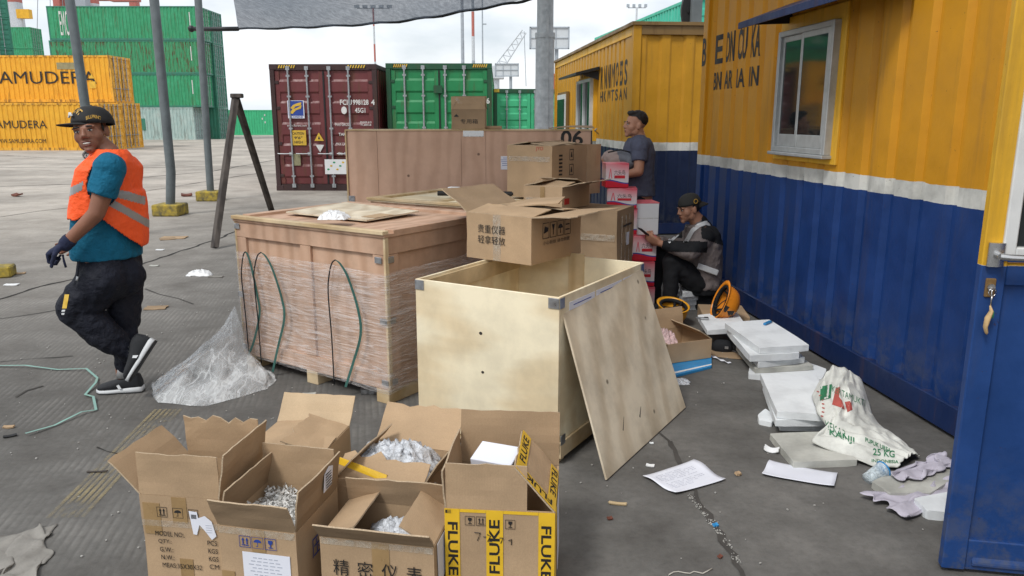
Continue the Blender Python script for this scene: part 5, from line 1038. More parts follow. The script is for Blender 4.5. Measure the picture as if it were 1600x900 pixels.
# ---- carton on the open crate's rim
zc = Hb+.003; c_ = G(830, 415, zc); rz_ = R(-37); ww, dd, hh = .47, .52, .265
o_ = Vector((c_.x, c_.y, zc))+rotm(rz_) @ Vector((-ww/2, dd/2, 0))
t = carton('rim_carton', 'shallow open carton with four Chinese characters twice, balanced on the open pale crate', o_, rz_, ww, dd, hh,
           {'l': (68, .34, .03, .0, 'card_dark', (0, .35, 0)), 'f': (-83, .20, .02, .02), 'r': (84, .25, .01, .06), 'b': (-84, .20, .0)}, group='cartons piled around the crates')
yf = -dd/2-.0015
for r__, s_ in enumerate(('贵重仪器', '轻拿轻放')): text(s_, .06, 'ink', t, (-.045, yf-.0028, hh-.085-.062*r__), FR, .03, width=.20, height=.048)
tape_f(t, -.035, .02, .0, hh, yf+.001, 'clear_tape')
mb = MB(); xw = ww/2+.0015
for k in range(4):
    y = -.12+.075*k; z = hh-.085
    for a in ((-1, -1, 1, -.93), (-1, .93, 1, 1), (-1, -1, -.93, 1), (.93, -1, 1, 1)): mb.prism([(xw, y+.032*a[0], z+.045*a[1]), (xw, y+.032*a[2], z+.045*a[1]), (xw, y+.032*a[2], z+.045*a[3]), (xw, y+.032*a[0], z+.045*a[3])], (.0008, 0, 0))
    if k == 0: mb.prism([(xw, y-.02, z-.015), (xw, y+.02, z-.005), (xw, y+.024, z+.015), (xw, y-.01, z+.025)], (.0008, 0, 0))
    if k == 1: mb.prism([(xw, y-.014, z+.03), (xw, y+.014, z+.03), (xw, y+.003, z-.005), (xw, y+.003, z-.03), (xw, y-.003, z-.03), (xw, y-.003, z-.005)], (.0008, 0, 0))
    if k == 2: mb.prism([(xw, y+.024*math.cos(a*math.pi/6), z+.024*math.sin(a*math.pi/6)) for a in range(7)], (.0008, 0, 0)); mb.prism([(xw, y-.002, z-.03), (xw, y+.002, z-.03), (xw, y+.002, z), (xw, y-.002, z)], (.0008, 0, 0))
    if k == 3: mb.prism([(xw, y-.02, z+.012), (xw, y+.02, z+.012), (xw, y+.02, z+.018), (xw, y-.02, z+.018)], (.0008, 0, 0)); mb.prism([(xw, y-.02, z-.018), (xw, y+.02, z-.018), (xw, y+.02, z-.012), (xw, y-.02, z-.012)], (.0008, 0, 0))
mb.build('printed_icons', 'ink', t); text('小心轻放 请勿倒置', .03, 'ink', t, (xw, -.01, hh-.155), RT, .02, width=.28, height=.022)
tape_f(t, ww/2-.0, ww/2, 0, 0.001, yf)
bpy.data.objects.remove(t.children[-1])
o = MB().sheet(lambda u, v_: ((u-.5)*.36, (v_-.5)*.30, .008*math.sin(u*4)+.03*u), 10, 8, .007).build('loose_cardboard', 'card', None, loc=o_+Vector((.05, .10, hh+.02))); o.rotation_euler = (R(2), R(-4), R(-12)); tag(o, 'loose flat piece of cardboard lying across the top of the rim carton', 'cardboard')
# ---- open carton on the back crate
zc = 1.012; F_ = D(863, 300, 6.25); 
def pile_box(name, label, px, py, Y, rz, w, d, h, flaps, mat='card', zb=None, group='cartons piled around the crates', side='f', closed=False, cat='carton'):
    """px,py = bottom of its near corner edge"""
    p_ = D(px, py, Y); z_ = zb if zb is not None else p_.z; q = Vector((p_.x, Y, z_))+rotm(rz) @ Vector((-w/2, d/2, 0))
    if not closed: return carton(name, label, q, rz, w, d, h, flaps, mat, group)
    t = thing(name, label, cat, q, rz, group); mb = MB().box((0, 0, h/2), (w, d, h)); bmesh.ops.subdivide_edges(mb.bm, edges=mb.bm.edges[:], cuts=4, use_grid_fill=True)
    for v in mb.bm.verts: v.co += Vector((1, 1, .5))*.010*noise.noise(v.co*6+Vector((w*17, h*9, d)))
    mb.build('box_body', mat, t); return t
t = pile_box('big_carton', 'large battered carton with brown tape, on the back crate below the 06', 862, 301, 6.12, R(-36), .44, .54, .415, {'r': (-86, .2), 'l': (-84, .2), 'b': (-88, .2), 'f': (-87, .24)}, zb=1.012)
flap_sheet(t, (.218, .27, .0), (.218, .27, .415), (.25, 1, 0), .17, .03, 'card', 77)
yf = -.2715; tape_f(t, -.20, .20, .29, .33, yf, 'clear_tape'); tape_f(t, -.02, .03, .02, .10, yf, 'clear_tape'); text('JYO', .04, 'redink', t, (.10, yf, .39), FR, width=.07)
for k in range(3):
    mb = MB(); y, z = .02, .34-.12*k
    for a in ((-1, -1, 1, -.88), (-1, .88, 1, 1), (-1, -1, -.88, 1), (.88, -1, 1, 1)): mb.prism([(.2215, y+.03*a[0], z+.045*a[1]), (.2215, y+.03*a[2], z+.045*a[1]), (.2215, y+.03*a[2], z+.045*a[3]), (.2215, y+.03*a[0], z+.045*a[3])], (.001, 0, 0))
    mb.prism([(.2215, y-.012, z-.02), (.2215, y+.012, z-.02), (.2215, y+.004, z+.022), (.2215, y-.004, z+.022)], (.001, 0, 0)); mb.build('printed_icon', 'ink', t)
mb = MB()
for k in range(9): mb.prism([(.2215, -.17+.0*k, .33-.030*k), (.2215, -.12, .33-.030*k), (.2215, -.12, .345-.030*k), (.2215, -.17, .345-.030*k)], (.001, 0, 0))
mb.build('printed_column', 'ink', t)
# pile right of the crates
t = pile_box('stacked_carton', 'tall dark carton with worn tape, bottom of the pile behind the open pale crate', 963, 470, 5.75, R(-25), .42, .40, .50, {}, 'card_dark', zb=0, closed=True)
t = pile_box('stacked_carton', 'taped carton with a small white label, middle of the pile behind the open pale crate', 964, 400, 5.75, R(-25), .42, .42, .46, {}, 'card_dark', zb=.502, closed=True)
for k in range(3): MB().box((.21+.006, -.12+.1*k, .21), (.004, .02, .40)).build('tape', 'clear_tape', t)
MB().box((.219, .03, .22), (.003, .06, .10)).build('white_label', 'paper', t); MB().box((.0, -.217, .25), (.38, .003, .05)).build('tape', 'clear_tape', t); MB().box((.219, .02, .33), (.003, .22, .012)).build('tape', 'ink', t)
t = pile_box('stacked_carton', 'crushed carton with a red mark and sagging flap, on top of the pile', 878, 335, 5.75, R(-33), .34, .44, .17, {'r': (74, .20, .06, .04, 'card'), 'b': (-80, .2, .05, 0, 'card_dark'), 'l': (-78, .17), 'f': (-84, .20)}, 'card', zb=.966)
MB().box((.172, -.15, .06), (.003, .07, .045)).build('red_mark', 'redink', t); tape_f(t, -.15, .15, .05, .085, -.2215, 'clear_tape'); tape_f(t, -.02, .02, 0, .17, -.2215, 'tape')
# standing carton on the tall crate
p_ = D(733, 202, 7.75); t = carton('standing_carton', 'upright carton with ragged flaps and three Chinese characters on top of the tall crate', (p_.x, 7.80, zt_+.004), R(-3), .33, .22, .19, {'f': (-4, .12, .0, .0, 'card', (0, 0, 0)), 'b': (0, .13), 'l': (-30, .08), 'r': (-30, .08)}, 'card_dark', 'cartons piled around the crates')
text('专用箱', .05, 'ink', t, (.01, -.1115, .075), FR, .02, width=.17, height=.045); MB().box((-.08, -.105, .25), (.12, .003, .03), Matrix.Rotation(.9, 3, 'Y')).build('tape', 'clear_tape', t); MB().prism([(-.14, -.1115, .12), (-.09, -.1115, .12), (-.115, -.1115, .145)], (0, -.001, 0)).build('printed_icon', 'ink', t)
p_ = D(762, 199, 7.75); tag(MB().box((0, 0, .016), (.22, .16, .030)).build('flat_carton', 'card_dark', None, bevel=.004, loc=(p_.x+.03, 7.82, zt_+.003)), 'folded flat carton beside the standing carton on the tall crate', 'cardboard')
# ---- pink and white boxes
def pinkmat(h):
    m, nt, b = new('pink_white_box', .45, 0, .4); v = _map(nt); sep = nt.nodes.new('ShaderNodeSeparateXYZ'); nt.links.new(v, sep.inputs[0])
    w_ = nt.nodes.new('ShaderNodeMath'); w_.operation = 'SINE'; mu = nt.nodes.new('ShaderNodeMath'); mu.operation = 'MULTIPLY'; mu.inputs[1].default_value = 18; nt.links.new(sep.outputs[0], mu.inputs[0]); nt.links.new(mu.outputs[0], w_.inputs[0])
    ma = nt.nodes.new('ShaderNodeMath'); ma.operation = 'MULTIPLY_ADD'; nt.links.new(w_.outputs[0], ma.inputs[0]); ma.inputs[1].default_value = .014; nt.links.new(sep.outputs[2], ma.inputs[2])
    dv_ = nt.nodes.new('ShaderNodeMath'); dv_.operation = 'DIVIDE'; nt.links.new(ma.outputs[0], dv_.inputs[0]); dv_.inputs[1].default_value = h
    r = _ramp(nt, dv_.outputs[0], [(0, (.60, .01, .03)), (.22, (.60, .01, .03)), (.225, (.03, .05, .30)), (.27, (.03, .05, .30)), (.275, (.68, .66, .67)), (.62, (.70, .50, .52)), (.98, (.72, .18, .22)), (1.0, (.62, .10, .14))]); nt.links.new(r.outputs[0], b.inputs['Base Color']); return m
def pink(label, x, Y, z, rz, w, d, h, white=False, chars=True, mat=None):
    t = thing('printed_box', label, 'box', (x, Y, z), rz, 'pink and white boxes'); MB().box((0, 0, h/2), (w, d, h)).build('box_body', mat or ('white' if white else pinkmat(h)), t, bevel=.003)
    if chars and not white: text('六头鸟', .04, 'ink', t, (.02, -d/2-.001, h*.62), FR, .03, width=w*.48, height=h*.20); MB().box((.02, -d/2-.001, h*.44), (w*.46, .002, h*.12)).build('red_bar', 'red', t); MB().prism([(-w*.38, -d/2-.001, h*.38), (-w*.34, -d/2-.001, h*.38), (-w*.30, -d/2-.001, h*.70), (-w*.26, -d/2-.001, h*.38), (-w*.22, -d/2-.001, h*.38), (-w*.28, -d/2-.001, h*.78), (-w*.32, -d/2-.001, h*.78)], (0, -.001, 0)).build('emblem', 'pinkred', t)
    if white: MB().box((0, 0, h-.002), (w+.004, d+.004, .008)).build('pink_lid', 'pinkred', t); MB().box((0, -d/2-.001, h*.52), (w, .001, .004)).build('seam_tape', 'clear_tape', t)
    return t
def atx(px, Y, z): return D(px, 200, Y).x
xx = lambda px, Y, z: (px-800)/1200*(Y*math.cos(TH)-(z-CH)*math.sin(TH))
pink('white box with a pink lid, tallest of the box stack by the seated man', xx(1008, 6.55, .82)+.0, 6.65, .665, R(6), .205, .24, .275, True)
pink('pink box second from the top, directly under the white box', xx(1006, 6.5, .55), 6.62, .445, R(3), .20, .26, .215)
pink('pink box third from the top under the white box, partly behind the open crate', xx(1002, 6.5, .33), 6.60, .225, R(5), .20, .26, .215)
pink('lowest pink box on the ground under the white box', xx(1002, 6.5, .1), 6.60, .0, R(4), .205, .26, .22)
for k, z in enumerate((0, .225, .45, .675)):
    pink(['pink box on the ground in the rear stack in front of the standing man', 'second box up in the rear stack in front of the standing man', 'third box up in the rear stack in front of the standing man', 'fourth box up in the rear stack, under the red topped one'][k], xx(972, 6.5, z)+.01, 6.62, z, R(2), .22, .26, .222)
pink('red topped box lying under the highest pink box in front of the standing man', xx(973, 6.5, 1.0)+.005, 6.60, .90, R(-6), .25, .22, .165)
pink('highest pink and white box, in front of the standing man', xx(966, 6.5, 1.2)-.012, 6.60, 1.07, R(3), .195, .2, .205)
# ================= polythene sheet hanging from the wrapped crate to the ground
def lerp(a, b, t): return a+(b-a)*t
base_l = [G(246, 634), G(270, 600), G(300, 560), G(345, 520)]        # outer contour on the ground, left side
p0 = Vector((-1.86, 4.95, 0))
def pvcf(u, v_):
    # v: 0 = top where it clings to the crate, 1 = outer hem on the ground ; u across
    top = Vector((-1.85, 4.98, .42))*(1-u)+Vector((-1.72, 4.86, .10))*u
    hem = [Vector((-2.22, 4.95, 0)), Vector((-2.30, 4.62, 0)), Vector((-2.10, 4.26, 0)), Vector((-1.78, 4.22, 0)), Vector((-1.50, 4.50, 0)), Vector((-1.52, 4.68, 0))]
    h_ = lerp_poly(hem, u); p = top.lerp(h_, v_); z = top.z*(1-v_)**1.7
    bulge = math.sin(math.pi*v_)*.07*(.4+.6*math.sin(math.pi*min(1, u*1.1)))
    q = Vector((u*5, v_*3, .3)); n_ = noise.noise(q)+.3*noise.noise(q*2.4)+.12*abs(noise.noise(q*6))
    fold = .022*math.sin(u*20+3*noise.noise(Vector((v_*3, u*2, 2))))*v_**.7*(1-.4*v_)
    p.z = max(.004, z+bulge*(.7+.7*n_)+abs(fold)*.9*(1 if v_ < .95 else .3)); p.x += .05*n_*v_; p.y += fold*.8
    return p
tag(MB().sheet(pvcf, 70, 46, .0008).build('plastic_sheet', 'pvc', None, True), 'crumpled translucent polythene sheet trailing from the wrapped crate to the ground', 'plastic sheet')
# ================= styrofoam boards along the office wall
FG = 'white foam boards along the office wall'
def foam(label, pts, z, h, mat='foam', group=FG, chips=True, seed=0, tilt=(0, 0)):
    """slab standing on height z whose TOP corners are seen at pixels pts"""
    P_ = [G(x, y, z+h) for x, y in pts]; c = sum(P_, Vector())/len(P_); c.z = z; mb = MB(); out_ = []
    n_ = len(P_)
    for i in range(n_):
        for k in range(6):
            p = P_[i].lerp(P_[(i+1) % n_], k/6)-c; p.z = 0
            q = (.012 if k else -.016)*abs(noise.noise(Vector((p.x*25, p.y*25, seed+z*9)))); out_.append(Vector((p.x*(1+q*2), p.y*(1+q*2), 0)))
    mb.prism(out_, (0, 0, h)); 
    for v in mb.bm.verts: v.co.z += v.co.x*tilt[0]+v.co.y*tilt[1]
    o = mb.build('foam_board', mat, None, bevel=.0025, loc=c); return tag(o, label, 'foam board', group)
# stack one
foam('clean foam board on top of the tallest stack, with a small blue tool on it', [(1132, 504), (1202, 499), (1265, 539), (1187, 543)], .165, .042, seed=1)
foam('foam board second from the top of the tallest stack', [(1136, 513), (1196, 507), (1250, 551), (1172, 555)], .118, .045, seed=2)
foam('foam board third from the top of the tallest stack', [(1150, 527), (1200, 520), (1258, 558), (1185, 566)], .075, .040, seed=3)
foam('yellowish foam board fourth from the top of the tallest stack', [(1150, 540), (1215, 535), (1272, 571), (1180, 576)], .040, .032, 'foam_old', seed=4)
foam('lowest foam board, sticking out under the tallest stack with grey tape', [(1172, 566), (1215, 551), (1292, 576), (1284, 592), (1170, 584)], .0, .038, seed=5)
foam('foam board on top of the middle stack, beside the woven sack', [(1188, 583), (1276, 586), (1300, 648), (1214, 642)], .085, .040, seed=6)
foam('second foam board of the middle stack, beside the woven sack', [(1192, 600), (1278, 598), (1302, 655), (1212, 656)], .045, .038, seed=7)
foam('lowest foam board of the middle stack, beside the woven sack', [(1200, 610), (1280, 605), (1306, 662), (1219, 662)], .0, .042, seed=8)
foam('single dirty foam board flat on the ground beneath the corner of the sack', [(1203, 677), (1290, 674), (1340, 718), (1240, 722)], 0, .035, 'foam_old', seed=9)
foam('broken foam chunk lying beside the middle stack', [(1184, 648), (1196, 638), (1212, 650), (1206, 660), (1186, 656)], 0, .028, 'foam', None, seed=10)
foam('wide foam board under the tilted orange helmet, on a brown carton', [(1090, 492), (1150, 486), (1168, 512), (1105, 516)], .112, .035, seed=11)
o = MB().box((0, 0, .055), (.36, .40, .105)).build('low_carton', 'card', None, bevel=.003, loc=G(1137, 513, 0)+Vector((.0, .16, 0))); o.rotation_euler = (0, 0, -.12); tag(o, 'low closed carton carrying the foam board under the tilted helmet', 'carton')
# seat of foam pieces
for k, (x0, x1, dz) in enumerate(((1056, 1096, .045), (1060, 1094, .045), (1054, 1092, .045), (1060, 1095, .045))):
    foam('%s foam piece of the pile the seated man sits on' % ['lowest', 'second', 'third', 'topmost'][k], [(x0, 461-7*k+2), (x1-6, 457-7*k+2), (x1, 473-7*k+2), (x0+7, 476-7*k+2)], .046*k, dz, group='foam pieces under the seated man', seed=20+k)
# blue cutter on the top board, silver one at the helmets
p = G(1199, 506, .21); t = thing('cutter', 'small blue cutter knife on the topmost foam board', 'knife', p, R(48)); MB().box((0, 0, .008), (.10, .022, .014)).build('grip', 'blue_bright', t, bevel=.003); MB().box((.06, 0, .008), (.035, .014, .006)).build('blade_guard', 'rubber', t)
p = G(1097, 499, .152); t = thing('multi_tool', 'small silver tool lying between the two orange helmets', 'tool', p, R(-8)); MB().box((0, 0, .008), (.10, .022, .014)).build('body', 'steel', t, bevel=.003); MB().box((.03, 0, .016), (.03, .018, .006)).build('clip', 'rubber', t)
# ================= helmets
def helmet(label, p, rot, mat):
    t = thing('safety_helmet', label, 'helmet', p, 0, 'orange safety helmets'); t.rotation_euler = rot
    # upside-down bowl: local z axis = opening direction
    mb = MB(); n_ = 28; R0 = [(.112, .138)]; rings_o = []; rings_i = []
    prof = [(1.10, .0), (1.0, .004), (.99, .02), (.97, .05), (.90, .085), (.74, .118), (.48, .142), (.2, .152)]
    for k_, (rr, zz) in enumerate(prof):
        rings_o.append([mb.bm.verts.new((.112*rr*math.cos(a*TAU/n_), .138*rr*math.sin(a*TAU/n_)*(1+.12*(k_ == 0 and math.sin(a*TAU/n_) > .3)), -zz)) for a in range(n_)]); rings_i.append([mb.bm.verts.new((.112*rr*.965*math.cos(a*TAU/n_), .138*rr*.965*math.sin(a*TAU/n_), -zz*.965+.003)) for a in range(n_)])
    for Rg in (rings_o, rings_i):
        for i in range(len(Rg)-1):
            for a in range(n_): mb.bm.faces.new((Rg[i][a], Rg[i][(a+1) % n_], Rg[i+1][(a+1) % n_], Rg[i+1][a]))
        mb.bm.faces.new(Rg[-1])
    for a in range(n_): mb.bm.faces.new((rings_o[0][a], rings_o[0][(a+1) % n_], rings_i[0][(a+1) % n_], rings_i[0][a]))
    sh = mb.build('shell', mat, t, True)
    mb = MB(); mb.tube([(.098*math.cos(a*TAU/24), .122*math.sin(a*TAU/24), -.018) for a in range(25)], .012, 6, flat=1.6)
    for a in range(4): aa = R(45+90*a); mb.tube([(.098*math.cos(aa), .122*math.sin(aa), -.02), (.06*math.cos(aa), .075*math.sin(aa), -.085), (0, 0, -.10)], .010, 6, flat=.4)
    mb.build('headband', 'blackcloth', t, True); MB().ell((0, 0, -.085), (.078, .10, .022)).build('cradle', 'blackcloth', t, True)
    mb = MB(); mb.tube([(.095, .03, 0), (.08, .0, .015), (.03, -.05, .012), (-.05, -.06, .012), (-.095, .0, .0)], .006, 6, flat=.5); mb.build('chin_strap', 'blackcloth', t, True)
    return t, sh
h1, s1_ = helmet('yellow orange helmet lying upside down with a black lining', G(1051, 507)+Vector((0, 0, .165)), (R(12), R(-4), R(20)), 'hat_y')
h2, s2_ = helmet('orange helmet tilted on its side on the foam, showing a dark emblem', G(1130, 494, .15)+Vector((-.028, .02, .118)), tuple(Vector((-.93, -.10, .36)).to_track_quat('Z', 'Y').to_euler()), 'hat')
bvm = BVHTree.FromPolygons([v.co[:] for v in s2_.data.vertices], [p_.vertices[:] for p_ in s2_.data.polygons])
def decal(parent, bv, Mat, pts, src, mat, name='emblem', lift=.002, sub=3):
    """project a flat outline on to a body along the direction src (local)"""
    mb = MB(); mb.poly([Vector(p_) for p_ in pts]); bmesh.ops.triangulate(mb.bm, faces=mb.bm.faces[:]); bmesh.ops.subdivide_edges(mb.bm, edges=mb.bm.edges[:], cuts=sub, use_grid_fill=True)
    ok = 0
    for v in mb.bm.verts:
        loc, n_, i_, d_ = bv.ray_cast(v.co, src)
        if loc: v.co = loc-Vector(src)*lift; ok += 1
    o_ = mb.build(name, mat, parent); return o_
inv2 = (Matrix.LocRotScale(h2.location, h2.rotation_euler, None)).inverted()
def proj_world(parent, mesh_obj, pix, Y0, mat, name='emblem', lift=.002, sub=3):
    """outline given in the picture plane, pressed on to the object's surface (baked as real geometry on it)"""
    Mw = Matrix.LocRotScale(parent.location, parent.rotation_euler, None) if parent else Matrix.Identity(4); Mi = Mw.inverted()
    bv = BVHTree.FromPolygons([v.co[:] for v in mesh_obj.data.vertices], [p_.vertices[:] for p_ in mesh_obj.data.polygons])
    mb = MB(); mb.poly([D(x, y, Y0-.6) for x, y in pix]); bmesh.ops.triangulate(mb.bm, faces=mb.bm.faces[:])
    bmesh.ops.subdivide_edges(mb.bm, edges=mb.bm.edges[:], cuts=sub, use_grid_fill=True); cl = Vector((0, 0, CH)); bad = []
    for v in mb.bm.verts:
        a = Mi @ v.co; d_ = (Mi.to_3x3() @ (v.co-cl)).normalized(); loc, n_, i_, dd_ = bv.ray_cast(a, d_)
        if loc: v.co = loc-d_*lift
        else: bad.append(v)
    if bad: bmesh.ops.delete(mb.bm, geom=bad, context='VERTS')
    return mb.build(name, mat, parent)
proj_world(h2, s2_, [(1136, 486), (1148, 486), (1144, 494), (1139, 496)], 5.9, 'ink'); proj_world(h2, s2_, [(1132, 476), (1140, 480), (1134, 488), (1131, 487)], 5.9, 'ink')
# black bag between the helmets and the seat
p = G(1110, 487); t = thing('black_bag', 'black soft tool bag standing beside the tilted orange helmet', 'bag', p+Vector((0, .10, 0)), R(-8))
mb = MB(); mb.ring([((0, 0, z), (.115*k, 0, 0), (0, .075*k, 0)) for z, k in ((.0, .92), (.02, 1), (.12, 1.03), (.20, .98), (.235, .9), (.24, .5))], 24, pw=4); mb.build('bag_body', 'blackcloth', t, 50); MB().tube([(-.06, 0, .235), (-.05, .0, .285), (0, .0, .30), (.05, 0, .285), (.06, 0, .235)], .008, 6).build('handle', 'blackcloth', t, True); MB().box((0, -.078, .10), (.15, .012, .12)).build('pocket', 'blackcloth', t, bevel=.004)
# ================= small open carton with pink bubble wrap, blue folder under it
c0, c1, c2 = G(1042, 567, .03), G(1111, 557, .03), G(1108, 530, .03); rz = math.atan2((c1-c0).y, (c1-c0).x); wS = (c1-c0).length
t = carton('small_carton', 'small open carton holding crumpled pink film, by the leaning plywood sheet', Vector((c0.x, c0.y, .022))+rotm(rz) @ Vector((wS/2, .17, 0)), rz, wS, .34, .135,
           {'b': (10, .15, .0, .0), 'r': (-58, .12, .02), 'l': (88, .12, .0)}, 'card', 'open cartons')
pc = Vector((c0.x, c0.y, 0))+rotm(rz) @ Vector((wS*.30, .20, .10)); M['pinkfilm'] = film('pink_film', .35, .9, (.85, .62, .62), 30, t=(.35, .6), bump=1)
crumple('pink_film', 'crumpled pink bubble film in the small carton below the upright helmet', 'plastic film', pc, .09, .08, .12, 'pinkfilm', 15, 24)
q = [G(x, y, .022) for x, y in ((1052, 586), (1112, 571), (1112, 555), (1048, 562))]; c = sum(q, Vector())/4; c.z = 0; t = thing('blue_folder', 'flat blue printed pack lying under the small carton', 'pack', c)
MB().prism([Vector((v.x-c.x, v.y-c.y, 0)) for v in q], (0, 0, .018)).build('pack', 'blue_bright', t, bevel=.002); qq = [Vector((v.x-c.x, v.y-c.y, .0185))*1 for v in q]; MB().prism([qq[0].lerp(qq[3], .1), qq[1].lerp(qq[2], .1), qq[1].lerp(qq[2], .2), qq[0].lerp(qq[3], .2)], (0, 0, .001)).build('white_stripe', 'white', t)
# dark shoes pair / straps near the board
p = G(1128, 548); t = thing('black_pouch', 'black pouch with a buckle lying in front of the low carton', 'pouch', p, R(-15)); mb = MB(); mb.ring([((0, 0, z), (.075*k, 0, 0), (0, .05*k, 0)) for z, k in ((.0, .85), (.015, 1), (.05, .95), (.075, .6), (.08, .2))], 20, pw=3); mb.build('pouch_body', 'blackcloth', t, 50); MB().box((.03, -.05, .04), (.025, .006, .018)).build('buckle', 'zinc', t); MB().tube([(-.07, 0, .03), (-.13, -.02, .012), (-.16, .02, .01), (-.12, .06, .01)], .008, 6, flat=.4).build('belt', 'blackcloth', t, True)
mb = MB().sheet(lambda u, v_: ((u-.5)*.50, (v_-.5)*.16+.05*math.sin(u*5), .006+.004*math.sin(u*9)), 20, 4, .002); o = mb.build('cardboard_scrap', 'card_dark', None, loc=G(1130, 556)); tag(o, 'brown cardboard scrap on the ground under the black pouch', 'cardboard')
for i, (pp_, lb) in enumerate(((((1112, 557), (1124, 562), (1134, 566), (1142, 568)), 'torn white paper strip on the ground beside the blue pack'), (((1124, 540), (1136, 546), (1150, 551), (1158, 557)), 'thin silver strip lying in front of the black pouch'))):
    P_ = [G(x, y, .008) for x, y in pp_]; c = P_[0].copy(); c.z = 0; mb = MB()
    mb.sheet(lambda u, v_: lerp_poly(P_, min(.999, u))-c+Vector((0, (v_-.5)*.05*(1-.6*u), .008*math.sin(u*8)**2)), 14, 3, .0015); tag(mb.build('paper_strip', 'paper' if i == 0 else 'zinc', None, loc=c), lb, 'scrap')
crumple('clear_wrapper', 'crumpled clear wrapper on the ground left of the blue pack', 'wrapper', G(1062, 598), .06, .05, .03, 'bubble', 31, 18)
# ================= woven sack slumped against the wall
sp = [(1306, 622, .085), (1322, 604, .16), (1318, 640, .13), (1330, 655, .12), (1350, 662, .10), (1376, 682, .075), (1404, 705, .055), (1426, 718, .03)]
bm_s = MB()
def sl(x, y, z, a, b_, c_, rot=0): bm_s.ell(G(x, y, max(0, z))+Vector((0, 0, 0)), (a, b_, c_), Matrix.Rotation(rot, 3, 'Z'), 20)
sl(1312, 628, .10, .13, .17, .12, .2); sl(1322, 612, .14, .11, .15, .14, 0); sl(1300, 648, .07, .11, .12, .08, .3); sl(1340, 660, .08, .13, .16, .09, .5); sl(1362, 684, .05, .15, .13, .065, .3); sl(1385, 702, .04, .14, .12, .05, .2); sl(1350, 700, .03, .15, .10, .035, 0); sl(1412, 716, .025, .09, .08, .028, .2); sl(1310, 692, .035, .12, .05, .02, -.2); sl(1372, 722, .03, .10, .05, .03, .1)
def fuse(mb, name, mat, parent, voxel, smooth=4, wr=0, wf=8, wseed=0, off=None, wdir=None, fac=.5):
    if off is not None: bmesh.ops.translate(mb.bm, verts=mb.bm.verts, vec=-Vector(off))
    bmesh.ops.recalc_face_normals(mb.bm, faces=mb.bm.faces)
    me = bpy.data.meshes.new(name); mb.bm.to_mesh(me); mb.bm.free(); o = bpy.data.objects.new(name, me); COL.objects.link(o)
    m_ = o.modifiers.new('r', 'REMESH'); m_.mode = 'VOXEL'; m_.voxel_size = voxel; m_.use_smooth_shade = True
    if smooth: s_ = o.modifiers.new('s', 'SMOOTH'); s_.iterations = smooth; s_.factor = fac
    me2 = bpy.data.meshes.new_from_object(o.evaluated_get(bpy.context.evaluated_depsgraph_get())); o.modifiers.clear(); o.data = me2; me2.name = name
    if wr:
        ns = [v.normal.copy() for v in me2.vertices]; sc = wdir or (1, 1, 1)
        for v, n_ in zip(me2.vertices, ns):
            q = Vector((v.co.x*sc[0], v.co.y*sc[1], v.co.z*sc[2]))*wf+Vector((wseed, 0, 0)); k = abs(noise.noise(q))+.5*abs(noise.noise(q*2.1))+.25*noise.noise(q*4.5); v.co += n_*(wr*(k-.35))
    me2.materials.clear(); me2.materials.append(M[mat])
    for p_ in me2.polygons: p_.use_smooth = True
    o.parent = parent; return o
so = G(1345, 690); t = thing('woven_sack', 'white woven sack with green and red print slumped against the blue wall', 'sack', so)
bm_s.bm.free()
SL = [G(1282, 600, .125), G(1269, 622, .125), G(1276, 646, .125), G(1292, 670, .10), G(1266, 694, .045), G(1318, 714, .02), G(1362, 730, .008), G(1402, 735, .008)]
SR = [G(1318, 590, .20), G(1346, 600, .17), G(1356, 626, .13), G(1362, 652, .09), G(1384, 676, .05), G(1410, 692, .03), G(1428, 706, .012), G(1437, 716, .008)]
def sackf(u, v_):
    l_, r_ = lerp_poly(SL, min(.999, u)), lerp_poly(SR, min(.999, u)); p = l_.lerp(r_, v_); n0 = noise.noise(Vector((u*3, v_*2, 7)))
    hump = (.13*(1-u)**1.2+.035)*max(0, math.sin(math.pi*v_))**.7*(1-.75*max(0, (.10-u)/.10)); pl = 1-abs(2*((v_*5.2+1.3*math.sin(u*5)+1.2*n0+u*1.5) % 1)-1)
    cr_ = 1-2*abs(noise.noise(Vector((u*7+v_*3, v_*5-u*2, 3)))); p.z += hump*(.85+.3*n0)+.020*pl**1.6*math.sin(math.pi*min(1, v_*1.1+.05))+.012*cr_; p.z = max(.004, p.z)
    p.x += .012*noise.noise(Vector((u*9, v_*9, 1))); p.y += .012*noise.noise(Vector((u*9, v_*9, 5))); return p-so
sk = MB().sheet(sackf, 90, 60, .004).build('sack_body', 'sack', t, True)
def stext(body, x0, x1, y, h, mat, tilt=0, bold=.05):
    me = text_mesh(body, 1, bold); xs = [v.co.x for v in me.vertices]; ys = [v.co.y for v in me.vertices]; a, b_ = min(xs), max(xs); c_, d_ = min(ys), max(ys)
    bm = bmesh.new(); bm.from_mesh(me); bmesh.ops.triangulate(bm, faces=bm.faces[:]); bmesh.ops.subdivide_edges(bm, edges=bm.edges[:], cuts=1)
    bv = BVHTree.FromPolygons([v.co[:] for v in sk.data.vertices], [p_.vertices[:] for p_ in sk.data.polygons]); bad = []
    for v in bm.verts:
        px = x0+(v.co.x-a)/(b_-a)*(x1-x0); py = y-(v.co.y-c_)/(d_-c_)*h+tilt*(px-x0); s_ = D(px, py, 2.9)-so; r_ = ray(px, py).normalized(); loc, n_, i_, dd = bv.ray_cast(s_, r_)
        if loc: v.co = loc-r_*.003
        else: bad.append(v)
    if bad: bmesh.ops.delete(bm, geom=bad, context='VERTS')
    m2 = bpy.data.meshes.new('lettering'); bm.to_mesh(m2); bm.free(); m2.materials.append(M[mat]); o = bpy.data.objects.new('lettering', m2); COL.objects.link(o); o.parent = t
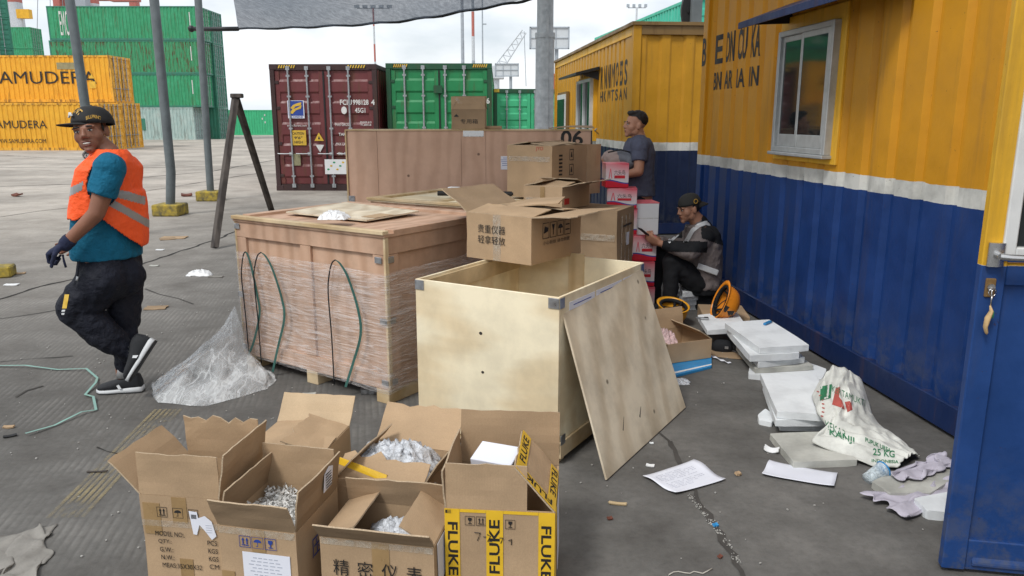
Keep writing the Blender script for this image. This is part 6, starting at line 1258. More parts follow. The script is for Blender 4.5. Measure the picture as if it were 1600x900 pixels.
stext('KERTAMUKTI', 1300, 1352, 612, 10, 'sackgreen', .45); stext('MEKAR', 1288, 1322, 668, 13, 'sackgreen', .55); stext('KANJI', 1296, 1335, 682, 12, 'sackgreen', .35); stext('25 KG', 1364, 1398, 711, 11, 'sackgreen', .12); stext('PUPUK UREA', 1352, 1392, 690, 7, 'sackgreen', .45)
stext('INDONESIA', 1362, 1404, 722, 5, 'sackgreen', .05)
proj_world(t, sk, [(1282, 604), (1300, 600), (1298, 622), (1281, 626)], 3.6, 'sackgreen', 'green_square', .003, 4)
proj_world(t, sk, [(1306, 606), (1313, 604), (1311, 620), (1316, 626), (1320, 640), (1312, 636), (1300, 632), (1308, 622)], 3.6, 'sackred', 'red_figure', .003, 4); proj_world(t, sk, [(1320, 628), (1330, 626), (1332, 640), (1324, 644)], 3.6, 'sackred', 'red_figure', .003, 4)
for k in range(9): 
    a = k/8; x = lerp(1276, 1284, a)+8*math.sin(a*3.1)-6; y = lerp(604, 655, a); proj_world(t, sk, [(x+2, y), (x+6, y+1), (x+6, y+3), (x+2, y+2)], 3.6, 'sackred', 'red_stitch', .003, 1)
# ================= cup
p = G(1366, 752); t = thing('plastic_cup', 'crushed clear plastic cup with a blue rim lying by the sack', 'cup', p+Vector((0, 0, .036)), R(-18)); t.rotation_euler = (R(8), R(72), R(30))
mb = MB(); n_ = 22; ro = []
for k in range(7):
    z = -.05+.1*k/6; rr = .026+.010*k/6; ro.append([mb.bm.verts.new(((rr+.004*noise.noise(Vector((a*.9, k, 1))))*math.cos(a*TAU/n_), (rr+.004*noise.noise(Vector((a*.9, k, 4))))*math.sin(a*TAU/n_), z)) for a in range(n_)])
for i in range(6):
    for a in range(n_): mb.bm.faces.new((ro[i][a], ro[i][(a+1) % n_], ro[i+1][(a+1) % n_], ro[i+1][a]))
mb.bm.faces.new(ro[0]); mb.build('cup_body', film('clear_plastic', .25, .75, (.75, .85, .9), 40, t=(.35, .6)), t, True); mb = MB(); mb.tube([(.037*math.cos(a*TAU/24), .037*math.sin(a*TAU/24), .052) for a in range(25)], .004, 6); mb.tube([(0, 0, .04), (0, 0, .046)], .034, 20); mb.build('rim', 'blue_bright', t, True)
# ================= rags and foam by the door
def rag(name, label, pts, hgt, mat, seed, n=34, th=.003, z0=.0, cat='cloth', fold=18, rag_=.06):
    """cloth thrown down: outline corners are pixels on the ground"""
    P_ = [G(x, y, z0) for x, y in pts]; c = sum(P_, Vector())/4; c.z = 0; s_ = Vector((seed*2.3, seed*.7, 0))
    def f(u, v_):
        p = P_[0].lerp(P_[1], u).lerp(P_[3].lerp(P_[2], u), v_)-c; q = Vector((u*3, v_*3, seed)); e = rag_
        p.x += e*noise.noise(q*1.4+s_)+.006*noise.noise(q*4+s_); p.y += e*noise.noise(q*1.4+s_+Vector((9, 0, 0)))+.006*noise.noise(q*4-s_)
        w_ = (u*.5+v_*1.5)*fold/2+3.6*noise.noise(q*.8+s_); k = .5+.5*math.sin(w_); k2 = abs(noise.noise(q*1.3+s_))
        p.z = z0+.003+hgt*(.55*k**2*min(1, .35+1.2*k2)+.6*k2); return p
    return tag(MB().sheet(f, n, n, th).build(name, mat, None, True, loc=c), label, cat)
foam('broken foam slab with a crumbly edge under the rags by the door', [(1362, 752), (1400, 735), (1492, 722), (1492, 745), (1455, 770), (1390, 770)], 0, .034, 'foam_old', None, seed=40)
foam('chipped foam slab nearest the door, its front edge broken', [(1428, 778), (1500, 765), (1500, 795), (1478, 800), (1448, 797)], 0, .042, 'foam', None, seed=41)
rag('rag', 'grey lilac rag crumpled on the broken foam, nearer the wall', [(1384, 742), (1470, 712), (1500, 728), (1420, 756)], .04, 'rag', 4, z0=.04, th=.003, rag_=.05)
rag('rag', 'larger grey lilac rag spilling on to the ground beside the door', [(1352, 778), (1500, 738), (1500, 770), (1420, 810)], .04, 'rag', 7, z0=.012, th=.003, rag_=.06)
for k, (x, y, s_) in enumerate(((1458, 800, .03), (1470, 806, .025), (1448, 803, .016))):
    mb = MB(); mb.ell((0, 0, s_*.5), (s_, s_*.8, s_*.6), None, 8)
    for v in mb.bm.verts: v.co *= 1+.4*noise.noise(v.co*60+Vector((k, 0, 0)))
    tag(mb.build('foam_crumb', 'foam', None, loc=G(x, y)), ['largest foam crumb below the chipped slab by the door', 'foam crumb nearest the door corner', 'smallest foam crumb beside the chipped slab by the door'][k], 'foam')
rag('dirty_rag', 'dirty grey flattened rag at the bottom left corner of the ground', [(-40, 846), (92, 822), (60, 900), (-70, 960)], .022, 'mat', 3, 44, .003, fold=16)
# papers
def sheetpaper(label, pts, seed, printed):
    P_ = [G(x, y, .006) for x, y in pts]; c = sum(P_, Vector())/4; c.z = 0; t = thing('paper_sheet', label, 'paper', c)
    def f(u, v_):
        p = P_[0].lerp(P_[1], u).lerp(P_[3].lerp(P_[2], u), v_)-c; p.z = .006+.012*(abs(u-.5)*2)**4*(.5+noise.noise(Vector((v_*2, seed, 0))))+.004*math.sin(v_*4+seed)*u+.006*(v_**6); return p
    MB().sheet(f, 14, 14, .0006).build('paper', 'paper', t, True)
    if printed:
        for k in range(11):
            v_ = .16+.055*k+(.05 if k > 5 else 0); a, b_ = .12, .12+(.72 if k % 4 else .55)-(.3 if k > 8 else 0); mb = MB(); n_ = 16
            for j in range(n_):
                if (j*7+k*3) % 5 == 0: continue
                u0_, u1_ = a+(b_-a)*j/n_, a+(b_-a)*(j+.8)/n_; mb.poly([f(u0_, v_)+Vector((0, 0, .0012)), f(u1_, v_)+Vector((0, 0, .0012)), f(u1_, v_+.012)+Vector((0, 0, .0012)), f(u0_, v_+.012)+Vector((0, 0, .0012))])
            mb.build('printed_line', 'paper_text', t)
sheetpaper('printed sheet of white paper lying on the dark ground before the leaning sheet', [(1004, 745), (1084, 720), (1134, 750), (1055, 773)], 1, True)
sheetpaper('folded blank white paper on the ground near the dirty foam board', [(1202, 720), (1309, 739), (1303, 763), (1190, 743)], 5, False)
# ================= litter
def strapline(label, pts, w_, mat, name='strapping'):
    P_ = [G(x, y, .01) for x, y in pts]; c = P_[0].copy(); c.z = 0; mb = MB()
    for i in range(len(P_)-1):
        a, b_ = P_[i]-c, P_[i+1]-c; d_ = (b_-a).normalized(); s_ = Vector((-d_.y, d_.x, 0))*w_/2; za = .008+.012*(i % 2); zb_ = .008+.012*((i+1) % 2); a.z, b_.z = za, zb_
        mb.prism([a-s_, b_-s_, b_+s_, a+s_], (0, 0, .0012))
    return tag(mb.build(name, mat, None, loc=c), label, 'strap')
strapline('long pale green strapping band on the ground left of the walking man', [(-10, 571), (40, 573), (90, 577), (135, 578), (152, 590), (150, 600), (133, 616), (146, 622), (150, 640), (128, 646), (85, 664), (40, 680)], .014, 'strap_lt')
P_ = [G(x, y, .004) for x, y in ((1045, 898), (1052, 894), (1060, 893), (1070, 895), (1078, 896), (1084, 893), (1090, 894), (1098, 896), (1106, 892), (1113, 888))]; c = P_[0].copy(); c.z = 0; tag(MB().tube([p_-c for p_ in P_], .0022, 6).build('string', 'rope', None, True, loc=c), 'thin pale string curling on the ground at the bottom edge', 'string')
def chip(label, x, y, w_, d_, h_, rz, mat, cat='scrap', name='scrap', bend=.01):
    o = MB().sheet(lambda u, v_: ((u-.5)*w_+.1*w_*noise.noise(Vector((v_*3, x, 0))), (v_-.5)*d_*(1+.3*noise.noise(Vector((u*3, y, 0)))), h_/2+.002+bend*(u-.5)**2+.3*bend*v_), 8, 4, h_).build(name, mat, None, loc=G(x, y)); o.rotation_euler = (0, 0, rz); return tag(o, label, cat)
chip('piece of brown cardboard on the ground right of the walking man', 244, 482, .18, .12, .006, .15, 'card_dark', 'cardboard', 'cardboard_piece')
chip('flattened brown cardboard beside the yellow pole block', 272, 372, .34, .18, .008, .05, 'card', 'cardboard', 'cardboard_piece'); chip('second flattened cardboard lying against the first near the pole block', 262, 374, .20, .16, .008, .5, 'card_dark', 'cardboard', 'cardboard_piece')
crumple('white_bag', 'small crumpled white plastic bag on the ground beyond the wrapped crate', 'plastic bag', G(312, 430), .13, .07, .07, 'white', 21, 22); chip('grey scrap beside the crumpled white bag', 337, 433, .16, .05, .006, -.1, 'mat')
chip('small white flake on the ground between the man and the trestle', 250, 391, .10, .05, .005, 0, 'white'); chip('white flake lying below the brown cardboard pieces', 241, 416, .10, .05, .006, 0, 'foam_old')
chip('small orange brown wood scrap at the left edge of the ground', 14, 669, .055, .022, .008, .1, 'card'); chip('black wire scrap beside the green strapping', 16, 683, .06, .02, .006, .6, 'rubber'); chip('tan splinter between the cartons and the printed paper', 965, 789, .075, .014, .006, -.2, 'ply_in')
chip('thin dark twig on the yellow line', 152, 739, .09, .008, .005, .1, 'old_wood'); chip('small white scrap in front of the leaning sheet', 1016, 729, .04, .02, .004, -.3, 'white'); chip('tiny blue scrap in the ground joint', 1118, 823, .022, .016, .008, .4, 'blue_bright'); chip('pale pebble shaped scrap right of the printed paper', 1153, 743, .025, .02, .012, .4, 'card')
chip('folded paper scrap at the left edge beyond the strap', 18, 446, .13, .06, .008, .1, 'white'); chip('brown scrap beside the loose yellow block', 30, 428, .12, .06, .008, .3, 'card'); chip('brown leaf far on the yard near the pole', 292, 307, .22, .14, .03, .4, 'leaf', bend=.08); chip('brown leaf near the left man on the light yard', 27, 307, .2, .13, .03, -.4, 'leaf', bend=.08)
chip('curl of white film near the dirty foam board', 1205, 707, .07, .03, .004, -.5, 'white', bend=.05); chip('dark red leaf on the ground right of the yellow taped carton', 953, 812, .022, .016, .006, .3, 'leaf'); chip('dark red leaf near the bottom edge by the joint', 1125, 872, .020, .014, .006, .8, 'leaf'); chip('pale rough scrap under the wrapped crate corner', 577, 614, .10, .06, .03, .2, 'zinc')
chip('crumpled clear scrap on the ground before the wrapped crate', 483, 618, .08, .03, .008, .2, 'foam_old'); chip('silver scrap by the far foot of the wrapped crate', 414, 585, .07, .04, .02, .2, 'zinc')
for i, (x, y) in enumerate(((1000, 700), (935, 748))): chip(['white paint chip behind the leaning sheet foot', 'pale chip beside the leaning sheet foot'][i], x+18, y-6, .02, .012, .004, i, 'foam')
mb = MB(); r_ = random.Random(11)
jl = [G(1078, 775), G(1100, 805), G(1130, 840), G(1160, 890)]
for k in range(900):
    if k < 170: p = lerp_poly(jl, (int(r_.random()*7)/7+r_.random()*.07)%.999)+Vector((r_.gauss(0, .009), r_.gauss(0, .009), 0)); s_ = r_.uniform(.001, .003)
    else:
        p = Vector((r_.uniform(-3.5, 2.0), r_.uniform(1.9, 9)**1.0, 0)); s_ = r_.uniform(.0012, .0045)*(1+.3*(p.y > 5))
    mb.box((p.x, p.y, .004+s_*.3), (s_*2, s_*1.5, s_), Matrix.Rotation(r_.uniform(0, 3), 3, 'Z'))
tag(mb.build('grit', 'grit', None), 'pale crumbs and grit scattered over the dark ground', 'grit', kind='stuff')
# ================= people
def limb(mb, pts, rs, end=(True, True), n=18, sub=6):
    """tapered limb through joints; spheres fill the joints"""
    pts = [Vector(p) for p in pts]
    for i in range(len(pts)-1):
        a, b_ = pts[i], pts[i+1]; d = (b_-a).normalized(); u = d.orthogonal().normalized(); v_ = d.cross(u); secs = []
        for k in range(sub+1):
            t_ = k/sub; r_ = rs[i]+(rs[i+1]-rs[i])*t_; secs.append((a.lerp(b_, t_), u*r_, v_*r_))
        mb.ring(secs, n)
        if i or end[0]: mb.ell(a, (rs[i],)*3, None, 14)
    if end[1]: mb.ell(pts[-1], (rs[-1],)*3, None, 14)
def frame(fwd, up):
    """columns: right, forward(-y local means face) ... local -Y = face forward, Z up"""
    f = Vector(fwd).normalized(); u = Vector(up); u = (u-f*u.dot(f)).normalized(); x = u.cross(-f) ; x = (-f).cross(u)*-1
    x = (-f).cross(u).normalized(); return Matrix((x, -f, u)).transposed()
def head_shape(mb, c, Rm, s=1.0, neck=None, neck_r=.056):
    T_ = lambda v: Vector(c)+Rm @ (Vector(v)*s)
    def E(v, r, rot=None): mb.ell(T_(v), tuple(x*s for x in r), Rm if rot is None else Rm @ rot, 20)
    E((0, .018, .035), (.076, .094, .088)); E((0, -.030, -.015), (.066, .062, .085)); E((0, -.042, -.055), (.050, .050, .050)); E((0, -.072, -.092), (.026, .022, .022))
    for sx in (-1, 1):
        E((sx*.045, -.040, -.025), (.026, .034, .034)); E((sx*.050, -.005, -.060), (.020, .040, .034)); E((sx*.034, -.078, .022), (.026, .012, .009))
        E((sx*.078, .012, -.012), (.008, .020, .030), Matrix.Rotation(sx*-.35, 3, 'Z')); E((sx*.083, .020, .004), (.006, .013, .016))
    mb.ring([(T_((0, -.086, .018)), Rm @ Vector((.009, 0, 0))*s, Rm @ Vector((0, .012, 0))*s), (T_((0, -.094, -.004)), Rm @ Vector((.011, 0, 0))*s, Rm @ Vector((0, .015, 0))*s), (T_((0, -.103, -.020)), Rm @ Vector((.015, 0, 0))*s, Rm @ Vector((0, .016, 0))*s), (T_((0, -.092, -.033)), Rm @ Vector((.017, 0, 0))*s, Rm @ Vector((0, .012, 0))*s)], 12)
    for sx in (-1, 1): E((sx*.014, -.092, -.028), (.010, .012, .009))
    E((0, -.084, -.051), (.026, .014, .0075)); E((0, -.083, -.066), (.023, .014, .008))
    return T_
def face_bits(t, T_, Rm, s=1.0, smile=False, off=Vector(), hair=True):
    def at(v): return T_(v)-off
    def E(name, mat, v, r, rot=None): mb = MB().ell(at(v), tuple(x*s for x in r), Rm if rot is None else Rm @ rot, 14); return mb.build(name, mat, t, True)
    for sx in (-1, 1):
        E('eye', 'eyew', (sx*.031, -.0815, .004), (.0125, .007, .0045 if smile else .0055)); E('iris', 'hair', (sx*.031, -.0878, .004), (.0052, .0022, .0042)); E('eyelid', 'hair', (sx*.031, -.0865, .0095), (.0145, .003, .0018), Matrix.Rotation(sx*-.1, 3, 'Y'))
        E('eyebrow', 'hair', (sx*.033, -.0885, .026), (.019, .005, .0042), Matrix.Rotation(sx*.12, 3, 'Y'))
    if smile:
        E('teeth', 'tooth', (0, -.0935, -.0585), (.020, .0050, .0045)); E('lip', 'lip', (0, -.0945, -.0500), (.026, .0045, .0032)); E('lip', 'lip', (0, -.0920, -.0690), (.021, .005, .0038))
    else: E('lip', 'lip', (0, -.0945, -.0535), (.023, .004, .0032)); E('lip', 'lip', (0, -.0925, -.0620), (.019, .005, .0042))
def hand(mb, wrist, d, n_, curl=.5, thumb=1, s=1.0, spread=.0, tcurl=.5):
    """d: wrist to knuckles, n_: palm normal (fingers curl toward it), thumb side = thumb*(d x n)"""
    w_ = Vector(wrist); d = Vector(d).normalized(); n_ = Vector(n_); n_ = (n_-d*n_.dot(d)).normalized(); sd_ = d.cross(n_)*thumb
    mb.ring([(w_+d*x*s, sd_*a*s, n_*b_*s) for x, a, b_ in ((-.02, .024, .020), (.01, .030, .019), (.04, .039, .017), (.075, .042, .015), (.095, .038, .011))], 16, pw=2.6)
    L_ = (.040, .045, .042, .033)
    for k in range(4):
        off_ = (.029-.0195*k); p = w_+d*(.090-.003*abs(k-1.2))*s+sd_*off_*s; dir_ = (d+sd_*spread*(1.5-k)).normalized(); pts = [p-dir_*.02*s, p]; a = 0
        for j, f in enumerate((1, .68, .52)):
            a += curl*(.9 if j == 0 else 1.1); q = dir_*math.cos(a)+n_*math.sin(a); pts.append(pts[-1]+q*L_[k]*f*s)
        limb(mb, pts, [.0095*s, .0095*s, .0088*s, .0080*s, .0068*s], n=10, sub=2)
    b0 = w_+d*.022*s+sd_*.026*s; t1 = (d*.65+sd_*.65+n_*.35).normalized(); t2 = (d*(.9-.3*tcurl)+sd_*(.25-.3*tcurl)+n_*(.4+.5*tcurl)).normalized()
    limb(mb, [b0, b0+t1*.042*s, b0+t1*.042*s+t2*.034*s, b0+t1*.042*s+t2*.034*s+(t2+n_*.3*tcurl).normalized()*.026*s], [.016*s, .012*s, .0105*s, .0085*s], n=10, sub=2)
def torso(mb, secs, infl=0, n=28):
    """secs: (centre, side vector half-width, front vector half-depth)"""
    mb.ring([(c, Vector(a).normalized()*(Vector(a).length+infl), Vector(b_).normalized()*(Vector(b_).length+infl)) for c, a, b_ in secs], n, pw=2.3)
def cut(o, test, name=None, mat=None, keep=True, thick=None):
    """keep only the faces whose centre passes test"""
    bm = bmesh.new(); bm.from_mesh(o.data); d = [f for f in bm.faces if not test(f.calc_center_median())]; bmesh.ops.delete(bm, geom=d, context='FACES'); bm.to_mesh(o.data); bm.free(); return o
def patch(o, test, name, mat, parent, lift=.003):
    me = o.data.copy(); p_ = bpy.data.objects.new(name, me); COL.objects.link(p_); p_.parent = parent; cut(p_, test); ns = [v.normal.copy() for v in me.vertices]
    for v, n_ in zip(me.vertices, ns): v.co += n_*lift
    me.materials.clear(); me.materials.append(M[mat])
    for q in me.polygons: q.material_index = 0
    return p_
def solid(o, th):
    m_ = o.modifiers.new('s', 'SOLIDIFY'); m_.thickness = th; m_.offset = 1; me = bpy.data.meshes.new_from_object(o.evaluated_get(bpy.context.evaluated_depsgraph_get())); o.modifiers.clear(); o.data = me
def shoe(t, heel, toe, up, org, s=1.0, mats=('shoe', 'sole')):
    """running shoe between heel and toe points on the sole plane"""
    heel, toe, up = Vector(heel)-org, Vector(toe)-org, Vector(up); f = (toe-heel); Ln = f.length; f.normalize(); up = (up-f*up.dot(f)).normalized(); r_ = f.cross(up)
    def Q(x, z): return heel+f*(x*Ln)+up*z
    so = MB(); secs = ((-.02, .024, .030, .016), (.04, .033, .033, .020), (.25, .036, .030, .018), (.5, .036, .024, .015), (.72, .045, .022, .013), (.90, .038, .020, .013), (1.0, .016, .022, .009))
    for i in range(1): so.ring([(Q(x, z*s*.5+.004), r_*w_*s, up*(z*s*.5)) for x, w_, z, _ in secs], 20, pw=4)
    so.build('sole', mats[1], t, True)
    tr = MB(); tr.ring([(Q(x, .004), r_*w_*s*.96, up*.006) for x, w_, z, _ in secs], 20, pw=4); tr.build('outsole', 'rubber', t, True)
    u = MB(); u.ring([(Q(x, h_*s*.5+.022), r_*w_*s, up*(h_*s*.5)) for x, w_, h_ in ((-.01, .022, .05), (.04, .032, .085), (.16, .036, .092), (.30, .036, .086), (.45, .037, .066), (.62, .042, .050), (.80, .042, .038), (.93, .034, .028), (.985, .018, .016))], 22, pw=2.4)
    o = fuse(u, 'upper', mats[0], t, .005, 3)
    for k in range(4):
        x = .36+.075*k; h_ = (.088-.012*k)*s+.020; MB().tube([Q(x, h_-.012)-r_*.022*s, Q(x+.01, h_+.002), Q(x, h_-.012)+r_*.022*s], .003, 6, flat=.8).build('lace', 'dark_steel', t, True)
    MB().prism([Q(.40, .035)-r_*.0395*s, Q(.47, .036)-r_*.041*s, Q(.52, .060)-r_*.036*s, Q(.46, .062)-r_*.035*s], -r_*.002).build('side_mark', mats[1], t); MB().prism([Q(.40, .035)+r_*.0395*s, Q(.47, .036)+r_*.041*s, Q(.52, .060)+r_*.036*s, Q(.46, .062)+r_*.035*s], r_*.002).build('side_mark', mats[1], t)
    return o
# ------------------------------------------------ walking man
O = G(190, 614); O.z = 0; YM = 4.43
W = thing('person', 'smiling man in an orange hi-vis vest, black cap and navy glove walking left', 'person', O)
J = lambda x, y, dy=0: D(x, y, YM+dy)
hc = J(141, 205, -.02); fw = Vector((.14, -.99, -.03)); Rm = frame(fw, (-.16, .0, 1)); HS = 1.06
# body axes: he walks to the left, turned a little away from the camera
bf = Vector((-.93, -.10, 0)).normalized(); bs = Vector((-.10, -1.0, 0)).normalized()*1.0      # bs toward the camera = his left side
sh_n, sh_f = J(172, 263, -.17), J(160, 262, .19); elb, wr_ = J(151, 333, -.23), J(102, 382, -.26)
neckb = J(170, 240); 
tsec = [(J(170, 262), bs*.18, bf*.098), (J(169, 285), bs*.19, bf*.118), (J(167, 320), bs*.18, bf*.140), (J(165, 355), bs*.17, bf*.148), (J(168, 395), bs*.16, bf*.140), (J(171, 425), bs*.16, bf*.125)]
hipn, hipf = J(172, 425, -.09), J(180, 425, .09); kn_n, an_n = J(124, 492, -.11), J(206, 556, -.02); kn_f, an_f = J(190, 500, .08), J(193, 585, .04)
body = MB(); T_ = head_shape(body, hc, Rm, HS); limb(body, [hc+Rm @ Vector((0, .02, -.05)), neckb], [.056, .062], n=20); limb(body, [neckb, J(172, 262)], [.062, .075])
torso(body, tsec); limb(body, [sh_n, elb, wr_], [.062, .044, .031]); elf, wrf = J(146, 325, .25), J(122, 372, .16); limb(body, [sh_f, elf, wrf], [.060, .044, .030])
hand(body, wrf, (-.8, -.2, -.5), (0.2, -.9, .1), .7, -1, .98)
limb(body, [hipn, kn_n, an_n], [.085, .060, .042]); limb(body, [hipf, kn_f, an_f], [.085, .060, .042])
b = fuse(body, 'body', 'skin_dk', W, .0052, 3, off=O); face_bits(W, T_, Rm, HS, True, O)
# shirt
sh = MB(); torso(sh, tsec[:5]+[(J(170, 402), bs*.172, bf*.150)], .008); limb(sh, [neckb+Vector((0, 0, -.01)), J(172, 258)], [.062, .095]); limb(sh, [sh_n, sh_n.lerp(elb, .62)], [.080, .076], end=(True, False)); limb(sh, [sh_f, sh_f.lerp(elf, .62)], [.088, .080], end=(True, False))
limb(sh, [J(171, 262, -.05), sh_n], [.09, .085]); limb(sh, [J(171, 262, .05), sh_f], [.09, .085]); torso(sh, [(J(164, 370), bs*.172, bf*.160), (J(167, 398), bs*.175, bf*.160), (J(169, 402), bs*.17, bf*.155)], .006)
shirt = fuse(sh, 'shirt', 'teal_shirt', W, .0075, 5, .014, 5.5, 2, off=O, wdir=(1, 1, .7))
# trousers
tr_ = MB(); torso(tr_, [(J(170, 398), bs*.158, bf*.142), (J(171, 412), bs*.168, bf*.150), (J(171, 430), bs*.170, bf*.155), (J(171, 450), bs*.165, bf*.150), (J(172, 462), bs*.12, bf*.12)])
limb(tr_, [J(164, 434, -.085), J(120, 480, -.11)], [.138, .106]); limb(tr_, [J(118, 482, -.11), J(165, 525, -.08), J(200, 550, -.03)], [.106, .088, .064])
limb(tr_, [J(192, 432, .08), J(195, 500, .08)], [.125, .090]); limb(tr_, [J(193, 500, .08), J(194, 545, .05), J(193, 575, .04)], [.09, .066, .052]); limb(tr_, [J(178, 432), J(194, 430)], [.14, .12])
trou = fuse(tr_, 'trousers', 'navy', W, .0075, 6, .022, 6, 5, off=O, wdir=(1, 1, .8))
proj_ = lambda obj, pix, mat, nm, lf=.003, sb=3: proj_world(W, obj, pix, YM, mat, nm, lf, sb)
proj_(trou, [(101, 460), (108, 460), (104, 482), (97, 482)], 'hazy', 'yellow_tag'); proj_(trou, [(97, 484), (102, 484), (101, 487), (96, 487)], 'sole', 'stripe', .003, 1); proj_(trou, [(96, 489), (101, 489), (100, 492), (96, 492)], 'sole', 'stripe', .003, 1)
MB().tube([J(124, 408, -.18)-O, J(122, 425, -.19)-O, J(121, 434, -.20)-O], .004, 6).build('drawstring', 'navy', W, True); MB().tube([J(121, 432, -.20)-O, J(120, 438, -.20)-O], .006, 8).build('cord_end', 'sole', W, True)
# vest
ve = MB(); torso(ve, [(J(173, 246), bs*.12, bf*.08), (J(172, 262), bs*.185, bf*.112)]+tsec[1:5], .020)
torso(ve, [(J(170, 300), bs*.19, bf*.142), (J(170, 340), bs*.19, bf*.162), (J(175, 385), bs*.17, bf*.150)], .016)
limb(ve, [neckb+Vector((0, 0, .0)), J(174, 258)], [.078, .125])
vest = fuse(ve, 'vest', 'vest', W, .0075, 6, .014, 4.5, 8, off=O, wdir=(1, 1, .6)); sc_ = sh_n-O
def vtest(c):
    x, y = PX(c+O)
    hem = 388 if x > 226 else lerp_poly([Vector((90, 338, 0)), Vector((122, 345, 0)), Vector((150, 330, 0)), Vector((176, 352, 0)), Vector((202, 372, 0)), Vector((228, 388, 0))], max(0, min(.999, (x-90)/138))).y
    if y > hem: return False
    if c.y < .05 and ((x-161)/25)**2+((y-288)/36)**2 < 1 and c.y < (sc_.y+.16): return False
    if y < 234: return False
    return True
band = lambda x, y, a, b_, h_: abs(y-(a[1]+(b_[1]-a[1])*(x-a[0])/(b_[0]-a[0]))) < h_ and a[0] <= x <= b_[0]
def btest(k):
    def f(c):
        x, y = PX(c+O)
        if not vtest(c): return False
        return band(x, y, (176, 300), (226, 314), 6.5) if k == 0 else band(x, y, (158, 308), (232, 350), 6.5) if k == 1 else band(x, y, (104, 303), (130, 290), 6.5)
    return f
vraw = vest.data.copy(); yc_ = O.y-O.y+.02
bands = [patch(vest, (lambda k, sg: lambda c: btest(k)(c) and (c.y < .03) == sg)(k, sg), 'reflective_band', 'bandgrey', W, .005) for k in range(3) for sg in (True, False)]
for b_o in list(bands):
    if not len(b_o.data.polygons): bands.remove(b_o); bpy.data.objects.remove(b_o); cut(vest, vtest); solid(vest, .004)
for b_o in bands: b_o.data.name = 'reflective_band'
# neck gaiter
ga = MB(); gp = [T_((.062*math.cos(a*TAU/20), .028+.066*math.sin(a*TAU/20), -.122-.014*math.cos(a*TAU/20+1))) for a in range(21)]; ga.tube([p-O for p in gp], .020, 10, flat=1.0); M['gaiter'] = plain('patterned_scarf', (.30, .29, .28), .9, scale=55, t=(.5, .56), c2=(.012, .012, .013)); ga.build('neck_scarf', 'gaiter', W, True)
# cap
def cap(t, T_, Rm, s, off, mat, back=False, tilt=0):
    mb = MB(); n_ = 28; rings = []
    for k in range(9):
        a = k/8*math.pi/2; rr, zz = math.cos(a)**.75, math.sin(a); rings.append([mb.bm.verts.new(T_((.086*rr*math.cos(q*TAU/n_), .018+.106*rr*math.sin(q*TAU/n_), .034+.098*zz))-off) for q in range(n_)])
    ins = [mb.bm.verts.new(T_((.079*math.cos(q*TAU/n_), .018+.099*math.sin(q*TAU/n_), .036))-off) for q in range(n_)]
    for i in range(8):
        for q in range(n_): mb.bm.faces.new((rings[i][q], rings[i][(q+1) % n_], rings[i+1][(q+1) % n_], rings[i+1][q]))
    mb.bm.faces.new(rings[8]); 
    for q in range(n_): mb.bm.faces.new((ins[q], ins[(q+1) % n_], rings[0][(q+1) % n_], rings[0][q]))
    cr_ = mb.build('cap_crown', mat, t, True); sg = -1 if not back else 1
    def br(u, v_): a = (u-.5)*math.pi*.86; x = .078*math.sin(a)*(1-.05*v_); y = .018+sg*(.100*math.cos(a)+.075*v_*math.cos(a)**.6 if math.cos(a) > 0 else 0); return T_((x, y, .040-.010*v_-.22*x*x*10*.35-(.03*v_ if back else 0)))-off
    MB().sheet(br, 18, 6, .004).build('cap_brim', mat, t, True); MB().ell(T_((0, .018, .133))-off, (.007, .007, .004)).build('button', mat, t); return cr_
Rc = frame((-.74, -.66, .02), (-.18, 0, 1)); Tc = lambda v: hc+Rc @ (Vector(v)*HS)
cpw = cap(W, Tc, Rc, HS, O, 'capcloth')
def cap_text(t, capo, T_, Rm, off, body, x0, x1, z0, z1, mat, ydir=-1, ang=None):
    me = text_mesh(body, 1, .04); xs = [v.co.x for v in me.vertices]; ys = [v.co.y for v in me.vertices]; bm = bmesh.new(); bm.from_mesh(me); bmesh.ops.triangulate(bm, faces=bm.faces[:])
    bv = BVHTree.FromPolygons([v.co[:] for v in capo.data.vertices], [p_.vertices[:] for p_ in capo.data.polygons]); A = ang or 0; f = Rm @ Vector((-math.sin(A), math.cos(A), 0))
    for v in bm.verts:
        u_ = x0+(v.co.x-min(xs))/(max(xs)-min(xs))*(x1-x0); z = z0+(v.co.y-min(ys))/(max(ys)-min(ys))*(z1-z0); z += -8*u_*u_
        q = T_(Vector((u_*math.cos(A), u_*math.sin(A), z))+Vector((math.sin(A), -math.cos(A), 0))*.3+Vector((0, .018, 0)))-off; loc, n2_, i_, d_ = bv.ray_cast(q, f)
        if loc: v.co = loc-f*.0025
        else: v.co = q+f*.2
    m2 = bpy.data.meshes.new('lettering'); bm.to_mesh(m2); bm.free(); m2.materials.append(M[mat]); o = bpy.data.objects.new('lettering', m2); COL.objects.link(o); o.parent = t
cap_text(W, cpw, Tc, Rc, O, 'BILLPRINT', -.056, .056, .096, .122, 'gold'); cap_text(W, cpw, Tc, Rc, O, 'BILLPRINT', -.035, .035, .058, .076, 'gold', ang=R(80))
em = MB(); 
for (x, z, rx, rz_) in ((0, .082, .034, .008), (-.012, .09, .012, .009), (.014, .087, .013, .007), (-.03, .076, .012, .005), (.03, .076, .012, .005)): em.ell(Tc((x, -.0860+.22*abs(x)**1.3+(.09-z)*-.12, z))-O, (rx, .006, rz_), Rc, 12)
em.build('embroidered_shape', 'sole', W, True)
hr = MB(); hr.ell(T_((0, .030, .020)), (.078, .092, .070), Rm, 20); hs_ = hr.build('hair', 'hair', W, True, off=O)
cut(hs_, lambda c: (Rm.transposed() @ (c+O-hc)).y > .0 and (Rm.transposed() @ (c+O-hc)).z < .055)
for sx in (-1, 1): MB().ell(T_((sx*.072, -.012, .012))-O, (.006, .008, .022), Rm).build('sideburn', 'hair', W, True)
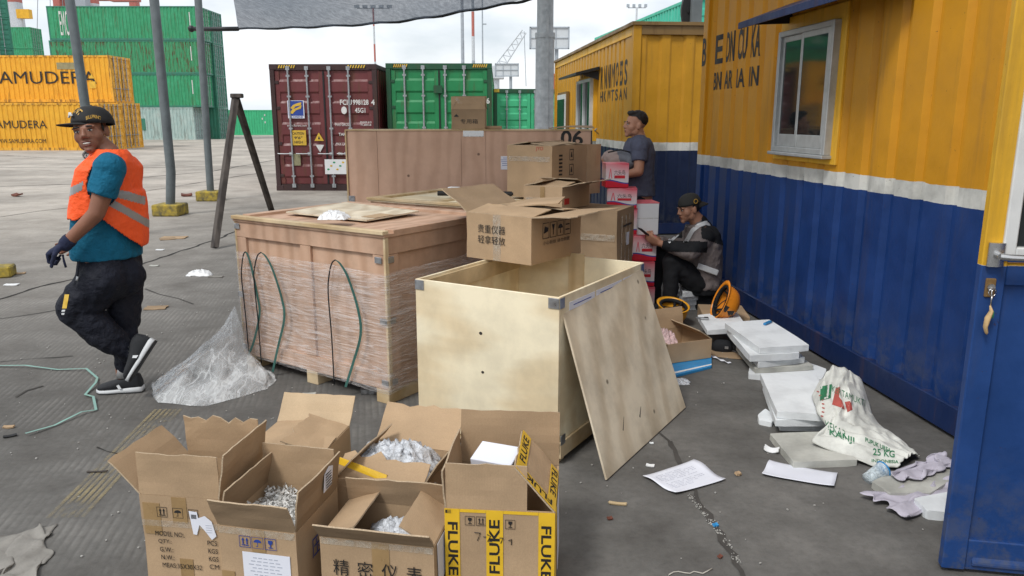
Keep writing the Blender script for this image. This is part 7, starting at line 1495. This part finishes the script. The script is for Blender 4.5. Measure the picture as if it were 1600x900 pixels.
MB().ell(T_((0, -.094, -.094))-O, (.014, .004, .008), Rm).build('goatee', 'skin_sh' if 'skin_sh' in M else 'lip', W, True)
# glove
gl = MB(); hand(gl, wr_, J(68, 400, -.27)-wr_, (.45, .2, -.85), 1.15, 1, 1.12); limb(gl, [wr_+(elb-wr_).normalized()*.045, wr_], [.040, .038], end=(False, True)); g_o = fuse(gl, 'glove', 'glove', W, .005, 2, .006, 18, 2, off=O)
for v in g_o.data.vertices: pass
MB().tube([J(98, 398, -.28)-O, J(100, 408, -.29)-O, J(103, 418, -.29)-O], .006, 6).build('glove_tie', 'glove', W, True)
# socks, shoes
MB().tube([J(193, 572, .04)-O, J(193, 590, .03)-O], .040, 14).build('sock', 'bandgrey', W, True); MB().tube([an_n-O, J(214, 562, -.02)-O], .040, 14).build('sock', 'navy', W, True)
shoe(W, G(221, 613, 0)+Vector((0, .02, 0)), G(150, 616, 0)+Vector((0, .02, 0)), (0, 0, 1), O, 1.12)
sw = D(244, 534, YM-.03); st = D(203, 597, YM-.12); shoe(W, sw, st, (-.80, -.1, .35), O, 1.12)
# ------------------------------------------------ seated man
YS = 6.62; Kp = lambda x, y, dy=0: D(x, y, YS+dy); O2 = Vector((Kp(1090, 470).x, YS, 0))
t2 = thing('person', 'man in a dark backward cap sitting against the blue wall looking at his phone', 'person', O2)
hc2 = Kp(1076, 326, -.02); fw2 = Vector((-.93, -.28, -.22)); Rm2 = frame(fw2, (-.15, 0, 1)); nb2 = Kp(1092, 348)
bf2 = Vector((-.90, -.20, 0)).normalized(); bs2 = Vector((.20, -.95, 0)).normalized()
ts2 = [(Kp(1093, 352), bs2*.12, bf2*.085), (Kp(1096, 362), bs2*.19, bf2*.105), (Kp(1098, 378), bs2*.20, bf2*.125), (Kp(1097, 400), bs2*.18, bf2*.135), (Kp(1096, 422), bs2*.175, bf2*.14), (Kp(1096, 443), bs2*.175, bf2*.14), (Kp(1096, 452), bs2*.15, bf2*.12)]
sn2, sf2 = Kp(1101, 371, -.18), Kp(1085, 366, .18); en2, wn2 = Kp(1086, 402, -.30), Kp(1031, 380, -.22); ef2, wf2_ = Kp(1048, 384, .12), Kp(1026, 374, -.06)
en2 = Kp(1078, 396, -.27)
bd = MB(); T2 = head_shape(bd, hc2, Rm2, .98); limb(bd, [hc2+Rm2 @ Vector((0, .02, -.05)), nb2], [.058, .068], n=20); torso(bd, ts2)
limb(bd, [sn2, en2, wn2], [.055, .042, .028]); limb(bd, [sf2, ef2, wf2_], [.055, .042, .028])
ph = Kp(1011, 368, -.17); hand(bd, wn2, ph+Vector((.02, -.03, -.02))-wn2, (-.1, .75, .5), .55, 1, 1.0, tcurl=.8); hand(bd, wf2_, ph+Vector((.0, .04, -.0))-wf2_, (0, -.8, .4), .6, -1, 1.0, tcurl=.8)
hn2, hf2 = Kp(1090, 442, -.10), Kp(1092, 440, .10); kn2, kf2 = Kp(1050, 408, -.16), Kp(1026, 398, .10); fn2, ff2 = Kp(1046, 468, -.22), Kp(1022, 462, .02)
limb(bd, [hn2, kn2, fn2], [.08, .056, .040]); limb(bd, [hf2, kf2, ff2], [.08, .056, .040]); fuse(bd, 'body', 'skin', t2, .0055, 3, off=O2); face_bits(t2, T2, Rm2, .98, False, O2)
sh = MB(); torso(sh, ts2, .022); limb(sh, [sn2, en2], [.082, .066]); limb(sh, [en2, wn2.lerp(en2, .10)], [.066, .043], end=(True, False)); limb(sh, [sf2, ef2], [.082, .062]); limb(sh, [ef2, wf2_.lerp(ef2, .10)], [.062, .042], end=(True, False)); limb(sh, [nb2, Kp(1096, 360)], [.074, .10])
sh2 = fuse(sh, 'shirt', 'greyshirt', t2, .008, 4, .015, 6, 12, off=O2)
def st_(test): return lambda c: test(*PX(c+O2), c)
def between(x, y, a, b_, h_): return min(a[0], b_[0]) <= x <= max(a[0], b_[0]) and abs(y-(a[1]+(b_[1]-a[1])*(x-a[0])/(b_[0]-a[0]))) < h_
sblk = patch(sh2, st_(lambda x, y, c: (y < 372 and x > 1096) or (1096 < x and y < 372+.0*x+ (x-1096)*.35) or between(x, y, (1020, 384), (1105, 386), 8.5) or (x < 1066 and y < 372 and x > 1058)), 'black_panels', 'blackcloth', t2, .003)
for a, b_, w_ in (((1077, 364), (1104, 352), 0), ((1078, 357), (1045, 392), 0)): pass
def strap_on(pixs, name, mat, parent, meshobj, wpx, off):
    bv = BVHTree.FromPolygons([v.co[:] for v in meshobj.data.vertices], [p_.vertices[:] for p_ in meshobj.data.polygons]); P_ = [Vector((x, y, 0)) for x, y in pixs]; mb = MB(); rows = []
    for k in range(33):
        p = lerp_poly(P_, min(.999, k/32)); q = lerp_poly(P_, min(.999, k/32+.02)); p_ = lerp_poly(P_, max(0, k/32-.02)); d_ = (q-p_).normalized(); s_ = Vector((-d_.y, d_.x, 0))*wpx/2; row = []
        for e_ in (-1, -.33, .33, 1):
            r_ = ray(p.x+s_.x*e_, p.y+s_.y*e_).normalized(); loc, n2_, i_, dd = bv.ray_cast(Vector((0, 0, CH))-off, r_); row.append((loc-r_*.007) if loc else None)
        rows.append(row)
    for i in range(32):
        for j in range(3):
            c4 = [rows[i][j], rows[i][j+1], rows[i+1][j+1], rows[i+1][j]]
            if all(c_ is not None for c_ in c4) and max((c4[0]-c4[2]).length, (c4[1]-c4[3]).length) < .08: mb.poly(c4)
    bmesh.ops.remove_doubles(mb.bm, verts=mb.bm.verts[:], dist=.0005); o = mb.build(name, mat, parent, True); return o
strap_on([(1112, 350), (1103, 348), (1092, 352), (1082, 360), (1074, 374), (1070, 380)], 'white_strap', 'white_ref', t2, sh2, 6.5, O2); strap_on([(1071, 352), (1062, 362), (1053, 371), (1044, 378)], 'white_strap', 'white_ref', t2, sh2, 6, O2)
tr_ = MB(); limb(tr_, [hn2, kn2], [.112, .082]); limb(tr_, [kn2, fn2], [.082, .058]); limb(tr_, [hf2, kf2], [.112, .082]); limb(tr_, [kf2, ff2], [.082, .058]); torso(tr_, [(Kp(1096, 428), bs2*.17, bf2*.14), (Kp(1096, 445), bs2*.18, bf2*.15), (Kp(1094, 456), bs2*.17, bf2*.14)], .01)
fuse(tr_, 'trousers', 'blackcloth', t2, .0085, 4, .016, 6, 4, off=O2)
cp2 = cap(t2, T2, Rm2, .98, O2, 'greycap', back=True); em2 = MB(); a0 = T2((-.0, 0, 0))
sdl = T2((-.083, .035, .062)) if (T2((-.083, 0, 0))-T2((0, 0, 0))).y < 0 else T2((.083, .035, .062)); em2.tube([sdl-O2+Rm2 @ Vector((0, .018*math.cos(a*TAU/16), .018*math.sin(a*TAU/16)))+Vector((0, -.004, 0)) for a in range(17)], .0035, 6); em2.build('round_emblem', 'gold', t2, True)
hr = MB(); hr.ell(T2((0, .030, .018)), (.080, .094, .072), Rm2, 20); hs_ = hr.build('hair', 'hair', t2, True, off=O2); cut(hs_, lambda c: (Rm2.transposed() @ (c+O2-hc2)).y > -.01 and (Rm2.transposed() @ (c+O2-hc2)).z < .05)
be_ = MB().box((0, 0, 0), (.19, .02, .05), None).build('reflective_belt', 'white_ref', t2, bevel=.006); be_.location = Kp(1106, 421, -.215)-O2; be_.rotation_euler = (0, R(20), R(4))
for k, (a_, lab) in enumerate(((fn2, 0), (ff2, 1))): shoe(t2, (a_.x+.06, a_.y, .03 if k == 0 else .03), (a_.x-.20, a_.y-.03, .02), (0, 0, 1), O2, 1.0, ('shoe', 'rubber'))
o = thing('phone', 'black mobile phone held in the hands of the seated man', 'phone', ph+Vector((-.012, 0, .018))); MB().box((0, 0, 0), (.009, .075, .15)).build('phone_body', 'rubber', o, bevel=.002); MB().box((.0052, 0, 0), (.001, .068, .138)).build('screen', 'glass', o); o.rotation_euler = (0, R(-52), R(14))
# ------------------------------------------------ standing man
YT = 7.15; Q3 = lambda x, y, dy=0: D(x, y, YT+dy); O3 = Vector((Q3(993, 300).x, YT, 0))
t3 = thing('person', 'man in a grey blue T-shirt standing by the offices, holding a cloth bundle', 'person', O3)
hc3 = Q3(992, 195); fw3 = Vector((-.97, -.20, .02)); Rm3 = frame(fw3, (0, 0, 1)); nb3 = Q3(998, 216); bf3 = Vector((-.95, -.10, 0)).normalized(); bs3 = Vector((.10, -.95, 0)).normalized()
ts3 = [(Q3(998, 216), bs3*.10, bf3*.07), (Q3(998, 224), bs3*.17, bf3*.095), (Q3(998, 238), bs3*.19, bf3*.115), (Q3(997, 260), bs3*.17, bf3*.12), (Q3(996, 285), bs3*.165, bf3*.125), (Q3(997, 305), bs3*.17, bf3*.125), (Q3(998, 330), bs3*.16, bf3*.11)]
sn3, sf3 = Q3(1000, 229, -.17), Q3(995, 229, .17); en3, wn3 = Q3(998, 268, -.25), Q3(966, 276, -.16); ef3, wf3 = Q3(985, 266, .20), Q3(960, 258, .05)
bd = MB(); T3 = head_shape(bd, hc3, Rm3, .98); limb(bd, [hc3+Rm3 @ Vector((0, .025, -.05)), nb3], [.056, .066], n=20); torso(bd, ts3); limb(bd, [sn3, en3, wn3], [.056, .044, .030]); limb(bd, [sf3, ef3, wf3], [.056, .044, .030])
hand(bd, wn3, (-.9, .3, .1), (0, .7, .7), .5, 1, 1.0); hand(bd, wf3, (-.9, -.3, .1), (0, -.7, .7), .5, -1, 1.0)
zf = lambda x, dy, z: Vector((O3.x+x, YT+dy, z)); limb(bd, [zf(0, -.09, .90), zf(-.02, -.10, .48), zf(.02, -.10, .09)], [.085, .058, .04]); limb(bd, [zf(0, .09, .90), zf(-.01, .10, .48), zf(.05, .10, .09)], [.085, .058, .04])
fuse(bd, 'body', 'skin', t3, .006, 3, off=O3); face_bits(t3, T3, Rm3, .98, False, O3)
sh = MB(); torso(sh, ts3[:6], .022); limb(sh, [sn3, sn3.lerp(en3, .62)], [.083, .070], end=(True, False)); limb(sh, [sf3, sf3.lerp(ef3, .62)], [.083, .070], end=(True, False)); limb(sh, [Q3(998, 224), sn3], [.085, .083]); limb(sh, [Q3(998, 224), sf3], [.085, .083])
fuse(sh, 'shirt', 'tee', t3, .008, 4, .012, 6, 22, off=O3)
tr_ = MB(); torso(tr_, [(zf(0, 0, 1.0), bs3*.165, bf3*.12), (zf(0, 0, .90), bs3*.18, bf3*.135), (zf(0, 0, .80), bs3*.17, bf3*.12)]); limb(tr_, [zf(0, -.09, .86), zf(-.02, -.10, .48), zf(.02, -.10, .11)], [.105, .078, .060]); limb(tr_, [zf(0, .09, .86), zf(-.01, .10, .48), zf(.05, .10, .11)], [.105, .078, .060]); fuse(tr_, 'trousers', 'navy', t3, .009, 4, .012, 6, 24, off=O3)
for x, dy in ((.02, -.10), (.05, .10)): shoe(t3, (O3.x+x+.07, YT+dy, 0), (O3.x+x-.20, YT+dy-.02, 0), (0, 0, 1), O3, 1.0)
hr = MB(); hr.ell(T3((0, .028, .050)), (.080, .096, .082), Rm3, 22); hr.ell(T3((0, -.030, .105)), (.055, .045, .024), Rm3, 16); hh_ = fuse(hr, 'hair', 'hair', t3, .006, 2, .008, 30, 2, off=O3)
cut(hh_, lambda c: (lambda q: q.z > .075-.9*max(0, q.y+.02) and q.z > -.055)(Rm3.transposed() @ (c+O3-hc3)))
bb = MB(); bb.ell(Q3(966, 250, -.06), (.12, .13, .085), None, 18); bb.ell(Q3(982, 252, -.10), (.10, .10, .07), None, 18); bb.ell(Q3(956, 248, -.02), (.09, .11, .07), None, 18)
oB = Q3(966, 250, -.06); tb = thing('cloth_bundle', 'pale pink and grey cloth bundle held by the standing man', 'bundle', oB); M['pinkcloth'] = plain('pale_pink_cloth', (.42, .32, .29), .85, bump=.3); M['greycloth'] = plain('grey_cloth', (.19, .20, .23), .85, bump=.3)
bo = fuse(bb, 'bundle', 'pinkcloth', tb, .008, 6, .028, 7, 6, off=oB); patch(bo, lambda c: PX(c+oB)[0] > 968+.3*(PX(c+oB)[1]-250), 'grey_cloth', 'greycloth', tb, .003)
MB().tube([Q3(950, 238, -.17)-oB, Q3(970, 234, -.16)-oB, Q3(985, 238, -.18)-oB], .007, 6).build('strap', 'rubber', tb, True)
